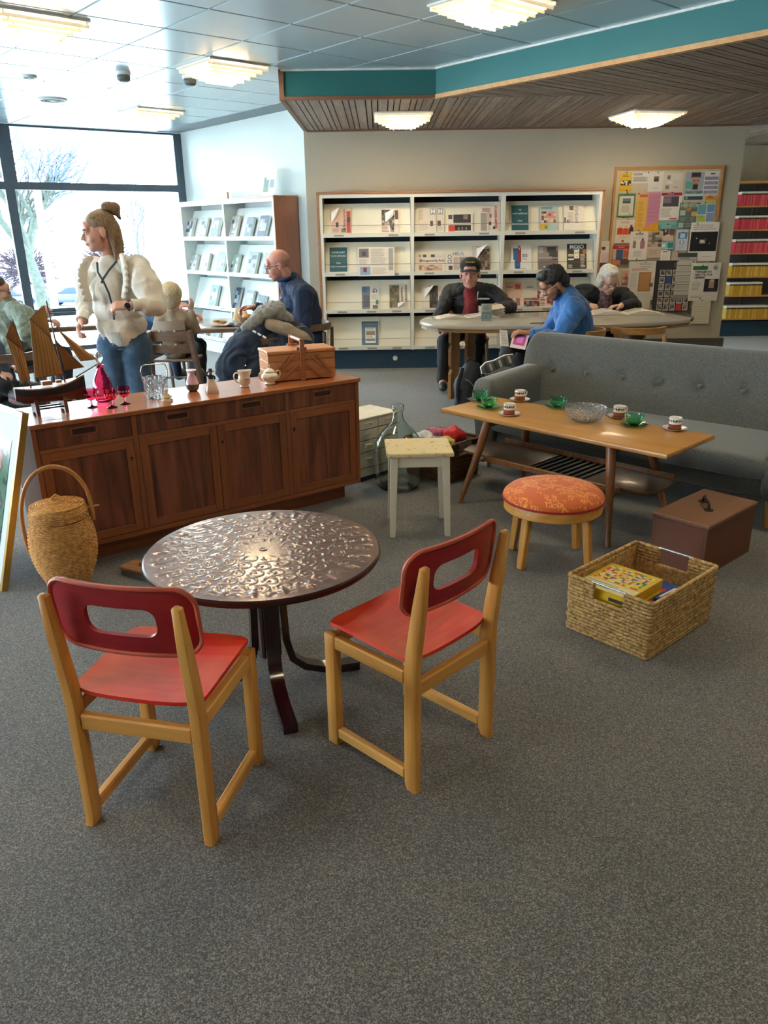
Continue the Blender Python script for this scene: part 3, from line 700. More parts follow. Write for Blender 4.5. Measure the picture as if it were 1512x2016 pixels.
obj('seat_board', lathe([(0.204, 0.305), (0.204, 0.3255)], 48), 'beech_x', rs_, 40)
for a in (-143, -37, 37, 143):
    c, s = math.cos(RAD(a)), math.sin(RAD(a))
    obj('leg', bar((c*.172, s*.172, .3045), (c*.205, s*.205, 0), 0.046, 0.04, up=(c, s, 0), r=0.006, taper=0.78), 'beech', rs_)
# ------------------------------------------------------------ coffee table
wood('oak_top', '#a97637', '#cf9a55', 'X', 5, 0.33, ring=0.6, coat=0.2); wood('walnut_leg', '#6f4426', '#96643a', 'Z', 7, 0.38); wood('dark_shelf', '#4a3424', '#6b4f38', 'X', 6, 0.35, coat=0.2)
mat('slat_black', '#181514', 0.4)
ct = thing('coffee_table', 'oblong teak coffee table with slatted lower shelf before the sofa', 'table', (1.032, 4.235, 0), RAD(-46.3))
obj('table_top', prism([(-.735, -.235), (.735, -.262), (.735, .262), (-.735, .262)], 0.505, 0.53, 0.006, 2), 'oak_top', ct, 30)
for sx in (-1, 1):
    for sy in (-1, 1):
        obj('leg', tube([(sx*.40, sy*.195, 0.505), (sx*.43, sy*.225, 0.34), (sx*.50, sy*.315, 0.0)], [0.026, 0.0245, 0.0135], 14), 'walnut_leg', ct, 50)
    obj('cross_rail', box(sx*.40 - .016, sx*.40 + .016, -.18, .18, 0.465, 0.5045), 'walnut_leg', ct)
sh = [(-.655, -.03), (-.62, -.15), (-.56, -.165), (-.12, -.165), (-.12, .165), (-.56, .165), (-.62, .13)]
obj('shelf_board', prism(sh, 0.262, 0.278, 0.004, 2), 'dark_shelf', ct, 30)
obj('shelf_board', prism([(.24, -.165), (.56, -.165), (.61, -.12), (.63, 0), (.61, .13), (.56, .165), (.24, .165)], 0.262, 0.278, 0.004, 2), 'dark_shelf', ct, 30)
obj('shelf_rail', box(-.44, .46, -.187, -.168, 0.248, 0.280, 0.003), 'walnut_leg', ct); obj('shelf_rail', box(-.55, .58, .168, .184, 0.255, 0.300, 0.003), 'walnut_leg', ct)
for k in range(8): x = -.095 + k * .044; obj('shelf_slat', box(x - .008, x + .008, -.167, .167, 0.262, 0.276), 'slat_black', ct)
for sx in (-1, 1): obj('shelf_bracket', box(sx*.44 - .012, sx*.44 + .012, -.20, .20, 0.246, 0.2605), 'walnut_leg', ct)
def on_ct(x, y): return (x, y, 0.5302)
# ------------------------------------------------------------ sofa
def fabric(name, c1, c2, sc=260):
    m, N, L, b = newmat(name); setin(b, Roughness=0.9, Sheen_Weight=0.35, Sheen_Roughness=0.5, Specular_IOR_Level=0.2)
    tc = N.new('ShaderNodeTexCoord'); n1 = N.new('ShaderNodeTexNoise'); n1.inputs['Scale'].default_value = sc; n1.inputs['Detail'].default_value = 3; L.new(tc.outputs['Object'], n1.inputs[0])
    r1 = N.new('ShaderNodeValToRGB'); r1.color_ramp.elements[0].position = .35; r1.color_ramp.elements[1].position = .68; r1.color_ramp.elements[0].color = C(c1); r1.color_ramp.elements[1].color = C(c2); L.new(n1.outputs[0], r1.inputs[0]); L.new(r1.outputs[0], b.inputs['Base Color'])
    bp = N.new('ShaderNodeBump'); bp.inputs['Strength'].default_value = .35; bp.inputs['Distance'].default_value = .002; L.new(n1.outputs[0], bp.inputs['Height']); L.new(bp.outputs[0], b.inputs['Normal'])
fabric('sofa_wool', '#424443', '#6a6b67')
sf = thing('sofa', 'grey wool sofa with buttoned back and low arms behind the coffee table', 'sofa', (0.651, 5.13, 0), RAD(-42))
SL = 1.97
BT = [0.17 + 0.262 * k for k in range(7)]
def back(u, w):
    # u along, w around: 0 bottom front -> 1 bottom back over the top
    x = -0.05 + u * (SL + 0.10)
    e = abs(u - .5) * 2
    top = 0.842 + 0.014 * e ** 3 - 0.10 * max(0, e - 0.93) / 0.07 * (max(0, e - 0.93) / 0.07)
    wrap = -0.07 * max(0, e - .55) ** 2 / .2          # ends come forward a little
    zb = 0.30
    if w < 0.5:
        q = w / 0.5; z = zb + (top - 0.05 - zb) * min(1, q / 0.86)
        y = 0.60 + 0.13 * (z - zb) / (top - zb) + wrap
        if q > 0.86:
            a = (q - 0.86) / 0.14 * PI/2; z = top - 0.05 + 0.05 * math.sin(a); y = 0.60 + 0.13 * (top - 0.05 - zb) / (top - zb) + 0.05 * (1 - math.cos(a)) + wrap
        for b in BT:
            r = math.hypot((x - b), (z - 0.60)); y += 0.020 * math.exp(-(r / 0.045) ** 2)
        y += 0.012 * math.cos((z - 0.6) * 6)- .01
    else:
        q = (w - 0.5) / 0.5; yt = 0.60 + 0.13 * (top - 0.05 - zb) / (top - zb) + wrap
        if q < 0.2:
            a = PI/2 - q / 0.2 * PI/2; z = top - 0.05 + 0.05 * math.sin(a); y = yt + 0.05 + 0.06 * math.cos(a)
        else:
            z = top - 0.05 - (q - 0.2) / 0.8 * (top - 0.05 - 0.17); y = yt + 0.11 - 0.02 * (q - .2)
    return (x, y, z)
gb = grid(back, 110, 44); nu = 111
caps = [tuple(j*nu for j in range(45)), tuple(j*nu + 110 for j in range(45))[::-1]]
obj('backrest', (gb[0], gb[1] + caps), 'sofa_wool', sf, 60)
for i, b in enumerate(BT): obj('button', sphere((b, 0.668, 0.60), 0.017, 14, 8, (1, 0.5, 1)), 'sofa_wool', sf, 180)
def pillow(x0, x1, y0, y1, z0, z1, p=4.0, crown=0.03, n=28):
    v = []; f = []
    def pt(a, b, s):
        x = (x0+x1)/2 + (x1-x0)/2 * a; y = (y0+y1)/2 + (y1-y0)/2 * b
        m = (1 - abs(a)**p) ** (1/p) * (1 - abs(b)**p) ** (1/p)
        return (x, y, (z0+z1)/2 + s * ((z1-z0)/2 * m + (crown * (1-a*a)*(1-b*b) if s > 0 else 0)))
    sp = lambda i: math.sin((i/n - .5) * PI)
    for s in (1, -1):
        o = len(v)
        for j in range(n+1):
            for i in range(n+1): v.append(pt(sp(i), sp(j), s))
        for j in range(n):
            for i in range(n): f.append((o+j*(n+1)+i, o+j*(n+1)+i+1, o+(j+1)*(n+1)+i+1, o+(j+1)*(n+1)+i))
    return v, f
obj('seat_cushion', pillow(0.10, SL - 0.10, -0.02, 0.655, 0.262, 0.395, 9, 0.012), 'sofa_wool', sf, 180)
obj('base', box(0.02, SL - 0.02, 0.02, 0.72, 0.165, 0.285, 0.02, 3), 'sofa_wool', sf, 60)
for sx in (0, 1):
    def arm(u, w):
        # w from front to back, u around the section
        y = -0.03 + w * 0.72; a = 2*PI*u
        ht = 0.605 + 0.03 * w; top = ht - 0.10*max(0, (0.10 - w)/0.10)**2; zb = 0.17
        cz = (top + zb) / 2; hz = (top - zb) / 2; hx = 0.085 - 0.01 * w
        c_, s_ = math.cos(a), math.sin(a); e = 0.42
        sx_ = math.copysign(abs(c_)**e, c_); sz_ = math.copysign(abs(s_)**e, s_)
        fr = 1 - 0.35 * max(0, (0.06 - w)/0.06)**2
        flare = (0.055 * max(0, (sz_+1)/2 - .3)) * (-1 if sx == 0 else 1)
        return ((0.055 if sx == 0 else SL - 0.055) + hx * sx_ * fr + flare, y, cz + hz * sz_ * (fr if sz_ > 0 else 1))
    g = grid(arm, 36, 30, closed_u=True)
    obj('armrest', (g[0], g[1] + [tuple(range(36))[::-1], tuple(range(30*36, 31*36))]), 'sofa_wool', sf, 60)
for x in (0.07, SL - 0.09):
    for y in (0.06, 0.66): obj('leg', tube([(x, y, 0.17), (x - .008 if x < 1 else x + .008, y - .01, 0)], [0.024, 0.013], 12), 'beech', sf, 50)
# ------------------------------------------------------------ woven baskets
def ropemat(name, c1, c2):
    m, N, L, b = newmat(name); setin(b, Roughness=0.8)
    tc = N.new('ShaderNodeTexCoord'); n1 = N.new('ShaderNodeTexNoise'); n1.inputs['Scale'].default_value = 60; n1.inputs['Detail'].default_value = 4; L.new(tc.outputs['Object'], n1.inputs[0])
    r1 = N.new('ShaderNodeValToRGB'); r1.color_ramp.elements[0].position = .3; r1.color_ramp.elements[1].position = .7; r1.color_ramp.elements[0].color = C(c1); r1.color_ramp.elements[1].color = C(c2); L.new(n1.outputs[0], r1.inputs[0]); L.new(r1.outputs[0], b.inputs['Base Color'])
ropemat('seagrass', '#8a6838', '#d2ae70'); ropemat('rattan_brown', '#4a3422', '#7b5c40'); ropemat('wicker_amber', '#b47534', '#ecb870')
mat('basket_steel', '#c9cbcc', 0.25, metal=0.9)
def rope(pts, r, pitch=0.011, closed=False, n=7):
    """twisted strand: radius swells along the path, phase turning round the section"""
    P = [Vector(p) for p in pts]
    if closed: P.append(P[0])
    out = []; 
    for i in range(len(P) - 1):
        d = (P[i+1] - P[i]).length; k = max(1, int(d / (pitch/3)))
        for j in range(k): out.append(P[i].lerp(P[i+1], j / k))
    if not closed: out.append(P[-1])
    F = frames(out, closed); v = []; q = []; s = 0; m = len(F)
    for i, (p, t, a, b) in enumerate(F):
        if i: s += (out[i] - out[i-1]).length
        for k in range(n):
            th = 2*PI*k/n; rr = r * (1 + 0.24 * math.sin(2*PI*s/pitch + th))
            v.append(tuple(p + a*(rr*math.cos(th)) + b*(rr*math.sin(th))))
    for i in range(m if closed else m-1):
        j = (i+1) % m
        for k in range(n): q.append((i*n+k, i*n+(k+1) % n, j*n+(k+1) % n, j*n+k))
    if not closed: q += [tuple(range(n))[::-1], tuple(range((m-1)*n, m*n))]
    return v, q
def make_basket(name, label, loc, rot, w, d, h, m, rows, inset, handle=True):
    """w across the handle sides, d the long way; handles on the y ends"""
    t = thing(name, label, 'basket', loc, rot)
    r = h / rows / 2; hw = 0.065
    fr = lambda k: 1 - inset * (1 - k / rows)
    obj('bottom', box(-w/2*fr(0)+.01, w/2*fr(0)-.01, -d/2*fr(0)+.01, d/2*fr(0)-.01, 0.003, 0.012), m, t)
    liner = join(*[box(-w/2*fr(3)+.006, w/2*fr(3)-.006, s*(d/2*fr(3)-.012)-.003, s*(d/2*fr(3)-.012)+.003, 0.012, h*0.66) for s in (-1, 1)], *[box(s*(w/2*fr(3)-.012)-.003, s*(w/2*fr(3)-.012)+.003, -d/2*fr(3)+.016, d/2*fr(3)-.016, 0.012, h*0.9) for s in (-1, 1)])
    obj('lining', liner, m, t)
    for k in range(rows):
        a = w/2*fr(k) - r; b = d/2*fr(k) - r; z = r + k * 2*r*0.985
        off = 0.0012 * math.sin(k*2.1)
        a += off; b += off
        cr = 0.012; ring = rrect(-a, a, -b, b, cr, 3)
        if handle and rows - 5 <= k:
            # open in the middle of both ends
            obj('weave_row', rope([(hw, b, z)][::-1] + [(x, y, z) for x, y in (rrect(-a, a, -b, b, cr, 3)) if x > 0 and y > 0][::-1] + [(x, y, z) for x, y in rrect(-a, a, -b, b, cr, 3) if x > 0 and y < 0][::-1] + [(hw, -b, z)], r*1.08), m, t, 60)
            obj('weave_row', rope([(-hw, b, z)] + [(x, y, z) for x, y in rrect(-a, a, -b, b, cr, 3) if x < 0 and y > 0] + [(x, y, z) for x, y in rrect(-a, a, -b, b, cr, 3) if x < 0 and y < 0] + [(-hw, -b, z)], r*1.08), m, t, 60)
        else:
            obj('weave_row', rope([(x, y, z) for x, y in ring], r*1.08, closed=True), m, t, 60)
    if handle:
        for s in (-1, 1): obj('handle_bar', tube([(-hw - .01, s*(d/2 - r), h - r*.6), (hw + .01, s*(d/2 - r), h - r*.6)], 0.0045, 10), 'basket_steel', t, 60)
    return t
# long axis direction of the front basket is 41.5 deg; the handle ends face the camera side
BK = make_basket('seagrass_basket', 'open seagrass basket holding puzzle boxes in front of the brown box', (1.052, 2.846, 0), RAD(41.5 - 90), 0.385, 0.515, 0.25, 'seagrass', 17, 0.02)
make_basket('rattan_basket', 'dark woven basket full of bagged wool between stool and sofa', (0.40, 4.985, 0), RAD(45), 0.37, 0.40, 0.265, 'rattan_brown', 15, 0.10)
# ------------------------------------------------------------ brown wooden box
chipped('brown_box_paint', '#6a3a22', '#7a5f48', 0.72, 18); chipped('brown_lid', '#79543a', '#8f755e', 0.66, 10); mat('iron_old', '#33231b', 0.55, metal=0.5)
bx_ = thing('wooden_chest', 'dark brown painted wooden box with iron lid handle beside the sofa', 'box', (1.475, 3.255, 0), RAD(41.4))
for nm, g in (('front_board', box(0, .49, 0, .014, 0, .247)), ('back_board', box(0, .49, .256, .27, 0, .247)), ('end_board', box(0, .014, .0145, .2555, 0, .247)), ('end_board', box(.476, .49, .0145, .2555, 0, .247)), ('bottom', box(.0145, .4755, .0145, .2555, 0.004, .016))): obj(nm, g, 'brown_box_paint', bx_)
obj('lid', box(-.008, .498, -.008, .278, 0.2485, 0.268, 0.004), 'brown_lid', bx_)
obj('handle', tube(spath([(.20, .10, .268), (.205, .105, .292), (.215, .118, .305), (.25, .15, .309), (.285, .165, .305), (.295, .175, .292), (.30, .18, .268)]), 0.0065, 8), 'iron_old', bx_, 60)
obj('handle_plate', lathe([(0.022, 0.2681), (0.022, 0.2715)], 16), 'iron_old', bx_, loc=(.20, .10, 0)); obj('handle_plate', lathe([(0.022, 0.2681), (0.022, 0.2715)], 16), 'iron_old', bx_, loc=(.30, .18, 0))
# ------------------------------------------------------------ lidded wicker jar
wk = thing('wicker_jar', 'tall amber wicker jar with lid and arched handle before the sideboard', 'basket', (-1.478, 3.283, 0), RAD(20)); wk.scale = (.96, .96, 1.05)
prof = [(0.0, 0.098), (0.02, 0.094), (0.05, 0.104), (0.10, 0.128), (0.15, 0.143), (0.20, 0.149), (0.25, 0.147), (0.29, 0.139), (0.325, 0.126)]
def pr_(z):
    for (a, ra), (b, rb) in zip(prof, prof[1:]):
        if a <= z <= b: q = (z-a)/(b-a); return ra + (rb-ra)*q
    return prof[-1][1]
def weave_ring(rad, z, par, r=0.0042, st=26, amp=0.0034):
    n = st*4; return tube([((rad + amp*math.sin(st*2*PI*k/n + par*PI))*math.cos(2*PI*k/n), (rad + amp*math.sin(st*2*PI*k/n + par*PI))*math.sin(2*PI*k/n), z) for k in range(n)], r, 5, True)
obj('jar_core', lathe([(max(.02, r - .007), z) for z, r in prof], 40), 'wicker_amber', wk, 60)
for k in range(40):
    z = 0.004 + k * 0.0081; obj('weave_row', weave_ring(pr_(z), z, k % 2), 'wicker_amber', wk, 60)
ld = obj('lid', lathe([(0.118, 0.328), (0.124, 0.335), (0.124, 0.372), (0.112, 0.388), (0.06, 0.400), (0.001, 0.404)], 40, True, False), 'wicker_amber', wk, 60)
for k in range(6): obj('weave_row', weave_ring(0.1265 - max(0, k-3)*0.003, 0.334 + k*0.0081, k % 2), 'wicker_amber', ld, 60)
for k in range(9):
    rr = 0.117 - k*0.0125; z = 0.384 + 0.0024*k; obj('weave_row', weave_ring(rr, z + 0.003, k % 2, 0.0052, 26, 0.0018), 'wicker_amber', ld, 60)
obj('lid_loop', tube([(-.018, 0, .404), (-.016, 0, .422), (0, 0, .432), (.016, 0, .422), (.018, 0, .404)], 0.005, 8), 'wicker_amber', ld, 60)
wood('cane', '#a8692c', '#c98d4c', 'Z', 9, 0.45)
obj('handle', tube(spath([(-.152, 0, .18), (-.16, 0, .25), (-.158, 0, .36), (-.135, 0, .45), (-.09, 0, .52), (-.03, 0, .553), (.03, 0, .553), (.09, 0, .52), (.135, 0, .45), (.150, 0, .36), (.150, 0, .30)]), 0.0095, 10), 'cane', wk, 60)
obj('handle_peg', tube([(.125, 0, .36), (.185, 0, .362)], 0.005, 8), 'cane', wk, 60)
# ------------------------------------------------------------ glass demijohn
glass('demijohn_glass', '#eff8f3', 0.0, 1.45)
def hollow(prof, wall, n=48):
    inn = [(max(.001, r - wall), z) for r, z in prof]
    return lathe([(0.001, prof[0][1])] + prof + [(prof[-1][0] - wall, prof[-1][1])] + inn[::-1][1:-1] + [(inn[0][0], prof[0][1] + wall*1.5), (0.001, prof[0][1] + wall*1.5)], n)
obj('demijohn', hollow([(0.10, 0.0), (0.130, 0.012), (0.147, 0.05), (0.150, 0.12), (0.151, 0.24), (0.147, 0.29), (0.130, 0.335), (0.098, 0.375), (0.063, 0.408), (0.040, 0.437), (0.032, 0.465), (0.030, 0.495), (0.031, 0.500), (0.038, 0.503), (0.039, 0.533), (0.036, 0.538)], 0.0035), 'demijohn_glass', smooth=60, loc=(0.095, 4.70, 0), label='large pale green glass demijohn standing behind the white stool', cat='demijohn')
# ------------------------------------------------------------ small white drawer cabinet
mat('cab_white', '#ded9c8', 0.5); mat('cab_gap', '#77746a', 0.7); mat('cab_base', '#22405a', 0.6)
cb = thing('drawer_cabinet', 'small cream drawer cabinet standing behind the right end of the sideboard', 'cabinet', (-0.165, 4.795, 0), RAD(44))
obj('plinth', box(.01, .36, .02, .26, 0, .03), 'cab_base', cb); obj('carcass', box(0, .37, .006, .27, .031, .409), 'cab_gap', cb)
obj('top', box(-.004, .374, -.006, .275, .4095, .422, .003), 'cab_white', cb); obj('base_board', box(0, .37, 0, .0055, .031, .085), 'cab_white', cb)
zz = [.088, .195, .272, .345, .408]
for c in range(2):
    for k in range(4):
        if c == 1 and k == 2: pass
        d = obj('drawer', box(.006 + c*.181, .183 + c*.181, -.004, .0055, zz[k] + .003, zz[k+1] - .003, .002), 'cab_white', cb)
        zc = (zz[k] + zz[k+1])/2; xc = .0945 + c*.181
        obj('handle', join(box(xc - .028, xc + .028, -.010, -.0045, zc + .006, zc + .010), box(xc - .028, xc - .025, -.010, -.0045, zc - .010, zc + .006), box(xc + .025, xc + .028, -.010, -.0045, zc - .010, zc + .006)), 'cab_white', d)
# ------------------------------------------------------------ framed picture leaning on the sideboard
mat('gold_frame', '#b08d4a', 0.35, metal=0.6); mat('passepartout', '#c3cbcc', 0.6, var=0.03, scale=3)
def painting():
    m, N, L, b = newmat('painted_art'); setin(b, Roughness=0.15)
    tc = N.new('ShaderNodeTexCoord'); n = N.new('ShaderNodeTexNoise'); n.inputs['Scale'].default_value = 5.5; n.inputs['Detail'].default_value = 2; L.new(tc.outputs['Object'], n.inputs[0])
    r = N.new('ShaderNodeValToRGB'); r.color_ramp.interpolation = 'CONSTANT'; e = r.color_ramp.elements
    e[0].color = C('#1f3a34'); e[1].position = .42; e[1].color = C('#3f6b4c')
    for p, c in ((.52, '#2a4a44'), (.57, '#b0704a'), (.64, '#8a4e34'), (.7, '#c9c8b4')): x = e.new(p); x.color = C(c)
    L.new(n.outputs[0], r.inputs[0]); L.new(r.outputs[0], b.inputs['Base Color'])
painting()
pf = thing('framed_picture', 'gold framed picture with white mount leaning against the left end of the sideboard', 'picture', (-1.765, 3.235, 0))
Bd = Vector((-0.72, 0.69, 0)).normalized(); Up = Vector((0.164, 0.164, 0.80)).normalized(); Nn = Up.cross(Bd).normalized()
if Nn.y > 0: Nn = -Nn
M_ = Matrix((( -Bd.x, Nn.x, Up.x, 0), (-Bd.y, Nn.y, Up.y, 0), (-Bd.z, Nn.z, Up.z, 0), (0, 0, 0, 1)))   # local x to the right, y towards viewer, z up
def pfx(g): return xf(g, M_)
PW, PH, FW = 0.62, 0.835, 0.022
for g in (box(-FW, 0, -.015, .015, 0, PH), box(-PW, -PW + FW, -.015, .015, 0, PH), box(-PW + FW, -FW, -.015, .015, 0, FW), box(-PW + FW, -FW, -.015, .015, PH - FW, PH)): obj('frame_bar', pfx(g), 'gold_frame', pf)
obj('mount', pfx(box(-PW + FW, -FW, -.010, .004, FW, PH - FW)), 'passepartout', pf)
obj('artwork', pfx(box(-PW + .10, -.10, .0041, .006, .16, PH - .14)), 'painted_art', pf)
# ------------------------------------------------------------ low wooden stand behind the round table
wood('raw_wood', '#7d5535', '#a87b52', 'X', 6, 0.6); mat('grey_wood', '#5b5650', 0.7)
ws = thing('plank_stand', 'low stand of wooden planks lying half under the round table by the sideboard', 'stand', (-1.275, 3.40, 0), RAD(-28))
obj('frame_board', box(0, .34, 0, .02, 0, .028), 'grey_wood', ws); obj('frame_board', box(0, .34, .20, .22, 0, .028), 'grey_wood', ws)
obj('plank', box(-.01, .36, .0, .10, .0285, .044, .003), 'raw_wood', ws); obj('plank', box(.04, .36, .11, .22, .0285, .044, .003), 'raw_wood', ws); obj('plank', box(.07, .34, .05, .16, .0445, .062, .003), 'raw_wood', ws)
obj('peg', tube([(.13, .20, .0445), (.13, .20, .12)], .006, 8), 'raw_wood', ws, 60); obj('peg', tube([(.30, .20, .0445), (.30, .20, .16)], .006, 8), 'raw_wood', ws, 60)
# ------------------------------------------------------------ newspaper rack on the back wall
mat('rack_cream', '#dfdccf', 0.5, var=0.02, scale=4); mat('rack_slope', '#e3ddc8', 0.55, var=0.02, scale=4); mat('rack_blue', '#1f3a4c', 0.6); wood('rack_edge', '#8e6347', '#ad7f5e', 'X', 6, 0.45); mat('wire', '#6f6a60', 0.35, metal=0.8); mat('label_grey', '#9a988c', 0.5); mat('ink', '#2a2b30', 0.6); mat('print_white', '#f4f3ee', 0.55); mat('rack_gap_shade', '#24333d', 0.8)
LIPS = [1.484, 1.065, 0.649, 0.229]; DX = [-0.655, 0.365, 1.385, 2.462]
rk = thing('newspaper_rack', 'wide cream newspaper rack with sloping shelves along the back wall', 'display rack', (0, 9.2, 0))
obj('plinth', box(-.63, 2.44, .05, .33, 0, .222), 'rack_blue', rk)
obj('top_board', box(-.70, 2.50, -.015, .34, 1.935, 1.958, .002), 'rack_edge', rk)
obj('end_panel', box(-.70, -.675, -.005, .34, 0.2, 1.9345), 'rack_edge', rk); obj('end_panel', box(2.475, 2.50, -.005, .34, 0.2, 1.9345), 'rack_edge', rk)
obj('back_panel', box(-.6745, 2.4745, .32, .335, .2225, 1.934), 'rack_gap_shade', rk)  # dark colour stands in for the shade in the gaps under the shelves
for x in DX: obj('post', box(x - .018, x + .018, 0, .3195, .2225, 1.934), 'rack_cream', rk)
for a, b in zip(DX, DX[1:]):
    a += .0185; b -= .0185
    obj('top_rail', box(a, b, .0, .03, 1.895, 1.934), 'rack_cream', rk)
    up = 1.895
    for z in LIPS:
        s = obj('shelf', box(a, b, .004, .30, z, z + .012), 'rack_cream', rk)
        obj('lip', box(a, b, -.004, .0038, z - .002, z + .042, .001), 'rack_cream', s)
        # sloping display board
        g = prism([(.012, z + .0125), (.030, z + .0125), (.165, up - .055), (.147, up - .055)], a + .004, b - .004, plane='YZ')
        obj('display_board', g, 'rack_slope', s)
        zz = z + 0.125; obj('wire_guard', tube([(a, .012, zz), ((a+b)/2, .012, zz - .002), (b, .012, zz + .002)], .0022, 5), 'wire', s)
        for lx in ((a + .12, b - .25) if z > 1 else (a + .13, a + .47, b - .22)): obj('label_holder', box(lx, lx + .11, -.0075, -.0042, z + .008, z + .027), 'label_grey', s)
        up = z
obj('wall_socket', xf(lathe([(.028, 0), (.028, .012), (.022, .016), (.02, .012)], 20), Matrix.Translation((.16, 9.2495, .12)) @ Matrix.Rotation(PI/2, 4, 'X')), 'device_white', smooth=40, label='round white socket on the dark plinth under the newspaper rack', cat='socket')
mat('cork', '#a98b66', 0.9)
# ---- papers in the rack: position in metres along the wall, height, size, look
NP = '#d9cfc0'; PK = '#dcb8a4'; DK = ['#3b3836', '#5a5552', '#8a8178', '#1f1f22', '#a79c90']
def paper(name, label, cat, x, z, w, h, base, rects, texts=(), tilt=-20, y=9.2, grp='papers in the newspaper rack', lift=0.0, curl=None):
    o = sheet(name, w, h, rects, base, loc=(x, y + .0135 + lift, z), rot=(RAD(tilt), 0, 0), t=0.004, label=label, cat=cat, group=grp)
    for tx in texts:
        s, px, pz, size, mt = tx[:5]; ang = tx[5] if len(tx) > 5 else 0
        text('lettering', s, size, mt, o, (px * w, -0.0012, pz * h), (PI/2, RAD(ang), 0), bold=tx[6] if len(tx) > 6 else 0)
    if curl:
        g = solid(([(0, 0, 0), (curl[0], -.02, curl[1]*.5), (curl[2], -.05, curl[1]), (0, -.012, curl[1]*.75)], [(0, 1, 2, 3)]), .002)
        obj('turned_page', xf(g, Matrix.Translation((curl[3], -.003, curl[4]))), 'print_white', o)
    return o
mat('ink_red', '#b3202a', 0.6); mat('ink_blue', '#2d4a86', 0.6); mat('ink_grey', '#77736c', 0.6); mat('ink_green', '#1d6b4a', 0.6)
L1, L2, L3, L4 = 1.527, 1.108, 0.692, 0.272
paper('newspaper', 'pinkish folded newspaper with red strip, top left shelf of the rack', 'newspaper', -.544, L1, .217, .276, PK, [(.78, .02, .98, .9, '#a8483f'), (.82, .45, .98, .65, '#3a3836'), (.22, .25, .36, .45, '#3f4450'), (.5, .04, .74, .2, '#7d766e')] + lines(.05, .05, .45, .2, 4, '#8a8078'), [('Aftenposten', .66, .55, .048, 'ink', -90)], curl=(.06, .15, .09, .0, .12))
paper('newspaper', 'folded newspaper with grey photos and lifted white corner, top left shelf', 'newspaper', .011, L1, .206, .271, NP, photo(.05, .3, .75, .95, DK, 5, 6, 3) + photo(.5, .02, .72, .38, DK, 3, 4, 5) + [(.78, .55, .95, .92, '#4a352c')] + lines(.05, .03, .45, .28, 5, '#a33a35'), curl=(.09, .14, .10, .05, .11))
paper('newspaper', 'pale newspaper with square blue-grey letter logo, second bay top shelf', 'newspaper', .434, L1, .201, .271, NP, [(.66, .72, .98, .98, '#8f9aa3'), (.66, .25, .82, .47, '#4b3a36')] + lines(.06, .5, .3, .95, 12, '#a9a198') + lines(.06, .05, .55, .4, 7, '#bdb4a8'), [('H', .82, .85, .065, 'print_white', 0, .002)])
paper('newspaper', 'narrow copy of the pale logo newspaper tucked behind its twin', 'newspaper', .646, L1, .080, .271, NP, [(.04, .72, .84, .98, '#8f9aa3'), (.04, .25, .5, .47, '#4b3a36')] + lines(.1, .05, .8, .2, 3, '#bdb4a8'), [('H', .44, .85, .065, 'print_white', 0, .002)])
paper('newspaper', 'wide newspaper with black photo and red square, second bay top shelf', 'newspaper', .766, L1, .281, .197, '#e2dcd0', [(.22, .5, .92, .98, '#33353a'), (.02, .72, .18, .97, '#4b4744'), (.02, .02, .28, .38, '#c9483c'), (.28, .06, .92, .38, '#2e2c2c'), (.62, .7, .8, .95, '#8b7263'), (.4, .1, .46, .24, '#8d8276'), (.55, .1, .6, .26, '#8d8276'), (.7, .1, .76, .24, '#8d8276')])
paper('newspaper', 'newspaper with big red upright title, right in the second bay', 'newspaper', 1.132, L1, .206, .277, '#e4d9cd', [(.02, .02, .35, .75, '#a39a90'), (.36, .3, .6, .95, '#c7b8aa'), (.45, .25, .6, .38, '#5b4640'), (.5, .55, .62, .7, '#a8645a'), (.1, .78, .5, .95, '#b59a90'), (.68, .08, .8, .2, '#3b3838')] + lines(.38, .04, .6, .24, 4, '#a9a198'), [('KLASSEKAMPEN', .84, .57, .036, 'ink_red', 90, .0012)])
TEAL = '#1d5560'
def sign(label, x, z, w, h, ls, fr='#e8e6da'):
    return paper('shelf_sign', label, 'sign', x, z, w, h, fr, [(.03, .02, .97, .98, TEAL)], [(s, .5, zz, sz, 'print_white') for s, zz, sz in ls])
sign('dark teal notice sign on the top shelf of the right bay', 1.475, L1, .206, .292, (('VG', .80, .026), ('KUN LØRDAG', .66, .026), ('PGA', .38, .026), ('PRISSTIGNINGEN', .25, .0235)))
paper('magazine', 'light blue magazine cover with small photos, right bay top shelf', 'magazine', 1.801, L1, .200, .276, '#a9c3c4', [(.05, .28, .95, .8, '#cfc4b4'), (.02, .02, .48, .26, '#d3a636'), (.27, .05, .42, .2, '#3d8d52')] + photo(.1, .32, .9, .78, ['#7c3f38', '#d6c6b6', '#33343a', '#c98f7c', '#bcae9e'], 6, 5, 8) + lines(.1, .85, .9, .97, 2, '#4d6b70'))
paper('newspaper', 'pale newspaper with upright grey title, right end of the top shelf', 'newspaper', 2.070, L1, .224, .287, '#d9d0c4', [(.3, .78, .5, .95, '#5a5450'), (.02, .2, .12, .5, '#5d655f'), (.16, .25, .3, .4, '#87564c')] + lines(.22, .3, .5, .7, 8, '#aba296') + [(.02, .02, .8, .28, '#e3dacd')], [('VårtLand', .66, .6, .052, 'ink_grey', 90)])
sign('bright teal notice sign on the second shelf at the left', -.588, L2, .215, .291, (('DAGBLADET', .78, .0265), ('KUN LØRDAG', .64, .0265), ('PGA', .36, .0265), ('PRISSTIGNINGEN', .22, .0235)))
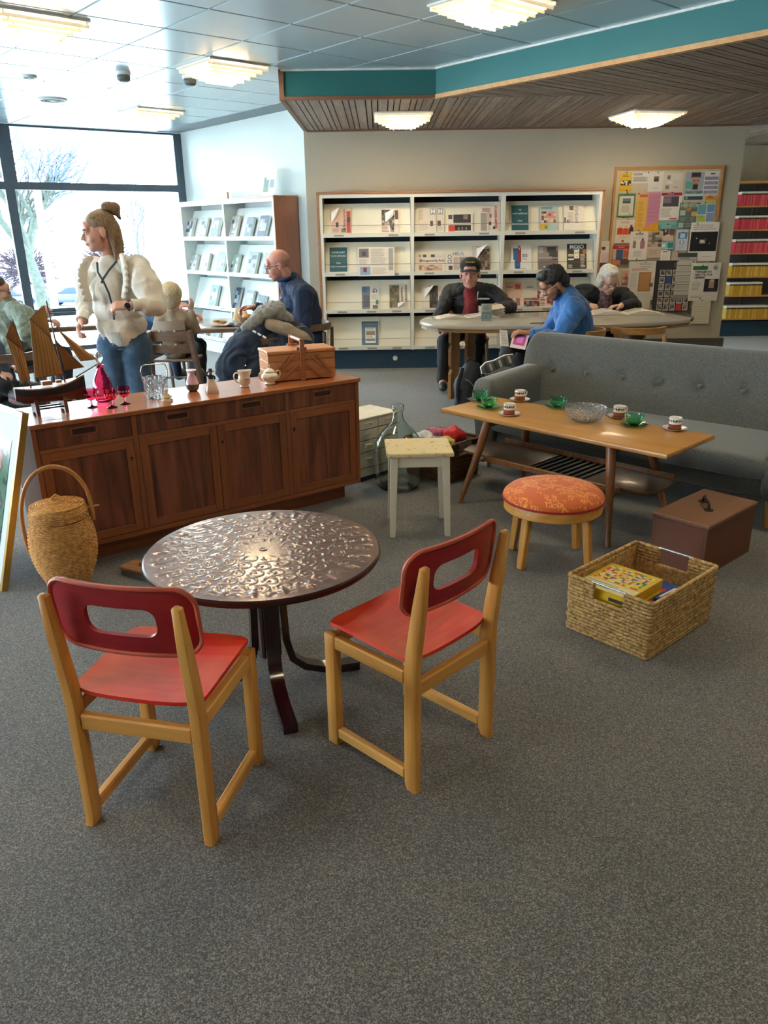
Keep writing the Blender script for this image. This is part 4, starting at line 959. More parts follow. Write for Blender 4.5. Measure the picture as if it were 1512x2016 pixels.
paper('newspaper', 'large open newspaper hanging over the second shelf at the left', 'newspaper', -.258, L2 - .045, .419, .325, '#dcd3c6', [(.04, .64, .3, .95, '#66666a'), (.12, .7, .22, .85, '#3e4250'), (.84, .2, .96, .95, '#9a9a95'), (.06, .04, .34, .32, '#8ea3c0'), (.15, .14, .24, .3, '#7c3f42'), (.02, .345, .98, .355, '#bdb3a5')] + lines(.36, .4, .8, .95, 14, '#a69d92') + lines(.38, .06, .8, .3, 7, '#b0a79b') + lines(.04, .4, .3, .6, 6, '#a69d92'), tilt=-16, lift=-.036)
paper('newspaper', 'wide local newspaper with faces along the bottom, second bay', 'newspaper', .418, L2, .320, .198, NP, [(.06, .03, .9, .36, '#b89c84'), (.03, .8, .95, .84, '#c8beb2')] + photo(.08, .05, .88, .35, ['#c39a80', '#a77f68', '#d1b39c', '#7d6152'], 9, 3, 4) + [(.06, .8, .16, .95, '#9a8f88'), (.22, .8, .34, .95, '#4a4644'), (.5, .8, .64, .95, '#3c3b40'), (.08, .5, .18, .7, '#8c8a86')], [('Haugesunds Avis', .56, .6, .040, 'ink', 0, .0006)])
paper('newspaper', 'newspaper with blue capital lettering left of the capped man', 'newspaper', .744, L2, .308, .221, NP, [(.12, .05, .26, .26, '#4b3d38'), (.3, .05, .5, .7, '#b5a898'), (.52, .1, .8, .7, '#8f8a80')] + lines(.3, .05, .8, .2, 3, '#a69c90'), [('GO', .17, .6, .07, 'ink_blue', -90), ('HELG.', .5, .86, .052, 'ink_blue')])
paper('newspaper', 'rolled newspaper with dark photos behind the black cap', 'newspaper', 1.051, L2, .204, .274, '#b9ada0', photo(.3, .02, .98, .9, ['#4a3a34', '#6d5a50', '#3b3230', '#8a7668', '#5b4a42'], 5, 7, 6) + [(.02, .3, .28, .98, '#c9beb2')], curl=(.05, .15, .12, .05, .13))
suit = [(.18, .1, .45, .62, '#2d5c9c'), (.12, .4, .5, .86, '#2d5c9c'), (.2, .04, .44, .12, '#20467c'), (.34, .32, .5, .84, '#8c2f32'), (.36, .84, .47, .95, '#3a3d48'), (.34, .9, .44, .98, '#b98d70'), (.4, .8, .44, .88, '#e9e7e0'), (.4, .03, .7, .06, '#a49d92')]
paper('magazine', 'white magazine with a figure in blue suit, right bay second shelf', 'magazine', 1.493, L2, .239, .285, '#e5e2da', suit + lines(.55, .4, .8, .48, 2, '#a9a59c'), [('D2', .68, .56, .045, 'ink', 0, .0012)])
paper('magazine', 'grey magazine with a dark leaping fish, right bay second shelf', 'magazine', 1.807, L2, .227, .269, '#877d78', [(.0, .0, 1, .48, '#6f6664'), (.45, .72, .9, .95, '#2e2c2e'), (.55, .55, .98, .78, '#353236'), (.7, .4, .98, .6, '#2b292c'), (.02, .46, .98, .5, '#b3aaa6'), (.05, .7, .25, .95, '#a59a92'), (.26, .08, .75, .13, '#d6cfc8')] + lines(.04, .15, .9, .4, 5, '#7d7370'))
paper('magazine', 'black music magazine with a white face on the cover, right bay', 'magazine', 2.139, L2, .221, .286, '#1d1b1c', [(.36, .42, .62, .78, '#d9d2c6'), (.3, .76, .68, .9, '#56777a'), (.05, .5, .35, .6, '#b5a98f'), (.05, .36, .34, .42, '#d9d2c6'), (.42, .62, .48, .66, '#222222'), (.53, .62, .58, .66, '#222222'), (.46, .48, .55, .5, '#7d4a42')] + lines(.68, .05, .95, .6, 10, '#c8bfae') + lines(.05, .04, .3, .2, 4, '#c8bfae') + [(.8, .6, .98, .8, '#9c5a34')], [('MOJO', .5, .88, .062, 'print_white', 0, .0016)])
paper('newspaper', 'newspaper with large blue letter, third shelf at the left', 'newspaper', -.226, L3, .207, .272, '#dcd6cc', [(.02, .02, .48, .98, '#6f7784'), (.05, .75, .3, .95, '#4a6a86'), (.1, .1, .45, .6, '#585c66'), (.62, .02, .92, .18, '#6a665e'), (.8, .2, .95, .4, '#3f7a5a')] + lines(.55, .42, .95, .62, 5, '#a8a196'), [('G', .74, .8, .07, 'ink_blue', 90, .001)])
paper('newspaper', 'newspaper with brown photo and upright black title, third shelf', 'newspaper', .093, L3, .219, .290, '#cfc4b4', photo(.04, .05, .55, .95, ['#7d6a52', '#5d5642', '#8d7a60', '#4e5c4a'], 4, 7, 9) + [(.86, .3, .96, .95, '#8a7c6c')], [('Haugesunds Avis', .7, .55, .028, 'ink', 90, .0006)], curl=(.07, .07, .09, .1, .01))
paper('newspaper', 'newspaper curling open over a dark photo, third shelf second bay', 'newspaper', .477, L3, .195, .278, '#d6ccbc', photo(.45, .02, .96, .95, ['#38322f', '#4b4340', '#2c2827', '#5d5249'], 4, 6, 7) + [(.04, .05, .4, .9, '#e0d7c8')], curl=(.06, .14, .11, .03, .12))
paper('newspaper', 'upper pink paper behind red magazines, third shelf', 'newspaper', 1.445, L3 + .10, .194, .19, '#c9a892', [(.6, .55, .92, .85, '#b54a40')] + lines(.1, .6, .55, .75, 1, '#8d5a50'), lift=.035)
paper('magazine', 'red and white knitting magazine on the third shelf', 'magazine', 1.452, L3, .201, .194, '#dccabc', [(.02, .86, .98, .98, '#b5302e'), (.15, .52, .45, .78, '#7d3c3c'), (.58, .1, .82, .8, '#9c6a60'), (.05, .3, .45, .36, '#a8322e')] + lines(.05, .05, .5, .25, 3, '#c9584e'))
paper('newspaper', 'white brochure with thin handwriting behind a red magazine', 'brochure', 1.644, L3 + .10, .176, .19, '#cfc3b2', lines(.3, .6, .8, .72, 1, '#57534e'), lift=.035)
paper('magazine', 'red magazine with group photo, left of the man in blue', 'magazine', 1.653, L3, .266, .193, '#d9cdc0', [(.02, .78, .8, .98, '#c02e2a')] + photo(.03, .42, .72, .76, ['#5b2b2b', '#7d4a42', '#3a3030', '#9c6a60'], 6, 3, 11) + photo(.03, .03, .72, .38, ['#2f4a30', '#b0302e', '#33304a', '#8c8a80'], 6, 3, 12) + lines(.75, .05, .97, .6, 6, '#9a4a42'))
paper('magazine', 'small pale magazine with red pictures beside the man in blue', 'magazine', 1.919, L3, .118, .171, '#dccabc', photo(.1, .1, .9, .6, ['#a8483f', '#d6b8a8', '#7c3a38'], 4, 4, 13))
paper('magazine', 'grey brochure at the right end of the third shelf', 'magazine', 2.126, L3, .237, .227, '#c6bdac', lines(.1, .75, .9, .95, 3, '#4a4a48'))
paper('poster', 'blue landscape poster with a small newspaper page, bottom shelf', 'poster', -.242, L4, .216, .299, '#e3e0d6', [(.04, .03, .96, .97, '#5d7684'), (.04, .8, .96, .97, '#4a6070'), (.1, .84, .9, .87, '#7f95a0'), (.24, .12, .80, .72, '#e8e5dc'), (.28, .42, .76, .58, '#8d7a6a'), (.28, .2, .76, .26, '#6f7a80')] + lines(.28, .6, .76, .7, 2, '#77746c') + lines(.28, .28, .76, .4, 3, '#8a867c'))
# ------------------------------------------------------------ notice board
wood('board_oak', '#a9773f', '#c4935a', 'X', 6, 0.45)
nb = thing('notice_board', 'large cork notice board in an oak frame crowded with posters', 'notice board', (0, 9.55, 0))
obj('cork_sheet', box(2.705, 3.895, -.022, 0, .62, 2.155), mat('board_felt', '#cdc3ac', 0.9), nb)
for g in (box(2.68, 3.92, -.032, 0, 2.155, 2.19), box(2.68, 3.92, -.032, 0, .595, .62), box(2.68, 2.705, -.032, 0, .62, 2.155), box(3.895, 3.92, -.032, 0, .62, 2.155)): obj('frame_bar', g, 'board_oak', nb)
mat('pin', '#2a2320', 0.4)
LY = [0]
def post(label, x, z, w, h, base, rects, texts=(), pins=((.5, .97),), rot=0, grp='posters on the notice board', name='poster', cat='poster'):
    LY[0] += 1; y = 9.5265 - 0.0011 * LY[0]
    o = sheet(name, w, h, rects, base, loc=(x, y, z), rot=(0, RAD(rot), 0), t=0.0006, label=label, cat=cat, group=grp)
    for tx in texts:
        s, px, pz, size, mt = tx[:5]; text('lettering', s, size, mt, o, (px*w, -.0006, pz*h), align=tx[5] if len(tx) > 5 else 'CENTER', bold=tx[6] if len(tx) > 6 else 0, depth=.0002)
    for p in pins: obj('pin', sphere((p[0]*w, -.004, p[1]*h), .0075, 10, 6, (1, .6, 1)), 'pin', o, 180)
    return o
WT = '#e6e1d8'
post('tall yellow poster with small dark photos, top left of the board', 2.746, 1.939, .138, .190, '#e3b72a', [(.08, .3, .92, .58, '#5b4a2e')] + photo(.1, .32, .9, .56, ['#2f2a22', '#e3d9c0', '#6b5a3a'], 6, 3, 1) + lines(.2, .75, .8, .92, 2, '#8a6a1a'), pins=((.5, 1.02), (.62, .02)))
post('white sheet with a printed table at the top of the board', 2.881, 2.018, .188, .113, WT, [(.06, .12, .96, .62, '#cfcac0')] + lines(.06, .72, .8, .95, 2, '#4a4844') + lines(.08, .15, .94, .6, 6, '#8d8a84'), pins=((.97, .98),))
post('white sheet with one small photo near the board top', 3.070, 1.926, .170, .212, WT, [(.36, .5, .7, .76, '#7a6a60'), (.4, .52, .66, .64, '#4b3a38')] + lines(.3, .15, .7, .2, 1, '#a8a49c'), pins=((.6, .96),))
post('beige poster with swirling ornament lettering', 3.239, 1.932, .231, .199, '#ddd3c2', [(.2, .62, .34, .82, '#7d756a'), (.14, .1, .32, .3, '#7f8a90')] + lines(.4, .55, .95, .92, 5, '#eee8dc') + lines(.5, .15, .85, .24, 2, '#9a948a') + [(.2, .4, .5, .5, '#eee8dc')], pins=())
post('poster with a bearded man and big green title at the top right', 3.495, 1.831, .223, .297, '#a9b3c2', [(.28, .78, .75, .98, '#3a302c'), (.32, .5, .72, .82, '#c49a84'), (.38, .38, .66, .56, '#3d302a'), (.02, .42, .4, .66, '#6fae9c'), (.0, .0, 1, .22, '#d8d9d4'), (.02, .01, .98, .14, '#2e4a5c'), (.08, .03, .2, .12, '#7fae9c'), (.45, .56, .6, .64, '#b5806c'), (.4, .68, .48, .71, '#2f2622'), (.58, .68, .66, .71, '#2f2622')], [('PAPPATREFF', .5, .27, .036, 'ink_green', 'CENTER', .0012)], pins=())
post('white list with four violet-grey panels, top right of the board', 3.705, 1.892, .171, .242, WT, [(.05, z, .95, z + .14, '#8f8ca4') for z in (.02, .22, .42, .62)] + [(.4, .86, .7, .92, '#55524e')] + lines(.2, .05, .9, .14, 2, '#a9a6bc') + lines(.2, .25, .9, .34, 2, '#a9a6bc') + lines(.2, .45, .9, .54, 2, '#a9a6bc'), pins=())
post('white notice with a thick green border and small photo', 2.739, 1.660, .201, .250, '#4d8056', [(.09, .06, .92, .9, '#e0ddcf'), (.28, .58, .74, .8, '#5b7f92'), (.3, .6, .72, .68, '#46545a')] + lines(.25, .2, .78, .5, 8, '#a7a498') + [(.7, .1, .76, .14, '#3d3a36')], pins=((.5, 1.03), (.42, -.02)))
post('large programme poster split orange and pink', 2.955, 1.503, .309, .416, '#e4b458', [(.42, .0, 1, 1, '#c98aa8'), (.35, .0, 1, .1, '#e0a020'), (.55, .1, 1, .18, '#e0a020'), (.75, .18, 1, .24, '#e0a020'), (.0, .85, .42, 1, '#e6b58a'), (.1, .88, .4, .95, '#cf6a34')] + lines(.1, .12, .3, .78, 18, '#b88838', frac=.3) + lines(.45, .26, .92, .95, 20, '#a86a8c', frac=.3), pins=((.06, .97), (.95, .97), (.18, .02)))
post('white poster with dark red banner and night photo', 3.232, 1.618, .243, .306, WT, [(.02, .86, .98, .97, '#a51f38'), (.12, .48, .86, .84, '#4a4450'), (.14, .6, .5, .8, '#7a7684'), (.5, .03, .85, .07, '#a51f38')] + lines(.3, .9, .7, .94, 1, '#e6c8cc') + lines(.06, .1, .6, .42, 7, '#a8a59e'), pins=((.5, .97),))
post('dark green poster with pennants and pastel bubbles', 3.458, 1.523, .220, .279, '#5b6a60', [(.05, .84, .95, .98, '#a9b3a4'), (.05, .52, .34, .72, '#b5c8b4'), (.66, .48, .96, .66, '#d1a55a'), (.02, .04, .3, .24, '#a8bcc0'), (.38, .68, .6, .82, '#c9805a')] + lines(.08, .3, .44, .46, 3, '#8d988c') + lines(.6, .3, .92, .46, 3, '#8d988c') + lines(.38, .06, .9, .22, 3, '#8d988c') + [(.1+.16*k, .78, .18+.16*k, .96, c) for k, c in enumerate(('#6d9c84', '#c9b06a', '#6d9c84', '#c98a6a', '#6d9c84'))], pins=((.1, 1.0), (.5, 1.0), (.92, .98)))
post('orange and lime leaflet near the right frame', 3.742, 1.785, .130, .086, '#b9bd5a', [(.0, .5, 1, 1, '#d98f48'), (.15, .75, .7, .88, '#9c5a28')], pins=((.4, 1.0),))
post('leaflet of four blue and green blocks', 3.664, 1.595, .205, .191, '#d8dcd4', [(.02, .42, .5, .98, '#6aa0b4'), (.54, .55, .98, .98, '#6a92c4'), (.02, .02, .5, .38, '#a9bd4a'), (.54, .02, .98, .52, '#8a98c0')] + lines(.08, .26, .4, .34, 2, '#7d8c34'), pins=((.1, 1.06), (.42, 1.08)))
post('poster with three figures in red under the green-bordered notice', 2.742, 1.374, .212, .256, '#e4dacf', [(.08, .36, .98, .62, '#d8643e'), (.1, .42, .36, .66, '#c2402e'), (.42, .4, .66, .64, '#d0523a'), (.74, .42, .96, .68, '#3d2c30'), (.16, .66, .3, .76, '#e6c4b0'), (.48, .64, .6, .76, '#e6c4b0'), (.78, .68, .9, .78, '#5b3a34'), (.36, .04, .5, .14, '#c2483c')] + lines(.2, .84, .85, .95, 3, '#b0a69c') + lines(.2, .2, .8, .3, 2, '#c4bab0'), pins=((.6, 1.03),))
post('small teal banner leaflet below the red-banner poster', 3.234, 1.518, .215, .092, '#5b9a98', [(.0, .55, 1, 1, '#7ab0a8')] + lines(.15, .2, .85, .5, 2, '#a9d0c8'), pins=((.5, .6),))
post('photo of two people talking at a table', 3.285, 1.394, .141, .132, '#d8bca4', [(.0, .4, 1, 1, '#8a7f7c'), (.05, .45, .5, .95, '#2a2c36'), (.6, .5, .98, .95, '#7d3f3c'), (.2, .7, .36, .95, '#c99f88'), (.64, .75, .8, .97, '#6b4a3c'), (.3, .4, .7, .5, '#e0d8cc')], pins=())
post('small plain yellow note', 3.208, 1.369, .080, .119, '#e6bd1e', lines(.2, .3, .8, .75, 4, '#cfa514', frac=.3), pins=((.5, .96), (.85, .1)), rot=-3)
post('pale blue app leaflet with bird picture', 3.458, 1.285, .137, .222, '#c3ccd8', [(.12, .58, .9, .9, '#4a7cae'), (.3, .62, .7, .84, '#b9d0e0'), (.3, .3, .7, .48, '#8a9cb8'), (.42, .34, .58, .46, '#dfe6ee')] + lines(.2, .08, .8, .2, 3, '#a0a8b4'), pins=((.5, .9),))
post('large white poster with a black starry galaxy photo', 3.614, 1.160, .328, .431, WT, [(.03, .26, .98, .76, '#0c0e14'), (.36, .46, .56, .56, '#b8b0a4'), (.4, .49, .5, .54, '#ece4d4'), (.22, .58, .26, .61, '#cfd6e0'), (.7, .44, .73, .47, '#cfd6e0'), (.5, .54, .6, .6, '#4a4644')] + lines(.08, .8, .92, .95, 3, '#8d8880', frac=.3) + lines(.5, .1, .9, .14, 1, '#c0bab0') + [(.3, .17, .33, .2, '#8a857c')], pins=((.22, .96),))
post('poster with red header and blue bag, lower left of the board', 2.725, 1.132, .200, .220, '#c98460', [(.0, .82, 1, .98, '#b5282a'), (.22, .25, .62, .78, '#3b5c8a'), (.65, .4, .95, .72, '#b5604a'), (.5, .02, 1, .3, '#4a4a52'), (.02, .3, .2, .8, '#d6b09a')] + lines(.3, .87, .8, .94, 1, '#e6c4bc'), pins=())
post('white poster with two dancing figures', 2.915, 1.184, .218, .316, WT, [(.18, .42, .34, .66, '#8a7c78'), (.22, .64, .3, .7, '#b89a88'), (.58, .4, .82, .68, '#a8747c'), (.64, .68, .74, .76, '#5b4a48')] + lines(.28, .86, .72, .95, 2, '#5a5650') + lines(.15, .74, .85, .82, 3, '#b5b0a8', frac=.35) + lines(.25, .12, .75, .34, 5, '#a8a49c', frac=.35), pins=((.5, .97), (.45, .03)))
post('film leaflet with grey stills and beige foot', 3.121, 1.208, .175, .290, '#c9b49e', photo(.04, .42, .96, .96, ['#6b625c', '#8f8278', '#4a3f3a', '#b8a898'], 4, 6, 21) + lines(.15, .08, .85, .34, 6, '#a08c78', frac=.35), pins=())
post('small teal and white strip below the meeting photo', 3.286, 1.300, .151, .085, '#8fc4bc', [(.5, .15, .95, .85, '#2f8296'), (.08, .3, .3, .7, '#e4e8e2')], pins=((.6, -.1),))
post('narrow white ticket-like note', 3.291, 1.085, .114, .207, WT, lines(.2, .86, .8, .95, 1, '#3a3834') + lines(.2, .4, .8, .72, 4, '#cfcac0', frac=.3) + [(.35, .04, .65, .12, '#4a4844')], pins=((.95, 1.0),))
post('peach leaflet behind the white-haired woman', 2.857, .732, .102, .332, '#d59a7c', photo(.05, .5, .95, .9, ['#8a5048', '#b5806c', '#6f6a72', '#d0a890'], 3, 4, 5), pins=())
post('white sheet at the foot of the board', 2.883, .63, .339, .10, '#ddd6c6', lines(.05, .1, .4, .9, 3, '#c4bcac'), pins=())
post('handwritten invitation with an old brown document and seal', 2.934, .729, .348, .441, '#ddd6cb', [(.36, .22, .78, .72, '#a8774a'), (.4, .26, .74, .68, '#b5855a'), (.74, .34, .86, .44, '#7d6850'), (.1, .08, .22, .16, '#3d3934')] + lines(.08, .34, .3, .7, 12, '#b8b0a4', frac=.3) + lines(.1, .08, .9, .18, 3, '#c4bcb0', frac=.3) + lines(.1, .76, .8, .82, 2, '#b5685c', frac=.5), [('Velkommen', .55, .93, .030, 'ink_grey'), ('til lansering', .55, .86, .026, 'ink_grey')], pins=((.55, .97), (.02, .06), (.9, .06)))
gr = [(.0, .0, 1, 1, '#2c2a2e')]; r_ = random.Random(31)
for i in range(5):
    for j in range(6):
        x0 = .12 + i*.17; z0 = .03 + j*.135; c0 = r_.choice(['#8d8682', '#a8a09a', '#6a6666'])
        gr += [(x0, z0, x0 + .14, z0 + .12, '#c4bfb8'), (x0 + .015, z0 + .025, x0 + .125, z0 + .11, c0)] + photo(x0 + .02, z0 + .03, x0 + .12, z0 + .1, ['#4a4644', '#7d7672', '#38343a', '#94867c', c0], 3, 2, i*7 + j)
gr += [(.63, .03, .77, .15, '#c9383c'), (.29, .57, .43, .69, '#2f4f96'), (.46, .87, .95, .96, '#4c4a50')]
post('black poster with a grid of small portrait photos', 3.249, .583, .456, .591, '#2c2a2e', gr, pins=((.55, .985), (.96, .97)))
post('grey tiered timetable strip over the portrait grid', 3.492, .741, .227, .517, '#c3beb8', [(.0, .9, 1, 1, '#3a3d42'), (.0, .0, 1, .08, '#8e8a86')] + [(.0, z, 1, z + .012, '#6a6662') for z in (.16, .3, .36, .5, .58, .72, .84)] + lines(.1, .86, .8, .9, 1, '#77736e') + lines(.08, .4, .9, .48, 3, '#a8a39c') + lines(.08, .2, .9, .28, 3, '#a8a39c') + lines(.08, .62, .9, .7, 3, '#a8a39c'), pins=())
post('poster offering help at home with a round emblem and old man photo', 3.669, .709, .348, .433, '#e0ddd4', [(.06, .82, .56, .92, '#2c6a42'), (.5, .24, .98, .58, '#1c1c20'), (.66, .34, .84, .54, '#a88874'), (.7, .5, .82, .57, '#b8b0a8'), (.62, .24, .9, .34, '#33343c')] + lines(.08, .28, .4, .52, 7, '#9a968e', frac=.35) + lines(.08, .08, .6, .14, 2, '#9a968e', frac=.35), [('TRENGER DU', .14, .765, .032, 'ink', 'LEFT', .001), ('HJELP TIL NOE', .14, .69, .032, 'ink', 'LEFT', .001), ('HJEMME?', .14, .615, .032, 'ink', 'LEFT', .001)], pins=((.38, .93), (.42, .06)))
em = [o for o in bpy.data.objects if o.get('label', '').startswith('poster offering help')][0]
obj('emblem', join(tube([(.288 + .027*math.cos(2*PI*k/28), -.0016, .38 + .027*math.sin(2*PI*k/28)) for k in range(28)], .0022, 5, True), prism([(.288, .400), (.294, .386), (.308, .38), (.294, .374), (.288, .360), (.282, .374), (.268, .38), (.282, .386)], -.002, -.0006, plane='XZ')), 'ink_green', em, None)
post('cream ruled sheet hanging below the board', 3.732, .441, .219, .269, '#d8d2bc', [(.12, z, .85, z + .012, '#b8b09a') for z in (.08, .17, .26, .35, .44, .53, .62, .74, .86)], pins=((.5, 1.03),))
# leaflet rack beside the board (white papers above the woman's head)
paper('leaflet_stack', 'stack of white and lilac leaflets behind the white-haired woman', 'leaflets', 2.50, 1.16, .175, .24, '#e2dccb', [(.0, .0, .5, .6, '#e6decb'), (.5, .0, 1, .45, '#d8c8cf'), (.05, .45, .5, .55, '#b9c0cc'), (.5, .6, .75, .75, '#5d4a44'), (.0, .78, 1, 1, '#cfcfcb')], tilt=-4, y=9.46, grp=None)
# ------------------------------------------------------------ far magazine shelves behind the wall end
mat('file_red', '#c43a4c', 0.6, var=0.15, scale=60, stretch=(1, .05, .05)); mat('file_yellow', '#c9962a', 0.6, var=0.2, scale=60, stretch=(1, .05, .05)); mat('shelf_grey', '#55565a', 0.6); mat('file_white', '#e4dfd4', 0.6); mat('file_pale', '#d6b45a', 0.6); mat('file_pink', '#d25a66', 0.6)
fs = thing('magazine_shelving', 'tall grey shelving with wooden shelves and coloured files beyond the wall end', 'shelving', (0, 11.60, 0))
obj('back_panel', box(4.2, 8.0, .30, .33, .05, 2.12), 'shelf_grey', fs); obj('plinth', box(4.2, 8.0, .06, .30, 0, .22), 'rack_blue', fs)
obj('top_board', box(4.2, 8.0, -.01, .3, 2.10, 2.13), 'board_oak', fs)
FZ = [1.79, 1.475, 1.16, .835, .57, .24]
for z in FZ:
    s = obj('shelf', box(4.2, 8.0, 0, .2995, z, z + .018), 'board_oak', fs)
    for x in (5.38, 5.44): obj('bracket', bar((x, .29, z + .30), (x - .02, .28, z + .05), .006, .012), 'wire', s)
n_ = 0
for z, x1, c in zip(FZ, (5.44, 5.475, 5.575, 6.4, 5.54, 5.70), ('red', 'red', 'red', 'yellow', 'yellow', 'yellow')):
    x = 5.07; r2 = random.Random(int(z*100))
    nm = ('top', 'second', 'third', 'fourth', 'fifth', 'bottom')[FZ.index(z)]
    k = 0
    while x < x1:
        w = r2.uniform(.016, .024); h = .185
        t = thing('magazine_file', 'thin %s file standing on the %s shelf of the far shelving' % (c, nm), 'file', (x, 11.605, z + .0182), 0, '%s files on the %s far shelf' % (c, nm))
        m_ = r2.choice(['file_red', 'file_red', 'file_pink'] if c == 'red' else ['file_yellow', 'file_yellow', 'file_pale'])
        obj('spine', box(0, w - .0035, 0, .2, 0, h - .035), m_, t); obj('white_top', box(0.0005, w - .002, .002, .2, h - .0348, h), 'file_white', t); obj('spine_label', box(.001, w - .0025, -.0012, -.0002, h - .045, h - .025), 'ink', t)
        x += w; k += 1
# ------------------------------------------------------------ bookcase along the side wall
mat('case_white', '#d3ddda', 0.45, var=0.02, scale=3); mat('case_slope', '#dfe6e2', 0.5, var=0.02, scale=3); wood('case_end', '#8a5f4c', '#a57a64', 'Z', 7, 0.45, ring=0.6)
BN2 = Vector((-0.75805, -0.65220)); BD2 = Vector((-0.65220, 0.75805)); BA = Vector((-0.84, 9.55)) + BN2 * 0.335
# local frame: x towards the near (right) end seen from the front, y into the wall
bc = thing('bookcase', 'white face-out bookcase with brown end panel by the window', 'bookcase', (BA.x + BD2.x*2.52, BA.y + BD2.y*2.52, 0), math.atan2(-BD2.y, -BD2.x))
def bx(s): return 2.52 - s
BW = [bx(2.46), bx(1.325), bx(.20)]
obj('end_panel', box(bx(.195), bx(.17), -.005, .325, 0, 1.925), 'case_end', bc); obj('top_board', box(bx(2.5), bx(.165), -.012, .328, 1.9255, 1.945), 'case_end', bc)
obj('back_panel', box(bx(2.48), bx(.196), .31, .325, .05, 1.925), 'case_white', bc); obj('plinth', box(bx(2.46), bx(.2), .04, .3, 0, .15), 'case_white', bc)
for x in BW: obj('post', box(x - .015, x + .015, 0, .3095, .05, 1.925), 'case_white', bc)
BZ = [1.46, 1.03, .585, .17]
for a, b in zip(BW, BW[1:]):
    a += .0155; b -= .0155; up = 1.89
    obj('top_rail', box(a, b, 0, .03, 1.885, 1.925), 'case_white', bc)
    for z in BZ:
        s = obj('shelf', box(a, b, .004, .30, z, z + .012), 'case_white', bc)
        obj('lip', box(a, b, -.004, .0038, z - .002, z + .045, .001), 'case_white', s)
        obj('display_board', prism([(.060, z + .0125), (.078, z + .0125), (.215, up - .055), (.197, up - .055)], a + .004, b - .004, plane='YZ'), 'case_slope', s)
        for k in (.18, .5, .82): obj('label_holder', box(a + (b-a)*k - .045, a + (b-a)*k + .045, -.007, -.0042, z + .012, z + .03), 'label_grey', s)
        up = z
BKS = [(2.275, 0, .182, .25, '#d6dfe2', 'pale book with blue print'), (1.894, 0, .17, .25, '#c8d4dc', 'pale blue book'), (1.574, 0, .165, .25, '#8b97ab', 'slate blue book'), (1.102, 0, .179, .255, '#d3d4d4', 'brown-oval white book'), (.755, 0, .158, .24, '#7f9aa8', 'grey-blue book'), (.437, 0, .186, .25, '#5e6f96', 'violet-blue book'),
       (2.25, 1, .19, .21, '#e2e8e8', 'white book with a heart'), (1.918, 1, .20, .24, '#dfe8e6', 'turquoise-oval white book'), (1.498, 1, .19, .26, '#9fb6cc', 'blue speckled book'), (1.152, 1, .20, .23, '#b8ddd2', 'mint green book'), (.726, 1, .21, .27, '#b5c9c4', 'greenish book'), (.36, 1, .21, .26, '#9ccbd0', 'turquoise book'),
       (1.767, 2, .20, .28, '#7fb4c2', 'tall teal book'), (1.194, 2, .19, .27, '#56648c', 'dark blue book'), (.874, 2, .18, .25, '#9ab4cc', 'light blue book'), (.601, 2, .15, .20, '#4d6a7c', 'small dark book'), (1.75, 3, .2, .22, '#9fb8c4', 'grey-blue book'), (2.1, 3, .18, .2, '#8aa8bc', 'steel blue book'), (1.0, 3, .2, .24, '#b8c8cc', 'pale grey book'), (.5, 3, .2, .24, '#8fa4b0', 'grey book')]
RN = ('top', 'second', 'third', 'lowest')
mat('page_edge', '#cfd2cb', 0.7)
def dk(c, f=.72): return '#%02x%02x%02x' % tuple(int(int(c[i:i+2], 16)*f) for i in (1, 3, 5))
cM = Matrix.Translation(bc.location) @ Matrix.Rotation(bc.rotation_euler[2], 4, 'Z')
for i, (s, r, w, h, c, lab) in enumerate(BKS):
    c = dk(c); near = 'near' if s < 1.3 else 'far'
    z = BZ[r] + .0135; h += .03; q = cM @ Vector((bx(s) - w, .009, z))
    rr = random.Random(i); th = rr.uniform(.03, .045)
    t = thing('book', '%s face-out on the %s shelf, %s half of the white bookcase' % (lab, RN[r], near), 'book', tuple(q), bc.rotation_euler[2], 'books shown face-out in the white bookcase')
    t.rotation_euler = (RAD(-19), 0, bc.rotation_euler[2]); t.rotation_mode = 'XYZ'
    pal = [c, c, '#c3ccd2', '#33404f', '#8c8484', '#88a4a8']
    sheet('front_cover', w, h, photo(.1, .35, .9, .85, pal, 3, 3, i) + lines(.15, .1, .85, .28, 3, '#4a5664'), c, t, loc=(0, 0, 0), t=.002)
    obj('pages', box(.002, w - .002, .0021, th - .002, .002, h - .002), 'page_edge', t); obj('back_cover', box(0, w, th - .0019, th, 0, h), mat('cover_' + c[1:], c, .5), t)
# sign and leaflet stand on top of the bookcase
wood('sign_wood', '#b88a66', '#d0a683', 'X', 7, 0.5)
q = cM @ Vector((bx(1.53), .12, 1.9452)); sg = obj('wooden_sign', box(-.15, .15, -.012, .012, 0, .085, .003), 'sign_wood', loc=tuple(q), rot=(0, 0, bc.rotation_euler[2]), label='small wooden name sign on top of the bookcase', cat='sign')
obj('lettering', join(*[box(-.11 + k*.032, -.11 + k*.032 + .02, -.014, -.0122, .03, .055) for k in range(7)]), 'print_white', sg)
glass('acrylic', '#f2f8f8', 0.03, 1.3)
q = cM @ Vector((bx(.62), .12, 1.9452)); ls = thing('leaflet_stand', 'clear acrylic leaflet stand on top of the bookcase', 'stand', tuple(q), bc.rotation_euler[2])
obj('base', box(0, .28, -.05, .05, 0, .004), 'acrylic', ls); sheet('leaflet', .28, .30, [(.1, .15, .5, .7, '#5d7a70'), (.55, .3, .9, .6, '#7f8a90'), (.3, .6, .85, .9, '#d8c8a8')], '#e6ebe8', ls, loc=(0, .0, .0045), rot=(RAD(-12), 0, 0))
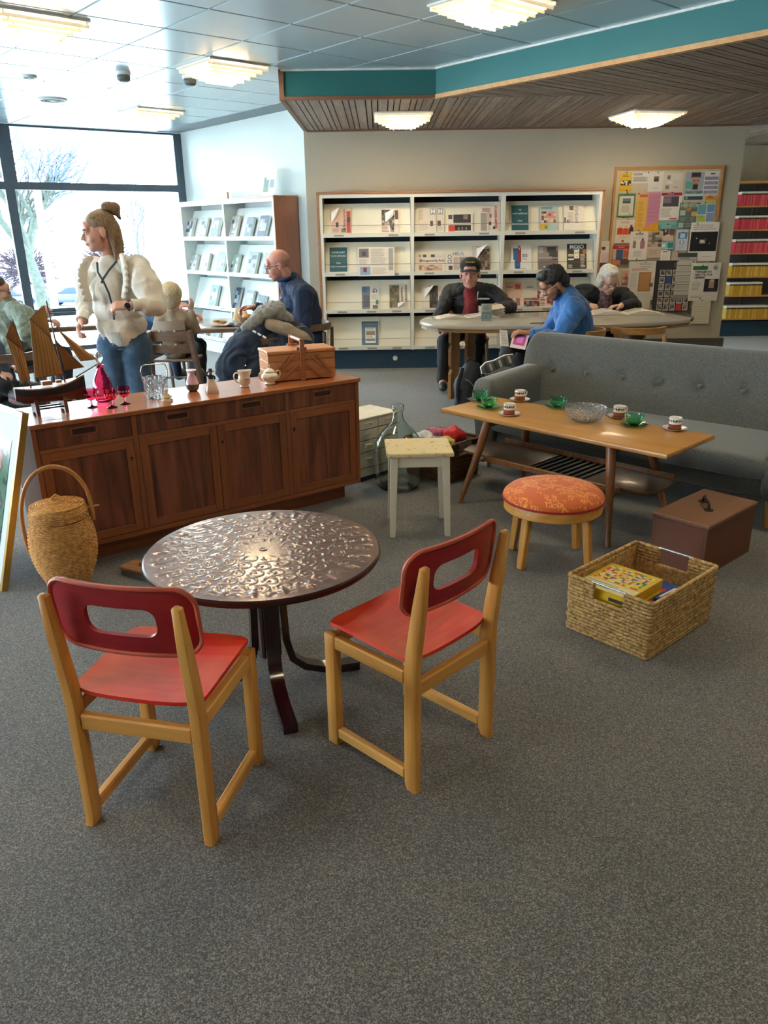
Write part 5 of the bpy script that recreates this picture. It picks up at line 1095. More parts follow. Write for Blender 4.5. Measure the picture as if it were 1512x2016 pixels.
# ------------------------------------------------------------ reading table with notched trestle legs
mat('table_grey', '#b5aea0', 0.22, var=0.04, scale=3, coat=0.3); wood('table_oak', '#8a6238', '#b08552', 'X', 6, 0.4); mat('worn_black', '#2a2522', 0.6, var=.4, scale=25)
rt = thing('reading_table', 'long boat-shaped grey reading table where three people sit', 'table', (0, 0, 0))
TP = [(0.363, 7.468), (0.385, 7.66), (0.45, 7.84), (0.578, 8.0), (0.80, 8.06), (1.361, 8.10), (2.003, 8.20), (2.70, 8.33), (2.80, 8.20), (2.93, 7.62), (2.945, 7.45), (2.88, 7.31), (2.668, 7.16), (2.3, 7.05), (2.024, 7.0), (1.423, 6.98), (0.9, 7.0), (0.681, 7.04), (0.50, 7.15), (0.40, 7.29)]
obj('table_top', prism(TP[::-1], .705, .74, .008, 2), 'table_grey', rt, 40); obj('edge_band', prism([(1.65 + (x-1.65)*.985, 7.55 + (y-7.55)*.975) for x, y in TP][::-1], .675, .7045), 'table_oak', rt)
obj('worn_edge', tube([(2.72, 8.325, .735), (2.80, 8.20, .736), (2.93, 7.62, .736), (2.948, 7.45, .732), (2.88, 7.305, .728)], .013, 6), 'worn_black', rt, 60)
def notched(x, y, rot):
    pr = [(-.10, 0), (.10, 0), (.10, .24), (.075, .28), (.10, .33), (.10, .48), (.08, .51), (.10, .54), (.10, .6745), (-.10, .6745), (-.10, .54), (-.08, .51), (-.10, .48), (-.10, .33), (-.075, .28), (-.10, .24)]
    return mv(rz(mv(prism(pr, -.016, .016, plane='XZ'), 0, 0, 0), rot), x, y)
for x, y, r in ((.70, 7.50, 60), (.86, 7.56, 60), (2.35, 7.62, 120), (2.5, 7.66, 120)): obj('trestle_leg', notched(x, y, RAD(r)), 'table_oak', rt)
# ------------------------------------------------------------ wooden chairs of the reading room
wood('chair_oak', '#8d6130', '#b98a4e', 'X', 7, 0.42); wood('chair_brown', '#5a4334', '#7a5f4c', 'X', 7, 0.45); mat('seat_dark', '#33383c', 0.8)
def wchair(label, x, y, rot, m='chair_oak', back=True, grp='wooden reading chairs', hb=.74):
    """chair facing local +y, curved top rail at -y"""
    t = thing('wooden_chair', label, 'chair', (x, y, 0), RAD(rot), grp)
    obj('seat', prism(rrect(-.21, .21, -.20, .22, .05), .425, .455, .008, 2), 'seat_dark' if m != 'chair_oak' else m, t, 40)
    for sx in (-1, 1):
        obj('leg', tube([(sx*.18, .19, .425), (sx*.20, .21, 0)], [.018, .014], 10), m, t, 50)
        obj('leg', tube([(sx*.19, -.19, hb - .06), (sx*.185, -.185, .43), (sx*.205, -.235, 0)], [.018, .019, .014], 10), m, t, 50)
    if back:
        pts = [(.25*math.sin(a), .02 - .245*math.cos(a) + .02, 0) for a in [RAD(k) for k in range(-66, 67, 6)]]
        v = []; f = []
        for i, p in enumerate(pts):
            n = Vector((p[0], p[1] - .04, 0)).normalized()
            for dn, z in ((-.012, hb - .055), (.012, hb - .055), (.014, hb), (-.010, hb)): v.append((p[0] + n.x*dn, p[1] + n.y*dn, z))
        k = len(pts)
        for i in range(k - 1):
            for j in range(4): f.append((i*4+j, i*4+(j+1) % 4, (i+1)*4+(j+1) % 4, (i+1)*4+j))
        f += [(0, 1, 2, 3), tuple((k-1)*4 + j for j in range(4))[::-1]]
        obj('top_rail', (v, f), m, t, 40)
    for sx in (-1, 1): obj('side_rail', box(sx*.185 - .009, sx*.185 + .009, -.18, .18, .385, .4245), m, t)
    return t
wchair('round-backed oak chair pushed to the reading table behind the sofa', 2.23, 6.86, 0)
wchair('oak chair under the man in the blue pullover', 1.70, 6.72, 75, grp='wooden reading chairs')
wchair('oak chair of the man in the black cap', .95, 8.58, 180); wchair('oak chair of the white-haired woman', 2.40, 8.72, 185)
# ------------------------------------------------------------ cafe table at the window, chairs, high chair
mat('cafe_top', '#a89a8c', 0.18, var=.05, scale=4, coat=.3); wood('cafe_edge', '#5b4536', '#7a604c', 'X', 6, 0.4); mat('cafe_leg', '#4e4640', 0.45)
def cafe(label, x, y, r, w, d):
    t = thing('cafe_table', label, 'table', (x, y, 0), RAD(r))
    obj('table_top', prism(rrect(-w/2, w/2, -d/2, d/2, .12), .735, .75, .004, 2), 'cafe_top', t, 40); obj('edge_band', prism(rrect(-w/2 + .004, w/2 - .004, -d/2 + .004, d/2 - .004, .118), .705, .7345), 'cafe_edge', t, 40)
    for sx in (-1, 1):
        for sy in (-1, 1): obj('leg', tube([(sx*(w/2 - .10), sy*(d/2 - .10), .705), (sx*(w/2 - .08), sy*(d/2 - .08), 0)], [.026, .022], 12), 'cafe_leg', t, 60)
    return t
cafe('brown-edged cafe table with food where the bald man eats', -1.33, 7.50, 8, 1.15, .85)
cafe('second cafe table by the window, left of the woman in white', -3.02, 7.66, 20, .9, .7)
wchair('dark wooden chair carrying the bald man', -.66, 6.95, 84, 'chair_brown', hb=.80); 
wchair('dark chair with a navy coat thrown over it', -.90, 6.12, 10, 'chair_brown', hb=.80)
wchair('dark chair by the window table under the reader in grey-green', -3.3, 7.12, -20, 'chair_brown', hb=.82)
wchair('dark chair behind the model ship', -2.62, 5.42, 35, 'chair_brown', hb=.80)
wchair('dark chair at the far side of the cafe table', -2.22, 7.68, -95, 'chair_brown', hb=.78)
mat('steel_tube', '#8a8f94', .3, metal=.8); wood('hc_wood', '#5f4a3e', '#836a5a', 'X', 7, 0.45); mat('peg_pale', '#c9b49a', .5)
hc = thing('high_chair', 'brown wooden high chair with slatted back and slanting side, toddler in it', 'high chair', (-1.64, 6.22, 0), RAD(-4))
for sx in (-1, 1):
    obj('side_post', bar((sx*.16, -.13, .84), (sx*.235, .0, .02), .030, .07, up=(0, 1, 0)), 'hc_wood', hc)
    obj('floor_runner', box(sx*.235 - .015, sx*.235 + .015, -.20, .24, 0, .035), 'hc_wood', hc)
    obj('front_brace', bar((sx*.20, -.04, .40), (sx*.235, .20, .03), .028, .05, up=(0, 1, 0)), 'hc_wood', hc)
def slat(z, h, w, y, curve=.03):
    def g(u, v): x = (u - .5)*w; return (x, y - curve*(1 - (2*u - 1)**2), z + v*h)
    return solid(grid(g, 12, 2), .009)
obj('back_slat', slat(.76, .075, .30, -.10), 'hc_wood', hc, 40); obj('back_slat', slat(.665, .07, .31, -.09), 'hc_wood', hc, 40); obj('head_rest', slat(.845, .07, .25, -.11), mat('hc_pale', '#8d7f72', .5), hc, 40)
for z in (.842, .738):
    for x in (-.07, .05): obj('bolt', sphere((x, -.145, z), .010, 10, 6), 'peg_pale', hc, 180)
obj('seat', box(-.16, .165, -.12, .16, .60, .618, .004), 'hc_wood', hc); obj('foot_plate', box(-.19, .19, -.06, .22, .30, .318, .004), 'hc_wood', hc)
obj('cross_bar', tube([(-.2, -.02, .46), (.2, -.02, .46)], .008, 8), 'steel_tube', hc, 60)
# food on the cafe table
mat('card_brown', '#8a6a50', .7); mat('food_brown', '#a5743a', .6, var=.3, scale=40, bump=.5, bscale=60); mat('paper_tan', '#cbb08a', .7); mat('foil_dark', '#3d3f4a', .4)
obj('food_bowl', vessel([(.055, 0), (.085, .075), (.088, .078)], .003, 28), 'card_brown', loc=(-1.22, 7.22, .7502), smooth=40, label='brown cardboard bowl with food on the cafe table', cat='bowl')
f_ = obj('burger', join(sphere((0, 0, .02), .055, 18, 10, (1, 1, .6))), 'food_brown', loc=(-1.22, 7.22, .80), smooth=180, label='golden food heaped in the brown bowl', cat='food')
obj('food_plate', lathe([(.05, 0), (.10, .012), (.11, .016), (.10, .014), (.04, .006), (.001, .006)], 32, True, False), 'paper_tan', loc=(-1.45, 7.19, .7502), smooth=40, label='tan plate of crisps at the cafe table edge', cat='plate')
rr = random.Random(8)
for k in range(7): obj('crisp', xf(sphere((0, 0, 0), .028, 10, 6, (1, .8, .35)), Matrix.Rotation(rr.uniform(-.6, .6), 4, 'X')), 'food_brown', loc=(-1.47 + rr.uniform(-.045, .045), 7.19 + rr.uniform(-.04, .04), .778 + rr.uniform(0, .018)), smooth=180, label='brown crisp heaped on the tan plate', cat='food', group='crisps on the tan plate')
obj('napkin', solid(grid(lambda u, v: (u*.15 - .07, v*.06, .02 + .13*v*math.sin(PI*u)**.6 + .02*math.sin(9*u)), 12, 8), .002), 'paper_tan', loc=(-1.32, 7.35, .7502), smooth=60, label='crumpled tan paper napkin standing behind the bowl', cat='napkin')
obj('food_bowl', vessel([(.05, 0), (.075, .07), (.078, .073)], .003, 28), 'paper_tan', loc=(-1.08, 7.25, .7502), smooth=40, label='second paper bowl beside the bald man\'s hands', cat='bowl')
obj('foil_wrap', solid(grid(lambda u, v: (u*.16, v*.09, .012 + .018*math.sin(7*u)*math.cos(5*v + 1)), 12, 8), .002), 'foil_dark', loc=(-1.40, 7.08, .752), smooth=60, label='dark crumpled wrapper at the table edge', cat='wrapper')
# ------------------------------------------------------------ things on the sideboard
def model_ship():
    t = thing('model_ship', 'wooden model ship with tan sails on a stand on the sideboard', 'model ship', on_sb(0.0, 0.215), SBR)
    mat('sail_tan', '#c08a4e', .8, var=.12, scale=10); mat('sail_brown', '#9c6338', .8, var=.12, scale=10); mat('hull_dark', '#20222b', .35); mat('hull_red', '#5b2a24', .4); wood('ship_rail', '#9a6238', '#b98250', 'X', 9, .4); wood('ship_mast', '#5b3626', '#744a34', 'Z', 9, .45); mat('ship_seam', '#5b3d22', .8); mat('rig', '#4a3a30', .7)
    def hull(z_lo, z_hi, f0, f1):
        v = []; f = []; n = 20; m = 6
        for i in range(n + 1):
            s = i/n; x = -.005 + .325*s; sheer = .128 + .05*(s - .42)**2*1.1 + .035*max(0, s - .5)
            wd = .052*(1 - abs(2*s - .92)**2.6*.85) if s < .97 else .006
            wd = max(.003, wd*(1 - .85*max(0, (s - .72)/.28)**2)); kz = .048 + .010*(1 - s) + (.02*max(0, .12 - s)/.12)
            for j in range(m + 1):
                q = f0 + (f1 - f0)*j/m; z = kz + (sheer - kz)*q; w = wd*math.sin(PI/2*min(1, q*1.25))**.7 if q > 0 else .003
                v.append((x, w, z))
            for j in range(m + 1):
                q = f1 - (f1 - f0)*j/m; z = kz + (sheer - kz)*q; w = wd*math.sin(PI/2*min(1, q*1.25))**.7 if q > 0 else .003
                v.append((x, -w, z))
        k = 2*(m + 1)
        for i in range(n):
            for j in range(k): f.append((i*k+j, i*k+(j+1) % k, (i+1)*k+(j+1) % k, (i+1)*k+j))
        f += [tuple(range(k))[::-1], tuple(range(n*k, n*k+k))]
        return v, f
    h = obj('hull', hull(0, 1, .5, .93), 'hull_dark', t, 50); obj('keel', hull(0, 1, 0, .5), 'hull_red', t, 50); obj('deck', hull(0, 1, .93, 1.0), 'ship_rail', t, 50)
    def spar(a, b, r=.0028, nm='spar', m='ship_mast'): return obj(nm, tube([a, b], [r, r*.7], 7), m, t, 60)
    spar((.228, 0, .12), (.200, 0, .52), .0042, 'mast'); spar((.072, 0, .11), (.042, 0, .45), .0036, 'mast'); spar((.28, 0, .155), (.405, 0, .213), .0034, 'bowsprit')
    spar((.115, .004, .447), (.197, .004, .348), .0026, 'gaff'); spar((.0, .004, .376), (.066, .004, .302), .0024, 'gaff'); spar((.092, .004, .172), (.224, .004, .176), .0026, 'boom'); spar((.028, .004, .152), (.072, .004, .172), .0024, 'boom')
    def sail(pts, m, seams=5, bulge=.010):
        a, b, c, d = [Vector((p[0], 0, p[1])) for p in pts]
        def g(u, w):
            p = (a.lerp(b, u)).lerp(d.lerp(c, u), w); return (p.x, -.004 - bulge*math.sin(PI*u)*math.sin(PI*w), p.z)
        o = obj('sail', solid(grid(g, 10, 10), .0012), m, t, 60)
        for k in range(1, seams + 1):
            u = k/(seams + 1); obj('seam', tube([(Vector(g(u, w/8)) + Vector((0, -.0012, 0))) for w in range(9)], .0007, 4), 'ship_seam', o)
        obj('bolt_rope', tube([g(0, 0), g(.5, 0), g(1, 0), g(1, .5), g(1, 1), g(.5, 1), g(0, 1), g(0, .5)], .0013, 5, True), 'ship_mast', o)
    sail(((.115, .445), (.197, .345), (.222, .178), (.095, .174)), 'sail_tan', 6); sail(((.118, .448), (.187, .502), (.196, .362), (.195, .352)), 'sail_tan', 0, .004)
    sail(((.001, .373), (.066, .302), (.072, .174), (.030, .154)), 'sail_tan', 4); sail(((.002, .378), (.041, .443), (.066, .315), (.064, .306)), 'sail_brown', 0, .004)
    sail(((.216, .340), (.219, .330), (.326, .199), (.233, .195)), 'sail_brown', 4); sail(((.229, .393), (.232, .387), (.391, .231), (.313, .230)), 'sail_tan', 4)
    for a, b in (((.2, 0, .515), (.40, 0, .212)), ((.2, 0, .5), (.17, .045, .15)), ((.2, 0, .5), (.17, -.045, .15)), ((.05, 0, .43), (.03, .04, .13)), ((.05, 0, .43), (.03, -.04, .13)), ((.2, 0, .5), (.055, 0, .40))): obj('rigging', tube([a, b], .0008, 4), 'rig', t)
    obj('deck_house', box(.12, .165, -.018, .018, .135, .155, .002), 'ship_rail', t); obj('hatch', box(.185, .21, -.012, .012, .14, .152), 'ship_rail', t)
    for x in (.075, .205): obj('stand_leg', join(prism([(-.05, 0), (-.028, 0), (-.022, .012), (.022, .012), (.028, 0), (.05, 0), (.042, .06), (.03, .075), (.012, .058), (-.012, .058), (-.03, .075), (-.042, .06)], x - .008, x + .008, plane='YZ')), 'ship_mast', t)
    obj('stand_bar', tube([(.075, -.03, .03), (.205, -.03, .03)], .004, 8), 'hull_dark', t, 60); obj('stand_bar', tube([(.075, .03, .03), (.205, .03, .03)], .004, 8), 'hull_dark', t, 60)
    return t
sp_ = model_ship(); sp_.location = on_sb(.01, .215); sp_.rotation_euler = (0, 0, SBR)
glass('ruby', '#ff7ba0', 0.0, 1.35); glass('clear_cut', '#f3f8fa', 0.02, 1.45, bump=.5, bscale=60); glass('clear_glass', '#f6fbfb', 0.0, 1.45); setin(MATS['clear_cut'].node_tree.nodes['Principled BSDF'], Transmission_Weight=.9, Base_Color=C('#fbfdfd')); mat('etch', '#f3d0da', .5)
def decanter(loc):
    t = thing('decanter', 'ruby glass decanter with clear stopper on the sideboard', 'decanter', loc)
    obj('body', hollow([(.034, 0), (.042, .006), (.048, .03), (.050, .06), (.047, .09), (.037, .12), (.024, .145), (.017, .162), (.0165, .180), (.021, .186)], .0022, 40), 'ruby', t, 60)
    obj('stopper', lathe([(.001, .17), (.010, .172), (.011, .187), (.008, .192), (.014, .200), (.019, .215), (.019, .232), (.012, .247), (.001, .250)], 24, False, False), 'clear_glass', t, 60)
    for k in range(7):
        a = 2*PI*k/7; 
        for q in range(6):
            b = q*PI/3; obj('etched_petal', xf(sphere((0, 0, 0), .0065, 8, 5, (.12, .45, 1)), Matrix.Rotation(a, 4, 'Z') @ Matrix.Translation((.0492, .0, .055)) @ Matrix.Rotation(b, 4, 'X') @ Matrix.Translation((0, 0, .007))), 'etch', t, 180)
decanter(on_sb(.445, .325)); 
def goblet(loc, lab):
    t = thing('goblet', lab, 'glass', loc, 0, 'ruby goblets on the sideboard')
    obj('bowl', hollow([(.004, .036), (.016, .039), (.027, .05), (.031, .067), (.030, .085), (.0295, .090)], .0013, 32), 'ruby', t, 60)
    obj('stem', lathe([(.027, 0), (.025, .003), (.008, .007), (.005, .014), (.0065, .022), (.0045, .030), (.006, .0365)], 24), 'ruby', t, 60)
    for k in range(5): obj('etched_petal', xf(sphere((0, 0, 0), .005, 8, 5, (.15, 1, 1)), Matrix.Rotation(-PI/2 + .5*k - .8, 4, 'Z') @ Matrix.Translation((.0302, 0, .068))), 'etch', t, 180)
goblet(on_sb(.345, .205), 'ruby etched goblet nearest the model ship'); goblet(on_sb(.42, .135), 'ruby etched goblet in front, before the decanter'); goblet(on_sb(.50, .175), 'ruby etched goblet at the right of the three')
ib = thing('ice_bucket', 'clear cut-glass ice bucket with twisted metal handle', 'ice bucket', on_sb(.69, .235), .5)
obj('bucket', hollow([(.046, 0), (.049, .006), (.056, .05), (.061, .10), (.063, .108)], .004, 40), 'clear_cut', ib, 60)
for k in range(18):
    a = 2*PI*k/18; obj('cut_rib', tube([(.0495*math.cos(a), .0495*math.sin(a), .008), (.0555*math.cos(a + .15), .0555*math.sin(a + .15), .05), (.062*math.cos(a), .062*math.sin(a), .10)], [.003, .0042, .003], 6), 'clear_glass', ib, 60)
obj('handle', rope([(-.064, 0, .095), (-.068, 0, .14), (-.060, 0, .165), (-.045, 0, .172), (.045, 0, .172), (.060, 0, .165), (.068, 0, .14), (.064, 0, .095)], .003, .012), 'basket_steel', ib, 60)
mat('china', '#ece3cc', .2, coat=.4, var=.02); mat('china_pink', '#dcb9bd', .25, var=.06); mat('china_yellow', '#e6cf7a', .3); mat('gilt', '#a57f35', .3, metal=.6); mat('flower_brown', '#9a6a50', .5); mat('dark_brown', '#3a2722', .45)
bb = thing('baby_figurine', 'small white figurine of a child in a flower', 'figurine', on_sb(.69, .10))
obj('flower_base', lathe([(.026, 0), (.028, .008), (.022, .014), (.008, .016)], 24, f=lambda r, z, t: r*(1 + .12*math.sin(6*t))), 'china', bb, 60)
for k in range(6): a = k*PI/3; obj('petal', xf(sphere((0, 0, 0), .014, 10, 6, (1, .7, .35)), Matrix.Rotation(a, 4, 'Z') @ Matrix.Translation((.018, 0, .022)) @ Matrix.Rotation(-.6, 4, 'Y')), 'china_yellow' if k % 2 else 'china', bb, 180)
obj('body', join(sphere((0, 0, .034), .014, 14, 8, (1, .9, 1.1)), sphere((.012, -.006, .034), .006, 8, 6), sphere((-.012, -.006, .034), .006, 8, 6)), 'china', bb, 180); obj('head', sphere((0, 0, .057), .0125, 14, 10), 'china', bb, 180)
vs = thing('bud_vase', 'pink and dark green glass bud vase', 'vase', on_sb(.905, .265))
mat('vase_dark', '#4a4f48', .12, var=.35, scale=22, coat=.5); mat('vase_pink', '#d9a9b4', .12, var=.06, coat=.5)
obj('lower_body', lathe([(.020, 0), (.024, .004), (.033, .018), (.036, .032), (.0352, .040)], 32, True, True), 'vase_dark', vs, 60)
obj('upper_body', lathe([(.0352, .0402), (.033, .052), (.025, .072), (.018, .088), (.0155, .098), (.017, .104), (.024, .110), (.026, .113), (.023, .114), (.014, .104), (.012, .09)], 32, True, True), 'vase_pink', vs, 60); obj('rim', tube([(.0255*math.cos(2*PI*k/28), .0255*math.sin(2*PI*k/28), .1135) for k in range(28)], .0022, 6, True), 'china', vs, 60)
ld_ = thing('lady_figurine', 'porcelain lady figurine with brown hat and bodice', 'figurine', on_sb(.965, .155), .6)
obj('skirt', lathe([(.034, 0), (.035, .006), (.030, .03), (.022, .055), (.012, .074)], 28, f=lambda r, z, t: r*(1 + .07*math.sin(9*t)*(1 - z/.08))), mat('skirt_peach', '#d9bfa4', .3, var=.05), ld_, 60)
obj('sash', solid(grid(lambda u, v: ((.034 - .016*v)*math.cos(.4 + u*1.3) + .001, (.034 - .016*v)*math.sin(.4 + u*1.3), .004 + v*.062), 8, 8), .004), mat('sash_green', '#8a8a5a', .4), ld_, 60)
obj('bodice', join(sphere((0, 0, .084), .014, 12, 8, (1.1, .8, 1.2)), tube([(.013, 0, .09), (.022, -.004, .082), (.014, -.014, .074)], .005, 6), tube([(-.013, 0, .09), (-.024, -.002, .098), (-.016, 0, .114)], .005, 6)), 'dark_brown', ld_, 180)
obj('head', sphere((0, -.002, .107), .009, 12, 8), mat('porcelain_skin', '#b98d74', .3), ld_, 180); obj('hat', lathe([(.022, .113), (.021, .116), (.011, .118), (.010, .128), (.004, .131)], 24), 'dark_brown', ld_, 50)
def scroll(cx, y, cz, s, flip=1): return [(cx + flip*s*p[0], y, cz + s*p[1]) for p in ((0, .55), (.25, .75), (.6, .72), (.78, .4), (.72, 0), (.5, -.35), (.15, -.6), (0, -.62))]
def sprig(t, rad, z, a0, n=5):
    for k in range(n): a = a0 + (k - n/2)*.16; obj('flower_decor', sphere(((rad + .0005)*math.cos(a), (rad + .0005)*math.sin(a), z + .008*math.sin(2.3*k)), .0035 + .001*(k % 2), 8, 5, (.5, .5, 1)), 'flower_brown', t, 180)
cr = thing('creamer', 'cream porcelain jug with gilt scroll handle and flowers', 'jug', on_sb(1.175, .185), SBR + PI)
obj('body', vessel([(.022, 0), (.026, .004), (.020, .010), (.030, .022), (.0345, .040), (.031, .060), (.0285, .072), (.032, .086), (.035, .092)], .002, 32, f=lambda r, z, t: r*(1 + .05*math.sin(8*t) * (.4 if z < .08 else 1)) + (.014*max(0, math.cos(t + PI))**6 if z > .07 else 0)), 'china', cr, 60)
obj('handle', tube(spath(scroll(.030, 0, .052, .040)), .0042, 8), 'china', cr, 60); sprig(cr, .034, .042, PI/2 + .2); 
sg_ = thing('sugar_bowl', 'cream porcelain sugar bowl with lid, two handles and flowers', 'bowl', on_sb(1.325, .165), SBR)
obj('body', lathe([(.026, 0), (.030, .004), (.023, .011), (.036, .022), (.0455, .036), (.046, .048), (.038, .060), (.030, .066), (.028, .067)], 36, f=lambda r, z, t: r*(1 + .035*math.sin(8*t))), 'china', sg_, 60)
obj('lid', lathe([(.030, .0675), (.031, .070), (.024, .080), (.010, .088), (.004, .090), (.006, .096), (.0075, .102), (.005, .110), (.001, .112)], 32, True, False), 'china', sg_, 60); obj('finial_ring', tube([(.009*math.cos(2*PI*k/16), 0, .103 + .009*math.sin(2*PI*k/16)) for k in range(16)], .002, 6, True), 'gilt', sg_, 60)
for s in (-1, 1): obj('handle', tube(spath(scroll(s*.040, 0, .045, .034, s)), .0038, 8), 'china', sg_, 60)
sprig(sg_, .0465, .042, -PI/2); sprig(cr, .034, .042, PI/2)
# sewing box
wood('sew_wood', '#a9683c', '#cf9360', 'X', 6, .4, ring=.6); wood('sew_dark', '#8d5432', '#ad7047', 'X', 6, .4)
sw = thing('sewing_box', 'wooden cantilever sewing box with diagonal struts on the sideboard', 'sewing box', on_sb(1.335, .195), SBR - RAD(14))
SWW, SWD, SWH = .40, .20, .175
for k, (z0, z1) in enumerate(((.006, .060), (.061, .115), (.116, .155))):
    for x0, x1 in ((0, SWW/2 - .001), (SWW/2 + .001, SWW)): obj('tray', box(x0 if k else x0, x1, 0, SWD, z0, z1, .003), 'sew_wood', sw)
for x0, x1 in ((-.004, SWW/2 - .001), (SWW/2 + .001, SWW + .004)): obj('lid', box(x0, x1, -.004, SWD + .004, .156, SWH, .005, 2), 'sew_wood', sw)
for y in (-.014, SWD + .004):
    obj('upright', box(SWW/2 - .014, SWW/2 + .014, y, y + .010, 0, .235, .002), 'sew_dark', sw)
    for s in (-1, 1):
        for (x0, z0, x1, z1) in ((.045, .148, .120, .075), (.085, .148, .175, .03), (.03, .088, .12, .012), ): obj('strut', bar((SWW/2 + s*x0, y + .008, z0), (SWW/2 + s*x1, y + .008, z1), .006, .018, up=(1, 0, 0), r=.002), 'sew_dark', sw)
obj('handle', tube([(SWW/2, -.012, .225), (SWW/2, SWD + .012, .225)], .010, 12), 'sew_dark', sw, 60)
for y in (-.002, SWD - .018): obj('foot_block', box(SWW/2 - .03, SWW/2 + .03, y, y + .02, SWH, SWH + .012), 'sew_dark', sw)
obj('price_tag', box(0, .018, 0, .012, 0, .001), 'label_white', loc=on_sb(1.755, .12, .7452), rot=(0, 0, SBR), label='tiny white price label at the right end of the sideboard', cat='label')
# ------------------------------------------------------------ things on the coffee table
mat('cup_white', '#efece4', .15, coat=.4, var=.01); mat('cup_brown', '#8a3f28', .25, var=.08); mat('leaf_green', '#4a5a3a', .4); mat('petal_blue', '#5f7390', .4); mat('petal_red', '#b05a5c', .4); mat('twig', '#2b2a26', .4)
def cup(x, y, rot, lab):
    t = thing('cup_and_saucer', lab, 'cup', (x, y, .5302), RAD(rot), 'folk-painted cups on the coffee table')
    obj('saucer', lathe([(.034, 0), (.036, .002), (.060, .010), (.0635, .0135), (.060, .0125), (.034, .005), (.001, .005)], 40, True, False), 'cup_white', t, 60)
    obj('saucer_ring', lathe([(.036, .0062), (.030, .0058), (.030, .0062), (.036, .0068)], 32, False, False), 'cup_brown', t, 60)
    obj('cup_base', lathe([(.028, .006), (.031, .010), (.0325, .018), (.0328, .034)], 36, True, True), 'cup_brown', t, 60)
    obj('cup_body', vessel([(.0328, .0342), (.0330, .050), (.0332, .066), (.0334, .068)], .002, 36), 'cup_white', t, 60)
    obj('handle', tube([(.032, 0, .058), (.046, 0, .060), (.053, 0, .050), (.050, 0, .036), (.040, 0, .026), (.032, 0, .024)], [.0035]*6, 8), 'cup_white', t, 60)
    for k in range(9):
        a = PI + (k - 4)*.42; m_ = ('leaf_green', 'twig', 'petal_blue', 'leaf_green', 'petal_red')[k % 5]
        obj('leaf_decor', xf(sphere((0, 0, 0), .0075, 10, 6, (.08, .75, 1)), Matrix.Rotation(a, 4, 'Z') @ Matrix.Translation((.0333, 0, .052)) @ Matrix.Rotation(.7 if k % 2 else -.6, 4, 'X')), m_, t, 180)
cup(.866, 4.794, 25, 'painted cup at the far edge of the coffee table'); cup(.737, 4.403, 35, 'painted cup near the front left of the coffee table'); cup(1.347, 4.300, 20, 'painted cup between the crystal bowl and a green cup'); cup(1.558, 4.002, 30, 'painted cup at the right end of the coffee table')
glass('green_glass', '#a8f0cd', 0.0, 1.35)
def gcup(x, y, rot, lab, stickers=False):
    t = thing('green_cup', lab, 'cup', (x, y, .5302), RAD(rot), 'green glass cups on the coffee table')
    obj('saucer', lathe([(.030, 0), (.034, .002), (.066, .010), (.074, .014), (.070, .0135), (.034, .0055), (.001, .005)], 40, True, False), 'green_glass', t, 60)
    obj('cup', vessel([(.018, .006), (.026, .009), (.040, .026), (.048, .048), (.050, .060), (.0502, .062)], .0022, 36), 'green_glass', t, 60)
    obj('handle', tube([(.047, 0, .052), (.062, 0, .052), (.066, 0, .042), (.058, 0, .030), (.042, 0, .028)], .0032, 8), 'green_glass', t, 60)
    if stickers: obj('price_label', box(-.032, -.020, -.0425, -.0415, .034, .044), 'label_white', t)
gcup(.621, 4.811, 60, 'green glass cup at the far left corner of the coffee table'); gcup(.645, 4.600, 120, 'green glass cup with white price label near the left end', True); gcup(1.058, 4.588, 20, 'green glass cup behind the crystal bowl'); gcup(1.373, 4.104, 40, 'green glass cup in front of a painted cup, right half')
cbw = thing('crystal_bowl', 'clear pressed-glass bowl in the middle of the coffee table', 'bowl', (1.137, 4.228, .5302))
obj('bowl', vessel([(.060, 0), (.066, .004), (.090, .022), (.106, .048), (.114, .075), (.116, .082)], .004, 48, f=lambda r, z, t: r*(1 + .012*math.sin(16*t) + (.02*math.cos(2*t)**8 if z > .07 else 0))), 'clear_cut', cbw, 60)
for k in range(24):
    a = 2*PI*k/24; obj('pressed_rib', tube([(.067*math.cos(a), .067*math.sin(a), .006), (.092*math.cos(a), .092*math.sin(a), .024), (.1065*math.cos(a), .1065*math.sin(a), .048)], .0028, 5), 'clear_glass', cbw, 60)
# ------------------------------------------------------------ things in the baskets
bM = Matrix.Translation((1.052, 2.846, 0)) @ Matrix.Rotation(RAD(41.5 - 90), 4, 'Z')
def gamebox(lab, lx, ly, lz, w, d, h, rot, top, side, rects):
    q = bM @ Vector((lx, ly, lz)); t = thing('puzzle_box', lab, 'box', tuple(q), RAD(41.5 - 90 + rot))
    obj('carton', box(0, w, 0, d, 0, h, .002), mat('carton_' + side[1:], side, .45), t)
    s = sheet('lid_print', w, d, rects, top, t, loc=(0, 0, h + .0018), rot=(-PI/2, 0, 0), t=.0012); return t
R5 = random.Random(5)
pz = [(.02, .68, .98, .98, '#d8cf9e'), (.06, .06, .94, .66, '#d9b53a')] + photo(.08, .08, .92, .64, ['#c93a34', '#3d7a5a', '#e0c23c', '#3c5a9c', '#e4a07c', '#d8d0a0', '#8a9c4a', '#d9b53a', '#e0c23c', '#dcc060', '#e6cf7c'], 17, 13, 17) + lines(.08, .72, .7, .94, 3, '#a8a080')
gamebox('yellow puzzle box with a colourful picture, topmost in the seagrass basket', -.165, -.225, .162, .235, .262, .045, 1, '#d6b233', '#dcb01f', [(a, 1 - d_, c_, 1 - b, e) for a, b, c_, d_, e in pz])
obj('maker_strip', box(-.03, .045, -.0012, 0, .006, .02), 'ink', [o for o in bpy.data.objects if o.get('label', '').startswith('yellow puzzle box')][0], loc=(.18, -.0015, .008))
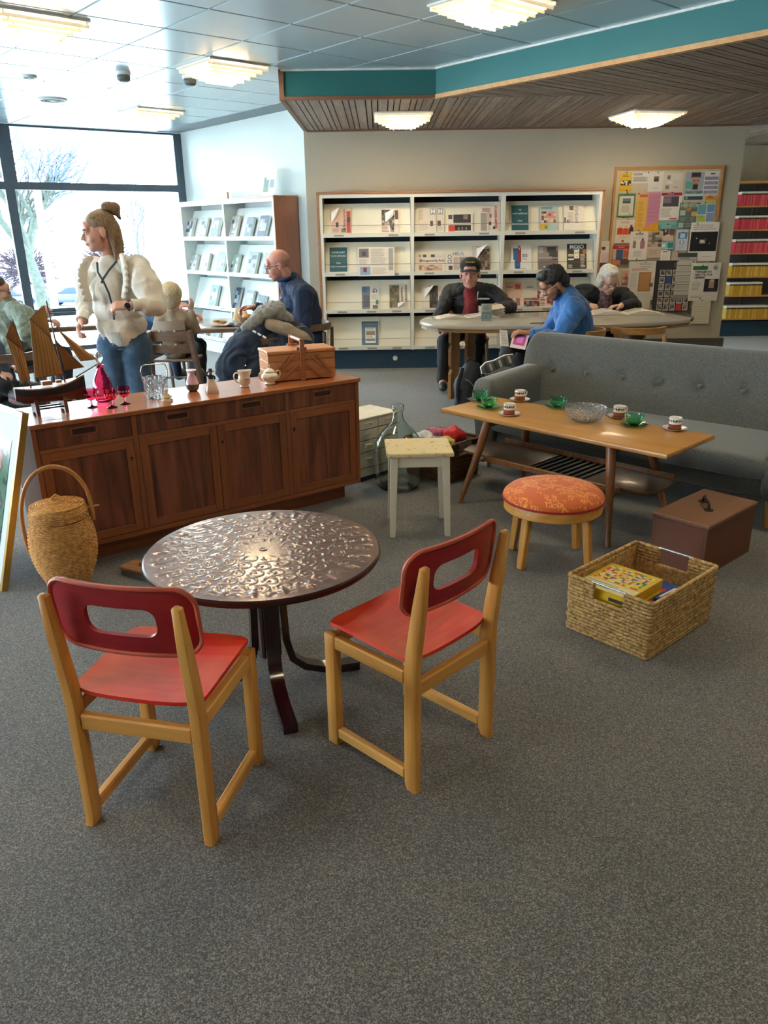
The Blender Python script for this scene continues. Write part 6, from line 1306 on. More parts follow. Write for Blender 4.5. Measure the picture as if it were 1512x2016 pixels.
gamebox('flat yellow box under the puzzle box, by the basket handle', -.163, -.222, .114, .235, .25, .046, 0, '#d8b62c', '#d6b022', [(.1, .1, .9, .5, '#c98a2a')])
gamebox('blue and red game box leaning at the right in the basket', -.02, .045, .064, .165, .17, .05, -1, '#2c4a94', '#24407f', [(.0, .0, .5, .6, '#b5303a'), (.55, .1, .62, .9, '#e0e4ea'), (.1, .1, .4, .4, '#2e2a2a'), (.6, .1, .95, .4, '#c93a44')])
gamebox('red game box at the basket bottom', -.165, .045, .064, .135, .17, .05, 1, '#b03a34', '#a22c30', [(.1, .1, .6, .7, '#d8c8a8'), (.2, .2, .5, .5, '#3f6a4a')])
gamebox('dark green game box under the blue one', -.16, -.215, .064, .33, .25, .046, 0, '#3a5a44', '#2f4a3a', [(.1, .1, .9, .5, '#a8402f')])
gamebox('blue box with a white stripe standing right of the yellow puzzle box', .085, -.06, .114, .085, .16, .055, -3, '#27448f', '#22397c', [(.1, .15, .2, .85, '#e0e4ea'), (.5, .1, .95, .45, '#c23a40')])
gamebox('red and white game box at the near right corner of the basket', .085, -.215, .114, .085, .145, .045, 2, '#b8343a', '#a82c32', [(.1, .5, .9, .9, '#2f4a94'), (.2, .1, .7, .4, '#3a2c2a'), (.75, .1, .85, .9, '#dfe2e6')])
gamebox('grey game box on the floor of the basket', -.167, -.22, .014, .33, .42, .048, 0, '#77736a', '#6d685e', [])
def bag(lab, x, y, z, sx, sy, sz, m, seed):
    g = sphere((0, 0, 0), 1, 26, 18); v = []
    for p in g[0]:
        n = noise.noise(Vector(p)*1.7 + Vector((seed, 0, 0))); n2 = noise.noise(Vector(p)*5 + Vector((0, seed, 0))); k = 1 + .25*n + .10*n2; v.append((p[0]*sx*k, p[1]*sy*k, p[2]*sz*k))
    return obj('wool_bag', (v, g[1]), m, loc=(x, y, z), smooth=180, label=lab, cat='bag')
mat('bag_red', '#c9323a', .3, var=.3, scale=30); mat('bag_pink', '#a8506c', .3, var=.35, scale=26); mat('bag_white', '#c9cdd2', .3, var=.2, scale=22); mat('bag_yellow', '#d6c86a', .3, var=.2, scale=26); mat('bag_blue', '#7c8aa0', .3, var=.4, scale=30)
bag('clear bag of red wool on top of the dark basket', .47, 4.95, .27, .075, .07, .06, 'bag_red', 1); bag('clear bag of pink and purple wool in the dark basket', .37, 5.06, .25, .08, .06, .05, 'bag_pink', 2); bag('white plastic bag at the left of the dark basket', .27, 5.0, .24, .075, .08, .05, 'bag_white', 3); bag('pale yellow bag at the front of the dark basket', .41, 4.86, .24, .06, .05, .045, 'bag_yellow', 4); bag('blue and white bag inside the dark basket', .36, 4.93, .22, .06, .06, .05, 'bag_blue', 5); bag('grey bag filling the dark basket beneath the others', .40, 4.985, .11, .12, .12, .09, 'bag_white', 6)
# ------------------------------------------------------------ things on the reading table
ns = thing('card_stand', 'clear table card stand with printed card before the capped man', 'card stand', (.99, 7.42, .7402), RAD(0))
obj('foot', box(-.05, .05, -.03, .03, 0, .004), 'acrylic', ns); sheet('card', .10, .15, [(.06, .08, .94, .5, '#9fb0bc'), (.2, .12, .8, .36, '#c3ccd2'), (.42, .16, .56, .28, '#b98d84')] + lines(.15, .6, .85, .9, 4, '#8d8a7c', frac=.35), '#dcdfd2', ns, loc=(-.05, 0, .0045), rot=(RAD(-6), 0, 0)); obj('cover', xf(box(-.052, .052, -.006, -.003, .0045, .158), Matrix.Rotation(RAD(-6), 4, 'X')), 'acrylic', ns)
def openpaper(lab, x, y, z, rot, w, d, base='#d9d0c2', lift=.03, seed=1):
    t = thing('open_newspaper', lab, 'newspaper', (x, y, z), RAD(rot))
    for s in (-1, 1):
        bend = lambda px, py, pz, s=s: (px, py, pz)
        def b(px, py, pz, s=s):
            q = px/w; return (s*px if s > 0 else -px, pz - d/2, .004 + lift*math.sin(PI*min(1, q*1.05))*.8 + (-py))
        v, f, col = sheet_geo(w, d, [(.06, .55, .5, .92, '#8d857c')] + lines(.06, .08, .45, .5, 7, '#a39a8e') + lines(.55, .08, .94, .92, 14, '#a39a8e'), base, .003)
        # subdivide in x through the cells already present; bend upward
        v = [b(*p) for p in v]
        me = bpy.data.meshes.new('page'); me.from_pydata(v, [], f); at = me.color_attributes.new('Col', 'FLOAT_COLOR', 'CORNER'); buf = []
        for p, c in zip(me.polygons, col): buf += list(C(c))*p.loop_total
        at.data.foreach_set('color', buf); me.update(); obj('page', me, printmat(), t)
    return t
openpaper('open newspaper lying before the man in the black cap', .83, 7.72, .7405, 6, .30, .24); openpaper('open newspaper read by the white-haired woman', 2.42, 7.86, .7405, -4, .36, .30, '#d8d2c4', .045)
fp = thing('folded_newspaper', 'folded newspaper the capped man holds upright in his hand', 'newspaper', (1.10, 7.74, .7405), RAD(12))
for k in range(5): obj('fold', solid(grid(lambda u, v, k=k: ((u - .5)*.24, v*.11, .012 + .016*k + .03*v + .008*math.sin(3*u + k)), 8, 4), .002), mat('newsprint', '#cfc5b6', .7, var=.1, scale=50), fp, 40)
obj('pen', tube([(-.09, 0, .004), (.09, .01, .004)], .004, 8), 'ink', loc=(1.44, 7.12, .7405), smooth=60, label='thin dark pen on the grey reading table', cat='pen')
# ------------------------------------------------------------ small wall switch
sw_ = obj('light_switch', box(2.575, 2.625, 9.535, 9.5495, 1.28, 1.40, .003), 'device_white', label='white light switch on the wall beside the notice board', cat='switch'); obj('rocker', box(2.585, 2.615, 9.531, 9.5345, 1.31, 1.37, .001), 'cab_white', sw_)
# ------------------------------------------------------------ figures: tapered limbs fused into one continuous surface
def cap_geo(p0, r0, p1, r1, n=14):
    p0 = Vector(p0); p1 = Vector(p1); d = p1 - p0; Ln = max(d.length, 1e-5); q = d.to_track_quat('Z', 'Y').to_matrix().to_4x4(); M = Matrix.Translation(p0) @ q
    pr = []
    for i in range(6): a = -PI/2 + PI/2*i/5; pr.append((max(1e-4, r0*math.cos(a)), r0*math.sin(a)))
    for i in range(6): a = PI/2*i/5; pr.append((max(1e-4, r1*math.cos(a)), Ln + r1*math.sin(a)))
    return xf(lathe(pr, n), M)
def ell(c, r, R=None):
    g = sphere((0, 0, 0), 1, 18, 12); S = Matrix.Diagonal((r[0], r[1], r[2], 1)); M = Matrix.Translation(Vector(c)) @ (R.to_4x4() if R else Matrix()) @ S
    return xf(g, M)
def limb(pts, rs): return [cap_geo(pts[i], rs[i], pts[i+1], rs[i+1]) for i in range(len(pts) - 1)]
def fuse(name, geos, m, parent, voxel=.008, smooth=4, wr=0, wf=9, ws=(1, 1, 1), seed=0, label=None, ridge=0):
    me = mesh(name + '_raw', join(*geos), None); o = bpy.data.objects.new(name + '_raw', me); COL.objects.link(o)
    md = o.modifiers.new('r', 'REMESH'); md.mode = 'VOXEL'; md.voxel_size = voxel
    if smooth: sm = o.modifiers.new('s', 'SMOOTH'); sm.iterations = smooth; sm.factor = .5
    dg = bpy.context.evaluated_depsgraph_get(); out = bpy.data.meshes.new_from_object(o.evaluated_get(dg)); bpy.data.objects.remove(o); bpy.data.meshes.remove(me)
    out.name = name
    if wr:
        n = len(out.vertices); co = np.empty(n*3); no = np.empty(n*3); out.vertices.foreach_get('co', co); out.vertices.foreach_get('normal', no); co = co.reshape(-1, 3); no = no.reshape(-1, 3)
        d = np.array([noise.noise(Vector((p[0]*wf*ws[0] + seed, p[1]*wf*ws[1], p[2]*wf*ws[2]))) + .5*noise.noise(Vector((p[0]*wf*2.3*ws[0], p[1]*wf*2.3*ws[1] + seed, p[2]*wf*2.3*ws[2]))) for p in co])
        if ridge: d = d - ridge*np.array([abs(noise.noise(Vector((p[0]*wf*1.9 + 3*noise.noise(Vector(p)*4), p[1]*wf*1.9, p[2]*wf*.8 + seed)))) for p in co]) + ridge*.25
        out.vertices.foreach_set('co', (co + no*(d*wr)[:, None]).ravel())
    out.polygons.foreach_set('use_smooth', [True]*len(out.polygons)); out.update()
    return obj(name, out, m, parent, label=label)
def facing(yaw, pitch=0, roll=0):
    """head frame: x to the person's right?, y out of the face, z up. yaw 0 looks along +Y"""
    return Matrix.Rotation(RAD(yaw), 3, 'Z') @ Matrix.Rotation(RAD(pitch), 3, 'X') @ Matrix.Rotation(RAD(roll), 3, 'Y')
def head_geo(c, R, s=1.0, old=0, neck=None, nr=.052):
    c = Vector(c); T = lambda p: c + R @ (Vector(p)*s); E = lambda p, r: ell(T(p), [x*s for x in r], R); K_ = lambda p, a, q, b: cap_geo(T(p), a*s, T(q), b*s)
    g = [E((0, -.018, .038), (.077, .096, .083)), E((0, .026, -.035), (.060, .066, .076)), E((0, .060, -.088), (.030, .026, .024)), E((.036, .052, -.030), (.030, .030, .030)), E((-.036, .052, -.030), (.030, .030, .030)),
         E((0, .070, .040), (.052, .024, .040)), K_((0, .090, .008), .008, (0, .111, -.026), .0115), E((.011, .100, -.030), (.009, .011, .008)), E((-.011, .100, -.030), (.009, .011, .008)), E((0, .082, .021), (.044, .014, .009)),
         E((0, .088, -.058), (.026, .014, .012)), E((.078, -.012, -.012), (.008, .020, .030)), E((-.078, -.012, -.012), (.008, .020, .030)), E((0, .04, -.075), (.045, .045, .03))]
    nk = Vector(neck) if neck else T((0, -.04, -.17))
    g.append(cap_geo(T((0, -.022, -.05)), nr*s, nk, (nr + .006)*s))
    return g
mat('eye_white', '#d8d4ce', .25); mat('iris', '#3a3a3c', .2)
def face_parts(par, c, R, s=1.0, lips='#a8605a', brow='#6b5444', closed=False, specs=None):
    c = Vector(c); T = lambda p: c + R @ (Vector(p)*s)
    lm = mat('lip_' + lips[1:], lips, .5); bm_ = mat('brow_' + brow[1:], brow, .8)
    obj('mouth', join(ell(T((0, .0955, -.0555)), (.021*s, .005*s, .0035*s), R), ell(T((0, .0945, -.0625)), (.018*s, .005*s, .0042*s), R)), lm, par, 180)
    for sx in (-1, 1):
        obj('eyebrow', tube([T((sx*.012, .0965, .022)), T((sx*.028, .094, .027)), T((sx*.046, .082, .021))], [.003*s, .0036*s, .002*s], 6), bm_, par, 180)
        if closed: obj('eyelid', tube([T((sx*.016, .0885, .000)), T((sx*.030, .090, -.004)), T((sx*.044, .079, .000))], .0022*s, 6), bm_, par, 180)
        else:
            e = obj('eye', ell(T((sx*.031, .0775, .003)), (.0135*s, .0125*s, .0085*s), R), 'eye_white', par, 180); obj('iris', ell(T((sx*.031 - .001, .0875, .003)), (.0055*s, .004*s, .0058*s), R), 'iris', e, 180)
            obj('eyelid', tube([T((sx*.016, .087, .004)), T((sx*.030, .0905, .0095)), T((sx*.045, .079, .004))], .0022*s, 6), bm_, par, 180)
    if specs:
        fm = mat('specs_' + specs[1:], specs, .3, metal=.3); sp = []
        for sx in (-1, 1):
            sp.append(tube([T((sx*.033 + .022*math.cos(2*PI*k/18), .101, .0 + .017*math.sin(2*PI*k/18))) for k in range(18)], .0022*s, 5, True))
            sp.append(tube([T((sx*.054, .099, .006)), T((sx*.078, .05, .008)), T((sx*.082, -.012, .004))], .0022*s, 5))
        sp.append(tube([T((-.012, .104, .004)), T((0, .109, .007)), T((.012, .104, .004))], .002*s, 5)); obj('glasses', join(*sp), fm, par, 60)
def hand_geo(w, d, pn, side=1, s=1.0, curl=35, spread=.0, thumb=40):
    """w wrist, d direction of the fingers, pn palm normal (fingers bend towards it); side +1/-1 where the thumb leaves"""
    w = Vector(w); d = Vector(d).normalized(); pn = Vector(pn); pn = (pn - d*pn.dot(d)).normalized(); x = d.cross(pn)*side
    g = []; L = .088*s
    for k in range(4):
        off = (k - 1.5)*.0195*s; a = w + d*.006*s + x*off*.62; b = w + d*L + x*off; g.append(cap_geo(a, .0145*s, b, .0125*s))
        ln = (.036, .042, .039, .030)[k]*s; p = b; dirn = d + x*(k - 1.5)*spread
        for q in range(3):
            ang = RAD(curl*(.8 + .35*q + .06*k)); cum = cum + ang if q else ang; dirn = ((d + x*(k - 1.5)*spread).normalized()*math.cos(cum) + pn*math.sin(cum)).normalized()
            p2 = p + dirn*(ln*(1, .68, .52)[q]); g.append(cap_geo(p, (.0098, .0088, .0080)[q]*s, p2, (.0090, .0082, .0070)[q]*s, 10)); p = p2
    t0 = w + d*.022*s - x*.022*s; td = (d*math.cos(RAD(thumb)) - x*math.sin(RAD(thumb)) + pn*.35).normalized(); t1 = t0 + td*.040*s; t2 = t1 + (td + d*.5 + pn*.25).normalized()*.032*s; t3 = t2 + (td*.5 + d + pn*.35).normalized()*.024*s
    g += [cap_geo(t0, .0155*s, t1, .0120*s), cap_geo(t1, .0112*s, t2, .0100*s, 10), cap_geo(t2, .0098*s, t3, .0078*s, 10)]
    return g
def person(label, loc): return thing('person', label, 'person', loc)
def skin(name, c1, c2):
    m = mat(name, c1, .5, col2=c2, scale=9, detail=4); b = m.node_tree.nodes['Principled BSDF']; setin(b, Subsurface_Weight=.12, Subsurface_Scale=.02); return m
skin('skin_fair', '#b98672', '#c99a86'); skin('skin_ruddy', '#b87c6c', '#cd9a88'); skin('skin_olive', '#9a6a50', '#b0805f'); skin('skin_pale', '#c79c8a', '#d6ae9c')
def hairmat(name, c1, c2, st=(60, 60, 6)):
    m, N, L, b = newmat(name); setin(b, Roughness=.55)
    tc = N.new('ShaderNodeTexCoord'); mp = N.new('ShaderNodeMapping'); mp.inputs['Scale'].default_value = st; L.new(tc.outputs['Object'], mp.inputs[0]); n = N.new('ShaderNodeTexNoise'); n.inputs['Scale'].default_value = 4; n.inputs['Detail'].default_value = 4; L.new(mp.outputs[0], n.inputs[0])
    r = N.new('ShaderNodeValToRGB'); r.color_ramp.elements[0].position = .35; r.color_ramp.elements[1].position = .65; r.color_ramp.elements[0].color = C(c1); r.color_ramp.elements[1].color = C(c2); L.new(n.outputs[0], r.inputs[0]); L.new(r.outputs[0], b.inputs['Base Color'])
    bp = N.new('ShaderNodeBump'); bp.inputs['Strength'].default_value = .6; bp.inputs['Distance'].default_value = .01; L.new(n.outputs[0], bp.inputs['Height']); L.new(bp.outputs[0], b.inputs['Normal'])
hairmat('hair_blond', '#54412f', '#8f7452'); hairmat('hair_black', '#0c0b0d', '#1c1a1c'); hairmat('hair_white', '#b9b4aa', '#eae6dc', (40, 40, 10)); hairmat('hair_toddler', '#a39172', '#cdbf9e', (50, 50, 20)); hairmat('hair_dark', '#2e2620', '#4a3e34'); hairmat('hair_stubble', '#a67c6b', '#b98e7c', (90, 90, 90))
def clothmat(name, c1, c2, sc=8, rough=.85, sheen=.03, bump=.15, bs=180): 
    m = mat(name, c1, rough, col2=c2, scale=sc, sheen=sheen, bump=bump, bscale=bs); return m
# ---------- standing woman in a white blouse
V3 = Vector
def woman():
    c = V3((-1.764, 5.15, 1.562)); R_ = facing(116, -6, 4); o = person('standing young woman in white ruffled blouse and blue jeans behind the sideboard', (-1.71, 5.2, 0)); inv = Matrix.Translation((1.71, -5.2, 0))
    par = o
    def Lc(g): return xf(g, inv)
    nb = (-1.725, 5.205, 1.385)
    wrL, haL = V3((-1.536, 4.875, 1.140)), V3((-1.64, 4.855, 1.146)); wrR = V3((-1.930, 5.09, 1.03))
    shL, shR = V3((-1.545, 5.10, 1.350)), V3((-1.895, 5.30, 1.345)); elL, elR = V3((-1.425, 5.00, 1.135)), V3((-1.965, 5.28, 1.10))
    gs = head_geo(c, R_, 1.0, neck=nb, nr=.045)
    gs += limb([nb, (-1.72, 5.21, 1.2), (-1.715, 5.21, 0.95)], [.06, .09, .09]) + limb([shL, elL, wrL], [.045, .036, .026]) + limb([shR, elR, wrR], [.045, .036, .026]) + limb([nb, shL], [.05, .045]) + limb([nb, shR], [.05, .045])
    gs += hand_geo(wrL, (-1, -.12, .02), (-.1, .55, -.75), side=1, s=.98, curl=38) + hand_geo(wrR, (-.12, -.75, -.62), (.75, .1, -.25), side=-1, s=.95, curl=34)
    for sx, kx, fx in ((-1, -1.79, -1.80), (1, -1.645, -1.63)): gs += limb([(-1.715 + sx*.07, 5.21, .90), (kx, 5.17, .49), (fx, 5.22, .08), (fx - .05, 5.08, .045)], [.07, .048, .034, .03])
    fuse('body', [Lc(g) for g in gs], 'skin_fair', par, .0062, 3)
    invM = inv; cl = c + V3((1.71, -5.2, 0)); face_parts(par, cl, R_, 1.0, '#a0605c', '#6b523c')
    # hair: pulled back, loop bun high on the crown, lengths falling behind the ear
    T = lambda p: cl + R_ @ V3(p)
    hg = [ell(T((0, -.022, .050)), (.0825, .099, .085), R_), ell(T((0, -.075, .0)), (.070, .055, .085), R_)]
    hg += limb([T((0, -.085, .02)), T((.0, -.092, -.08)), T((.0, -.085, -.16)), T((.01, -.075, -.21))], [.050, .040, .030, .014]) + limb([T((.055, -.055, 0)), T((.058, -.062, -.10)), T((.045, -.055, -.19))], [.022, .016, .008]) + limb([T((-.055, -.055, 0)), T((-.058, -.062, -.10)), T((-.045, -.055, -.19))], [.022, .016, .008])
    hair = fuse('hair', hg, 'hair_blond', par, .007, 2, .004, 30, (1, 1, .25))
    fuse('bun', [ell(T((0, -.088, .140)), (.034, .046, .036), R_), ell(T((.002, -.122, .128)), (.032, .040, .042), R_), cap_geo(T((0, -.135, .10)), .022, T((.004, -.148, .062)), .006)], 'hair_blond', hair, .006, 2, .004, 40, (1, 1, .4))
    obj('hair_clip', ell(T((.02, -.04, .134)), (.010, .026, .008), R_), 'label_white', hair, 180)
    obj('earring', ell(T((.080, -.012, -.048)), (.004, .004, .004)), 'label_white', par, 180)
    # blouse with puffed sleeves and ruffles
    clothmat('blouse', '#c6beaf', '#dcd5c8', 7, .8); g = []
    g += [Lc(q) for q in limb([(-1.72, 5.21, 1.345), (-1.72, 5.20, 1.20), (-1.72, 5.20, 1.02), (-1.715, 5.20, .955)], [.105, .125, .125, .142])] + [Lc(ell((-1.735, 5.175, 1.19), (.145, .115, .15))), Lc(ell((-1.715, 5.20, .985), (.165, .135, .09))), Lc(ell((-1.725, 5.195, 1.09), (.158, .13, .15)))]
    g += [Lc(q) for q in limb([(-1.62, 5.13, 1.36), shL + V3((.02, 0, 0)), (-1.475, 5.03, 1.24), elL, (-1.47, 4.94, 1.128), wrL + V3((.035, .02, 0))], [.055, .078, .094, .076, .056, .034])] + [Lc(q) for q in limb([(-1.82, 5.26, 1.36), shR, (-1.945, 5.30, 1.22), elR, (-1.95, 5.18, 1.06), wrR + V3((0, .03, .015))], [.05, .066, .074, .058, .046, .032])]
    bl = fuse('blouse', g, 'blouse', par, .0075, 4, .012, 8, (1.2, 1.2, .8), 3, ridge=1.3)
    for pts, dx in (([(-1.615, 5.05, 1.425), (-1.60, 5.02, 1.36), (-1.60, 5.01, 1.27), (-1.63, 5.03, 1.18)], .02), ([(-1.835, 5.14, 1.41), (-1.87, 5.10, 1.34), (-1.875, 5.09, 1.26), (-1.855, 5.08, 1.16)], -.02)):
        P_ = [V3(p) + V3((1.71, -5.2, 0)) for p in pts]; gg = []
        for k in range(16):
            u = k/15*3; i = min(int(u), 2); p = P_[i].lerp(P_[i+1], u - i); q = p + V3((dx*(1.3 if k % 2 else .8), -.026 if k % 2 else -.016, .004)); gg.append(cap_geo(p + V3((0, .01, 0)), .014, q, .0145, 8))
        fuse('ruffle', gg, 'blouse', bl, .006, 2, .003, 30)
    obj('cuff', tube([wrL + V3((1.71 + .045, -5.2 + .02, 0)), wrL + V3((1.71 + .012, -5.2, 0))], [.036, .040], 14), 'blouse', bl, 60); obj('cuff', tube([wrR + V3((1.71, -5.2 + .04, .03)), wrR + V3((1.71, -5.2 + .005, 0))], [.034, .041], 14), 'blouse', bl, 60)
    obj('collar', tube([(V3(nb) + V3((1.71, -5.2, 0)) + V3((.062*math.cos(a), .062*math.sin(a), .012 + .012*math.sin(a)))) for a in [2*PI*k/20 for k in range(20)]], .012, 8, True), 'blouse', bl, 60)
    # lanyard with badge, watch
    mat('lanyard', '#2c3644', .6); ln = [(-1.785, 5.10, 1.385), (-1.77, 5.045, 1.33), (-1.735, 5.028, 1.27), (-1.715, 5.035, 1.20), (-1.705, 5.04, 1.12), (-1.70, 5.025, 1.04)]
    obj('lanyard', join(tube([V3(p) + V3((1.71, -5.2, 0)) for p in ln], .0065, 6), tube([V3(p) + V3((1.71, -5.2, 0)) for p in ((-1.665, 5.11, 1.39), (-1.70, 5.05, 1.34), (-1.735, 5.025, 1.29), (-1.75, 5.026, 1.265))], .0065, 6)), 'lanyard', par, 60)
    obj('badge', box(-.03, .03, -.012, .0, .93, 1.04, .003), 'acrylic', par, loc=(.01, -.165, -.08))
    wt = obj('watch', tube([wrL + V3((1.71 - .012, -5.2, 0)) + V3((0, .027*math.cos(a), .027*math.sin(a))) for a in [2*PI*k/18 for k in range(18)]], .007, 6, True), 'ink', par, 60)
    obj('watch_face', xf(lathe([(.019, 0), (.019, .010), (.015, .012)], 20), Matrix.Translation(wrL + V3((1.71 - .010, -5.2 - .024, .004))) @ Matrix.Rotation(PI/2 + .2, 4, 'X')), mat('watch_black', '#14161c', .15), wt, 40); obj('watch_rim', xf(lathe([(.0205, .001), (.0205, .008), (.0192, .011)], 20, False, False), Matrix.Translation(wrL + V3((1.71 - .010, -5.2 - .024, .004))) @ Matrix.Rotation(PI/2 + .2, 4, 'X')), 'basket_steel', wt, 40)
    clothmat('jeans', '#2f4a63', '#44617a', 14, .85); g = [Lc(ell((-1.715, 5.21, .90), (.165, .125, .10)))]
    for sx, kx, fx in ((-1, -1.795, -1.80), (1, -1.640, -1.63)): g += [Lc(q) for q in limb([(-1.715 + sx*.078, 5.20, .86), (kx, 5.17, .50), (fx, 5.22, .10)], [.100, .074, .052])]
    fuse('jeans', g, 'jeans', par, .0095, 3, .006, 16, (1, 1, 2))
    for fx in (-1.80, -1.63): obj('shoe', join(ell((fx + 1.71, -.07, .045), (.046, .12, .045))), 'ink', par, 180)
woman()
# ---------- helper for seated figures in a local frame
def seated(label, origin, yaw, headc, hyaw, hpitch, hroll, hs, skin_, arms, legs, torso, cloth, clothname, trousers, wr=.010, cvox=.009, sw=1.0, hands=True, top_extra=(), neck_r=.052, sleeve_to=.9, trname='trousers', noshoe=()):
    """all joints given in world coordinates; parts are stored relative to the origin"""
    o = person(label, origin); off = V3(origin)*-1; Lc = lambda g: xf(g, Matrix.Translation(off)); R_ = facing(hyaw, hpitch, hroll); hc = V3(headc)
    nb = V3(torso[0]); gs = head_geo(hc, R_, hs, neck=nb, nr=neck_r) + limb(torso, [.06*sw] + [.09*sw]*(len(torso) - 1))
    for a in arms:
        gs += limb([a['s'], a['e'], a['w']], [.046*sw, .040*sw, .029*sw]) + limb([nb, a['s']], [.05*sw, .046*sw]) + hand_geo(a['w'], a['d'], a['n'], a.get('side', 1), a.get('hs', 1.05)*sw, a.get('curl', 38), thumb=a.get('th', 40))
    for l in legs: gs += limb(l[:3] + [l[3]], [.075*sw, .055*sw, .04*sw, .035*sw])
    fuse('body', [Lc(g) for g in gs], skin_, o, .0068, 3)
    g = [Lc(q) for q in limb(torso, [.10*sw] + [.150*sw]*(len(torso) - 2) + [.145*sw])]
    for a in arms:
        s, e, w = V3(a['s']), V3(a['e']), V3(a['w']); w2 = e.lerp(w, sleeve_to); g += [Lc(q) for q in limb([nb.lerp(s, .5), s, e, w2], [.085*sw, .088*sw, .066*sw, .046*sw])]
    g += [Lc(q) for q in top_extra]
    fuse(clothname, g, cloth, o, cvox, 3, wr, 9, seed=len(label), ridge=1.6)
    if legs:
        g = []
        for l in legs: g += [Lc(q) for q in limb(l[:3], [.098*sw, .080*sw, .055*sw])]
        g.append(Lc(ell(torso[-1], (.16*sw, .15*sw, .11*sw)))); fuse(trname, g, trousers, o, cvox, 3, .007, 12, seed=3)
        for li, l in enumerate(legs):
            if li in noshoe: continue
            a, b = V3(l[2]), V3(l[3]); d = (b - a); d.z = 0; d = d.normalized() if d.length > .01 else V3((0, -1, 0))
            sh_ = obj('shoe', [Lc(x) for x in [join(ell(V3(l[3]) + d*.03 + V3((0, 0, .012)), (.046, .115, .046), Matrix.Rotation(math.atan2(d.y, d.x) - PI/2, 3, 'Z')))]][0], 'shoe_dark', o, 180)
    return o, off, R_
mat('shoe_dark', '#2a2c2e', .6)
# ---------- bald man in a navy shirt eating
clothmat('navy_shirt', '#101d38', '#1b2c4c', 8); clothmat('dark_trousers', '#14171e', '#1e222a', 8)
oB, fB, RB = seated('bald man with glasses in navy shirt eating at the cafe table', (-.68, 6.9, 0), 0, (-.865, 6.80, 1.285), 100, -16, 0, 1.03, 'skin_ruddy',
    [dict(s=(-.655, 6.68, 1.065), e=(-.655, 6.60, .835), w=(-.945, 6.78, .925), d=(-1, .25, -.05), n=(-.1, .3, -1), side=1, curl=30), dict(s=(-.775, 7.06, 1.06), e=(-.88, 7.14, .86), w=(-1.12, 7.06, .925), d=(-1, -.2, 0), n=(0, -.3, -1), side=-1, curl=34)],
    [[(-.66, 6.83, .52), (-1.05, 6.84, .50), (-1.05, 6.82, .09), (-1.16, 6.82, .05)], [(-.66, 7.02, .52), (-1.06, 7.06, .50), (-1.02, 7.08, .09), (-1.13, 7.08, .05)]],
    [(-.765, 6.865, 1.13), (-.69, 6.87, .98), (-.66, 6.88, .72), (-.66, 6.90, .56)], 'navy_shirt', 'shirt', 'dark_trousers', sw=1.05, top_extra=[ell((-.70, 6.87, .86), (.165, .20, .20))])
cB = V3((-.865, 6.80, 1.285)) + fB; face_parts(oB, cB, RB, 1.03, '#a06058', '#7a5a48', specs='#1e2026')
obj('stubble', [xf(g, Matrix()) for g in [ell(cB + RB @ V3((0, -.022, .036)), (.0785*1.03, .0975*1.03, .060*1.03), RB)]][0], 'hair_stubble', oB, 180)
TB_ = lambda p: cB + RB @ V3(p)
obj('collar', tube([TB_((0, -.03, -.12)) + V3((.066*math.cos(a), .066*math.sin(a), .012*math.cos(a))) for a in [2*PI*k/20 for k in range(20)]], .016, 8, True), 'navy_shirt', oB, 60)
for k in range(3): obj('shirt_button', sphere((-.165 + .012*k - .0, -.165, 1.03 - .075*k), .007, 8, 6), 'label_white', oB, 180)
# ---------- man in black cap and puffer jacket
clothmat('puffer', '#0a0c11', '#141820', 10, .6); clothmat('maroon', '#5b1620', '#76202a', 20); clothmat('black_cap', '#0d0e12', '#17181d', 30)
oC, fC, RC = seated('man in black cap and black puffer jacket behind the reading table', (.95, 8.5, 0), 0, (.925, 8.30, 1.120), 172, -2, 0, 1.27, 'skin_ruddy',
    [dict(s=(1.15, 8.42, .915), e=(1.33, 8.18, .79), w=(1.20, 7.98, .805), d=(-.45, -.75, .1), n=(-.8, .3, -.3), side=-1, curl=45), dict(s=(.735, 8.44, .91), e=(.60, 8.30, .66), w=(.64, 8.02, .56), d=(-.05, -.5, -.85), n=(.3, .6, -.5), side=1, curl=22)],
    [[(.80, 8.45, .50), (.65, 7.98, .47), (.62, 7.86, .10), (.615, 7.76, .05)], [(1.02, 8.45, .50), (.98, 7.98, .47), (.97, 8.05, .10), (.965, 7.93, .05)]],
    [(.935, 8.42, .955), (.95, 8.45, .84), (.95, 8.47, .66), (.95, 8.5, .55)], 'puffer', 'jacket', 'dark_trousers', sw=1.08, wr=.012, top_extra=[ell((.95, 8.44, .80), (.225, .17, .16)), cap_geo((.82, 8.40, .94), .07, (1.06, 8.40, .94), .07)])
cC = V3((.925, 8.30, 1.120)) + fC; face_parts(oC, cC, RC, 1.27, '#9c5f58', '#8d8078'); TC = lambda p: cC + RC @ (V3(p)*1.27)
fuse('cap', [ell(TC((0, -.018, .062)), (.088*1.27, .110*1.27, .068*1.27), RC)], 'black_cap', oC, .008, 2)
bmg = solid(grid(lambda u, v: tuple(TC(((u - .5)*.165*(1 - .25*v*v), .070 + .078*v - .06*(2*u - 1)**2*(1 - .2*v), .046 - .012*v - .018*(2*u - 1)**2))), 14, 8), .004); obj('cap_brim', bmg, 'black_cap', oC, 50)
mat('gold_thread', '#b39a48', .6); obj('cap_lettering', join(*[ell(TC((-.030 + .012*k, .0835 - .0012*abs(k - 2.5)**2, .094)), (.0055, .004, .009), RC) for k in range(6)]), 'gold_thread', oC, 180)
obj('grey_hair', join(ell(TC((.074, -.03, .01)), (.014, .045, .035), RC), ell(TC((-.074, -.03, .01)), (.014, .045, .035), RC)), 'hair_white', oC, 180)
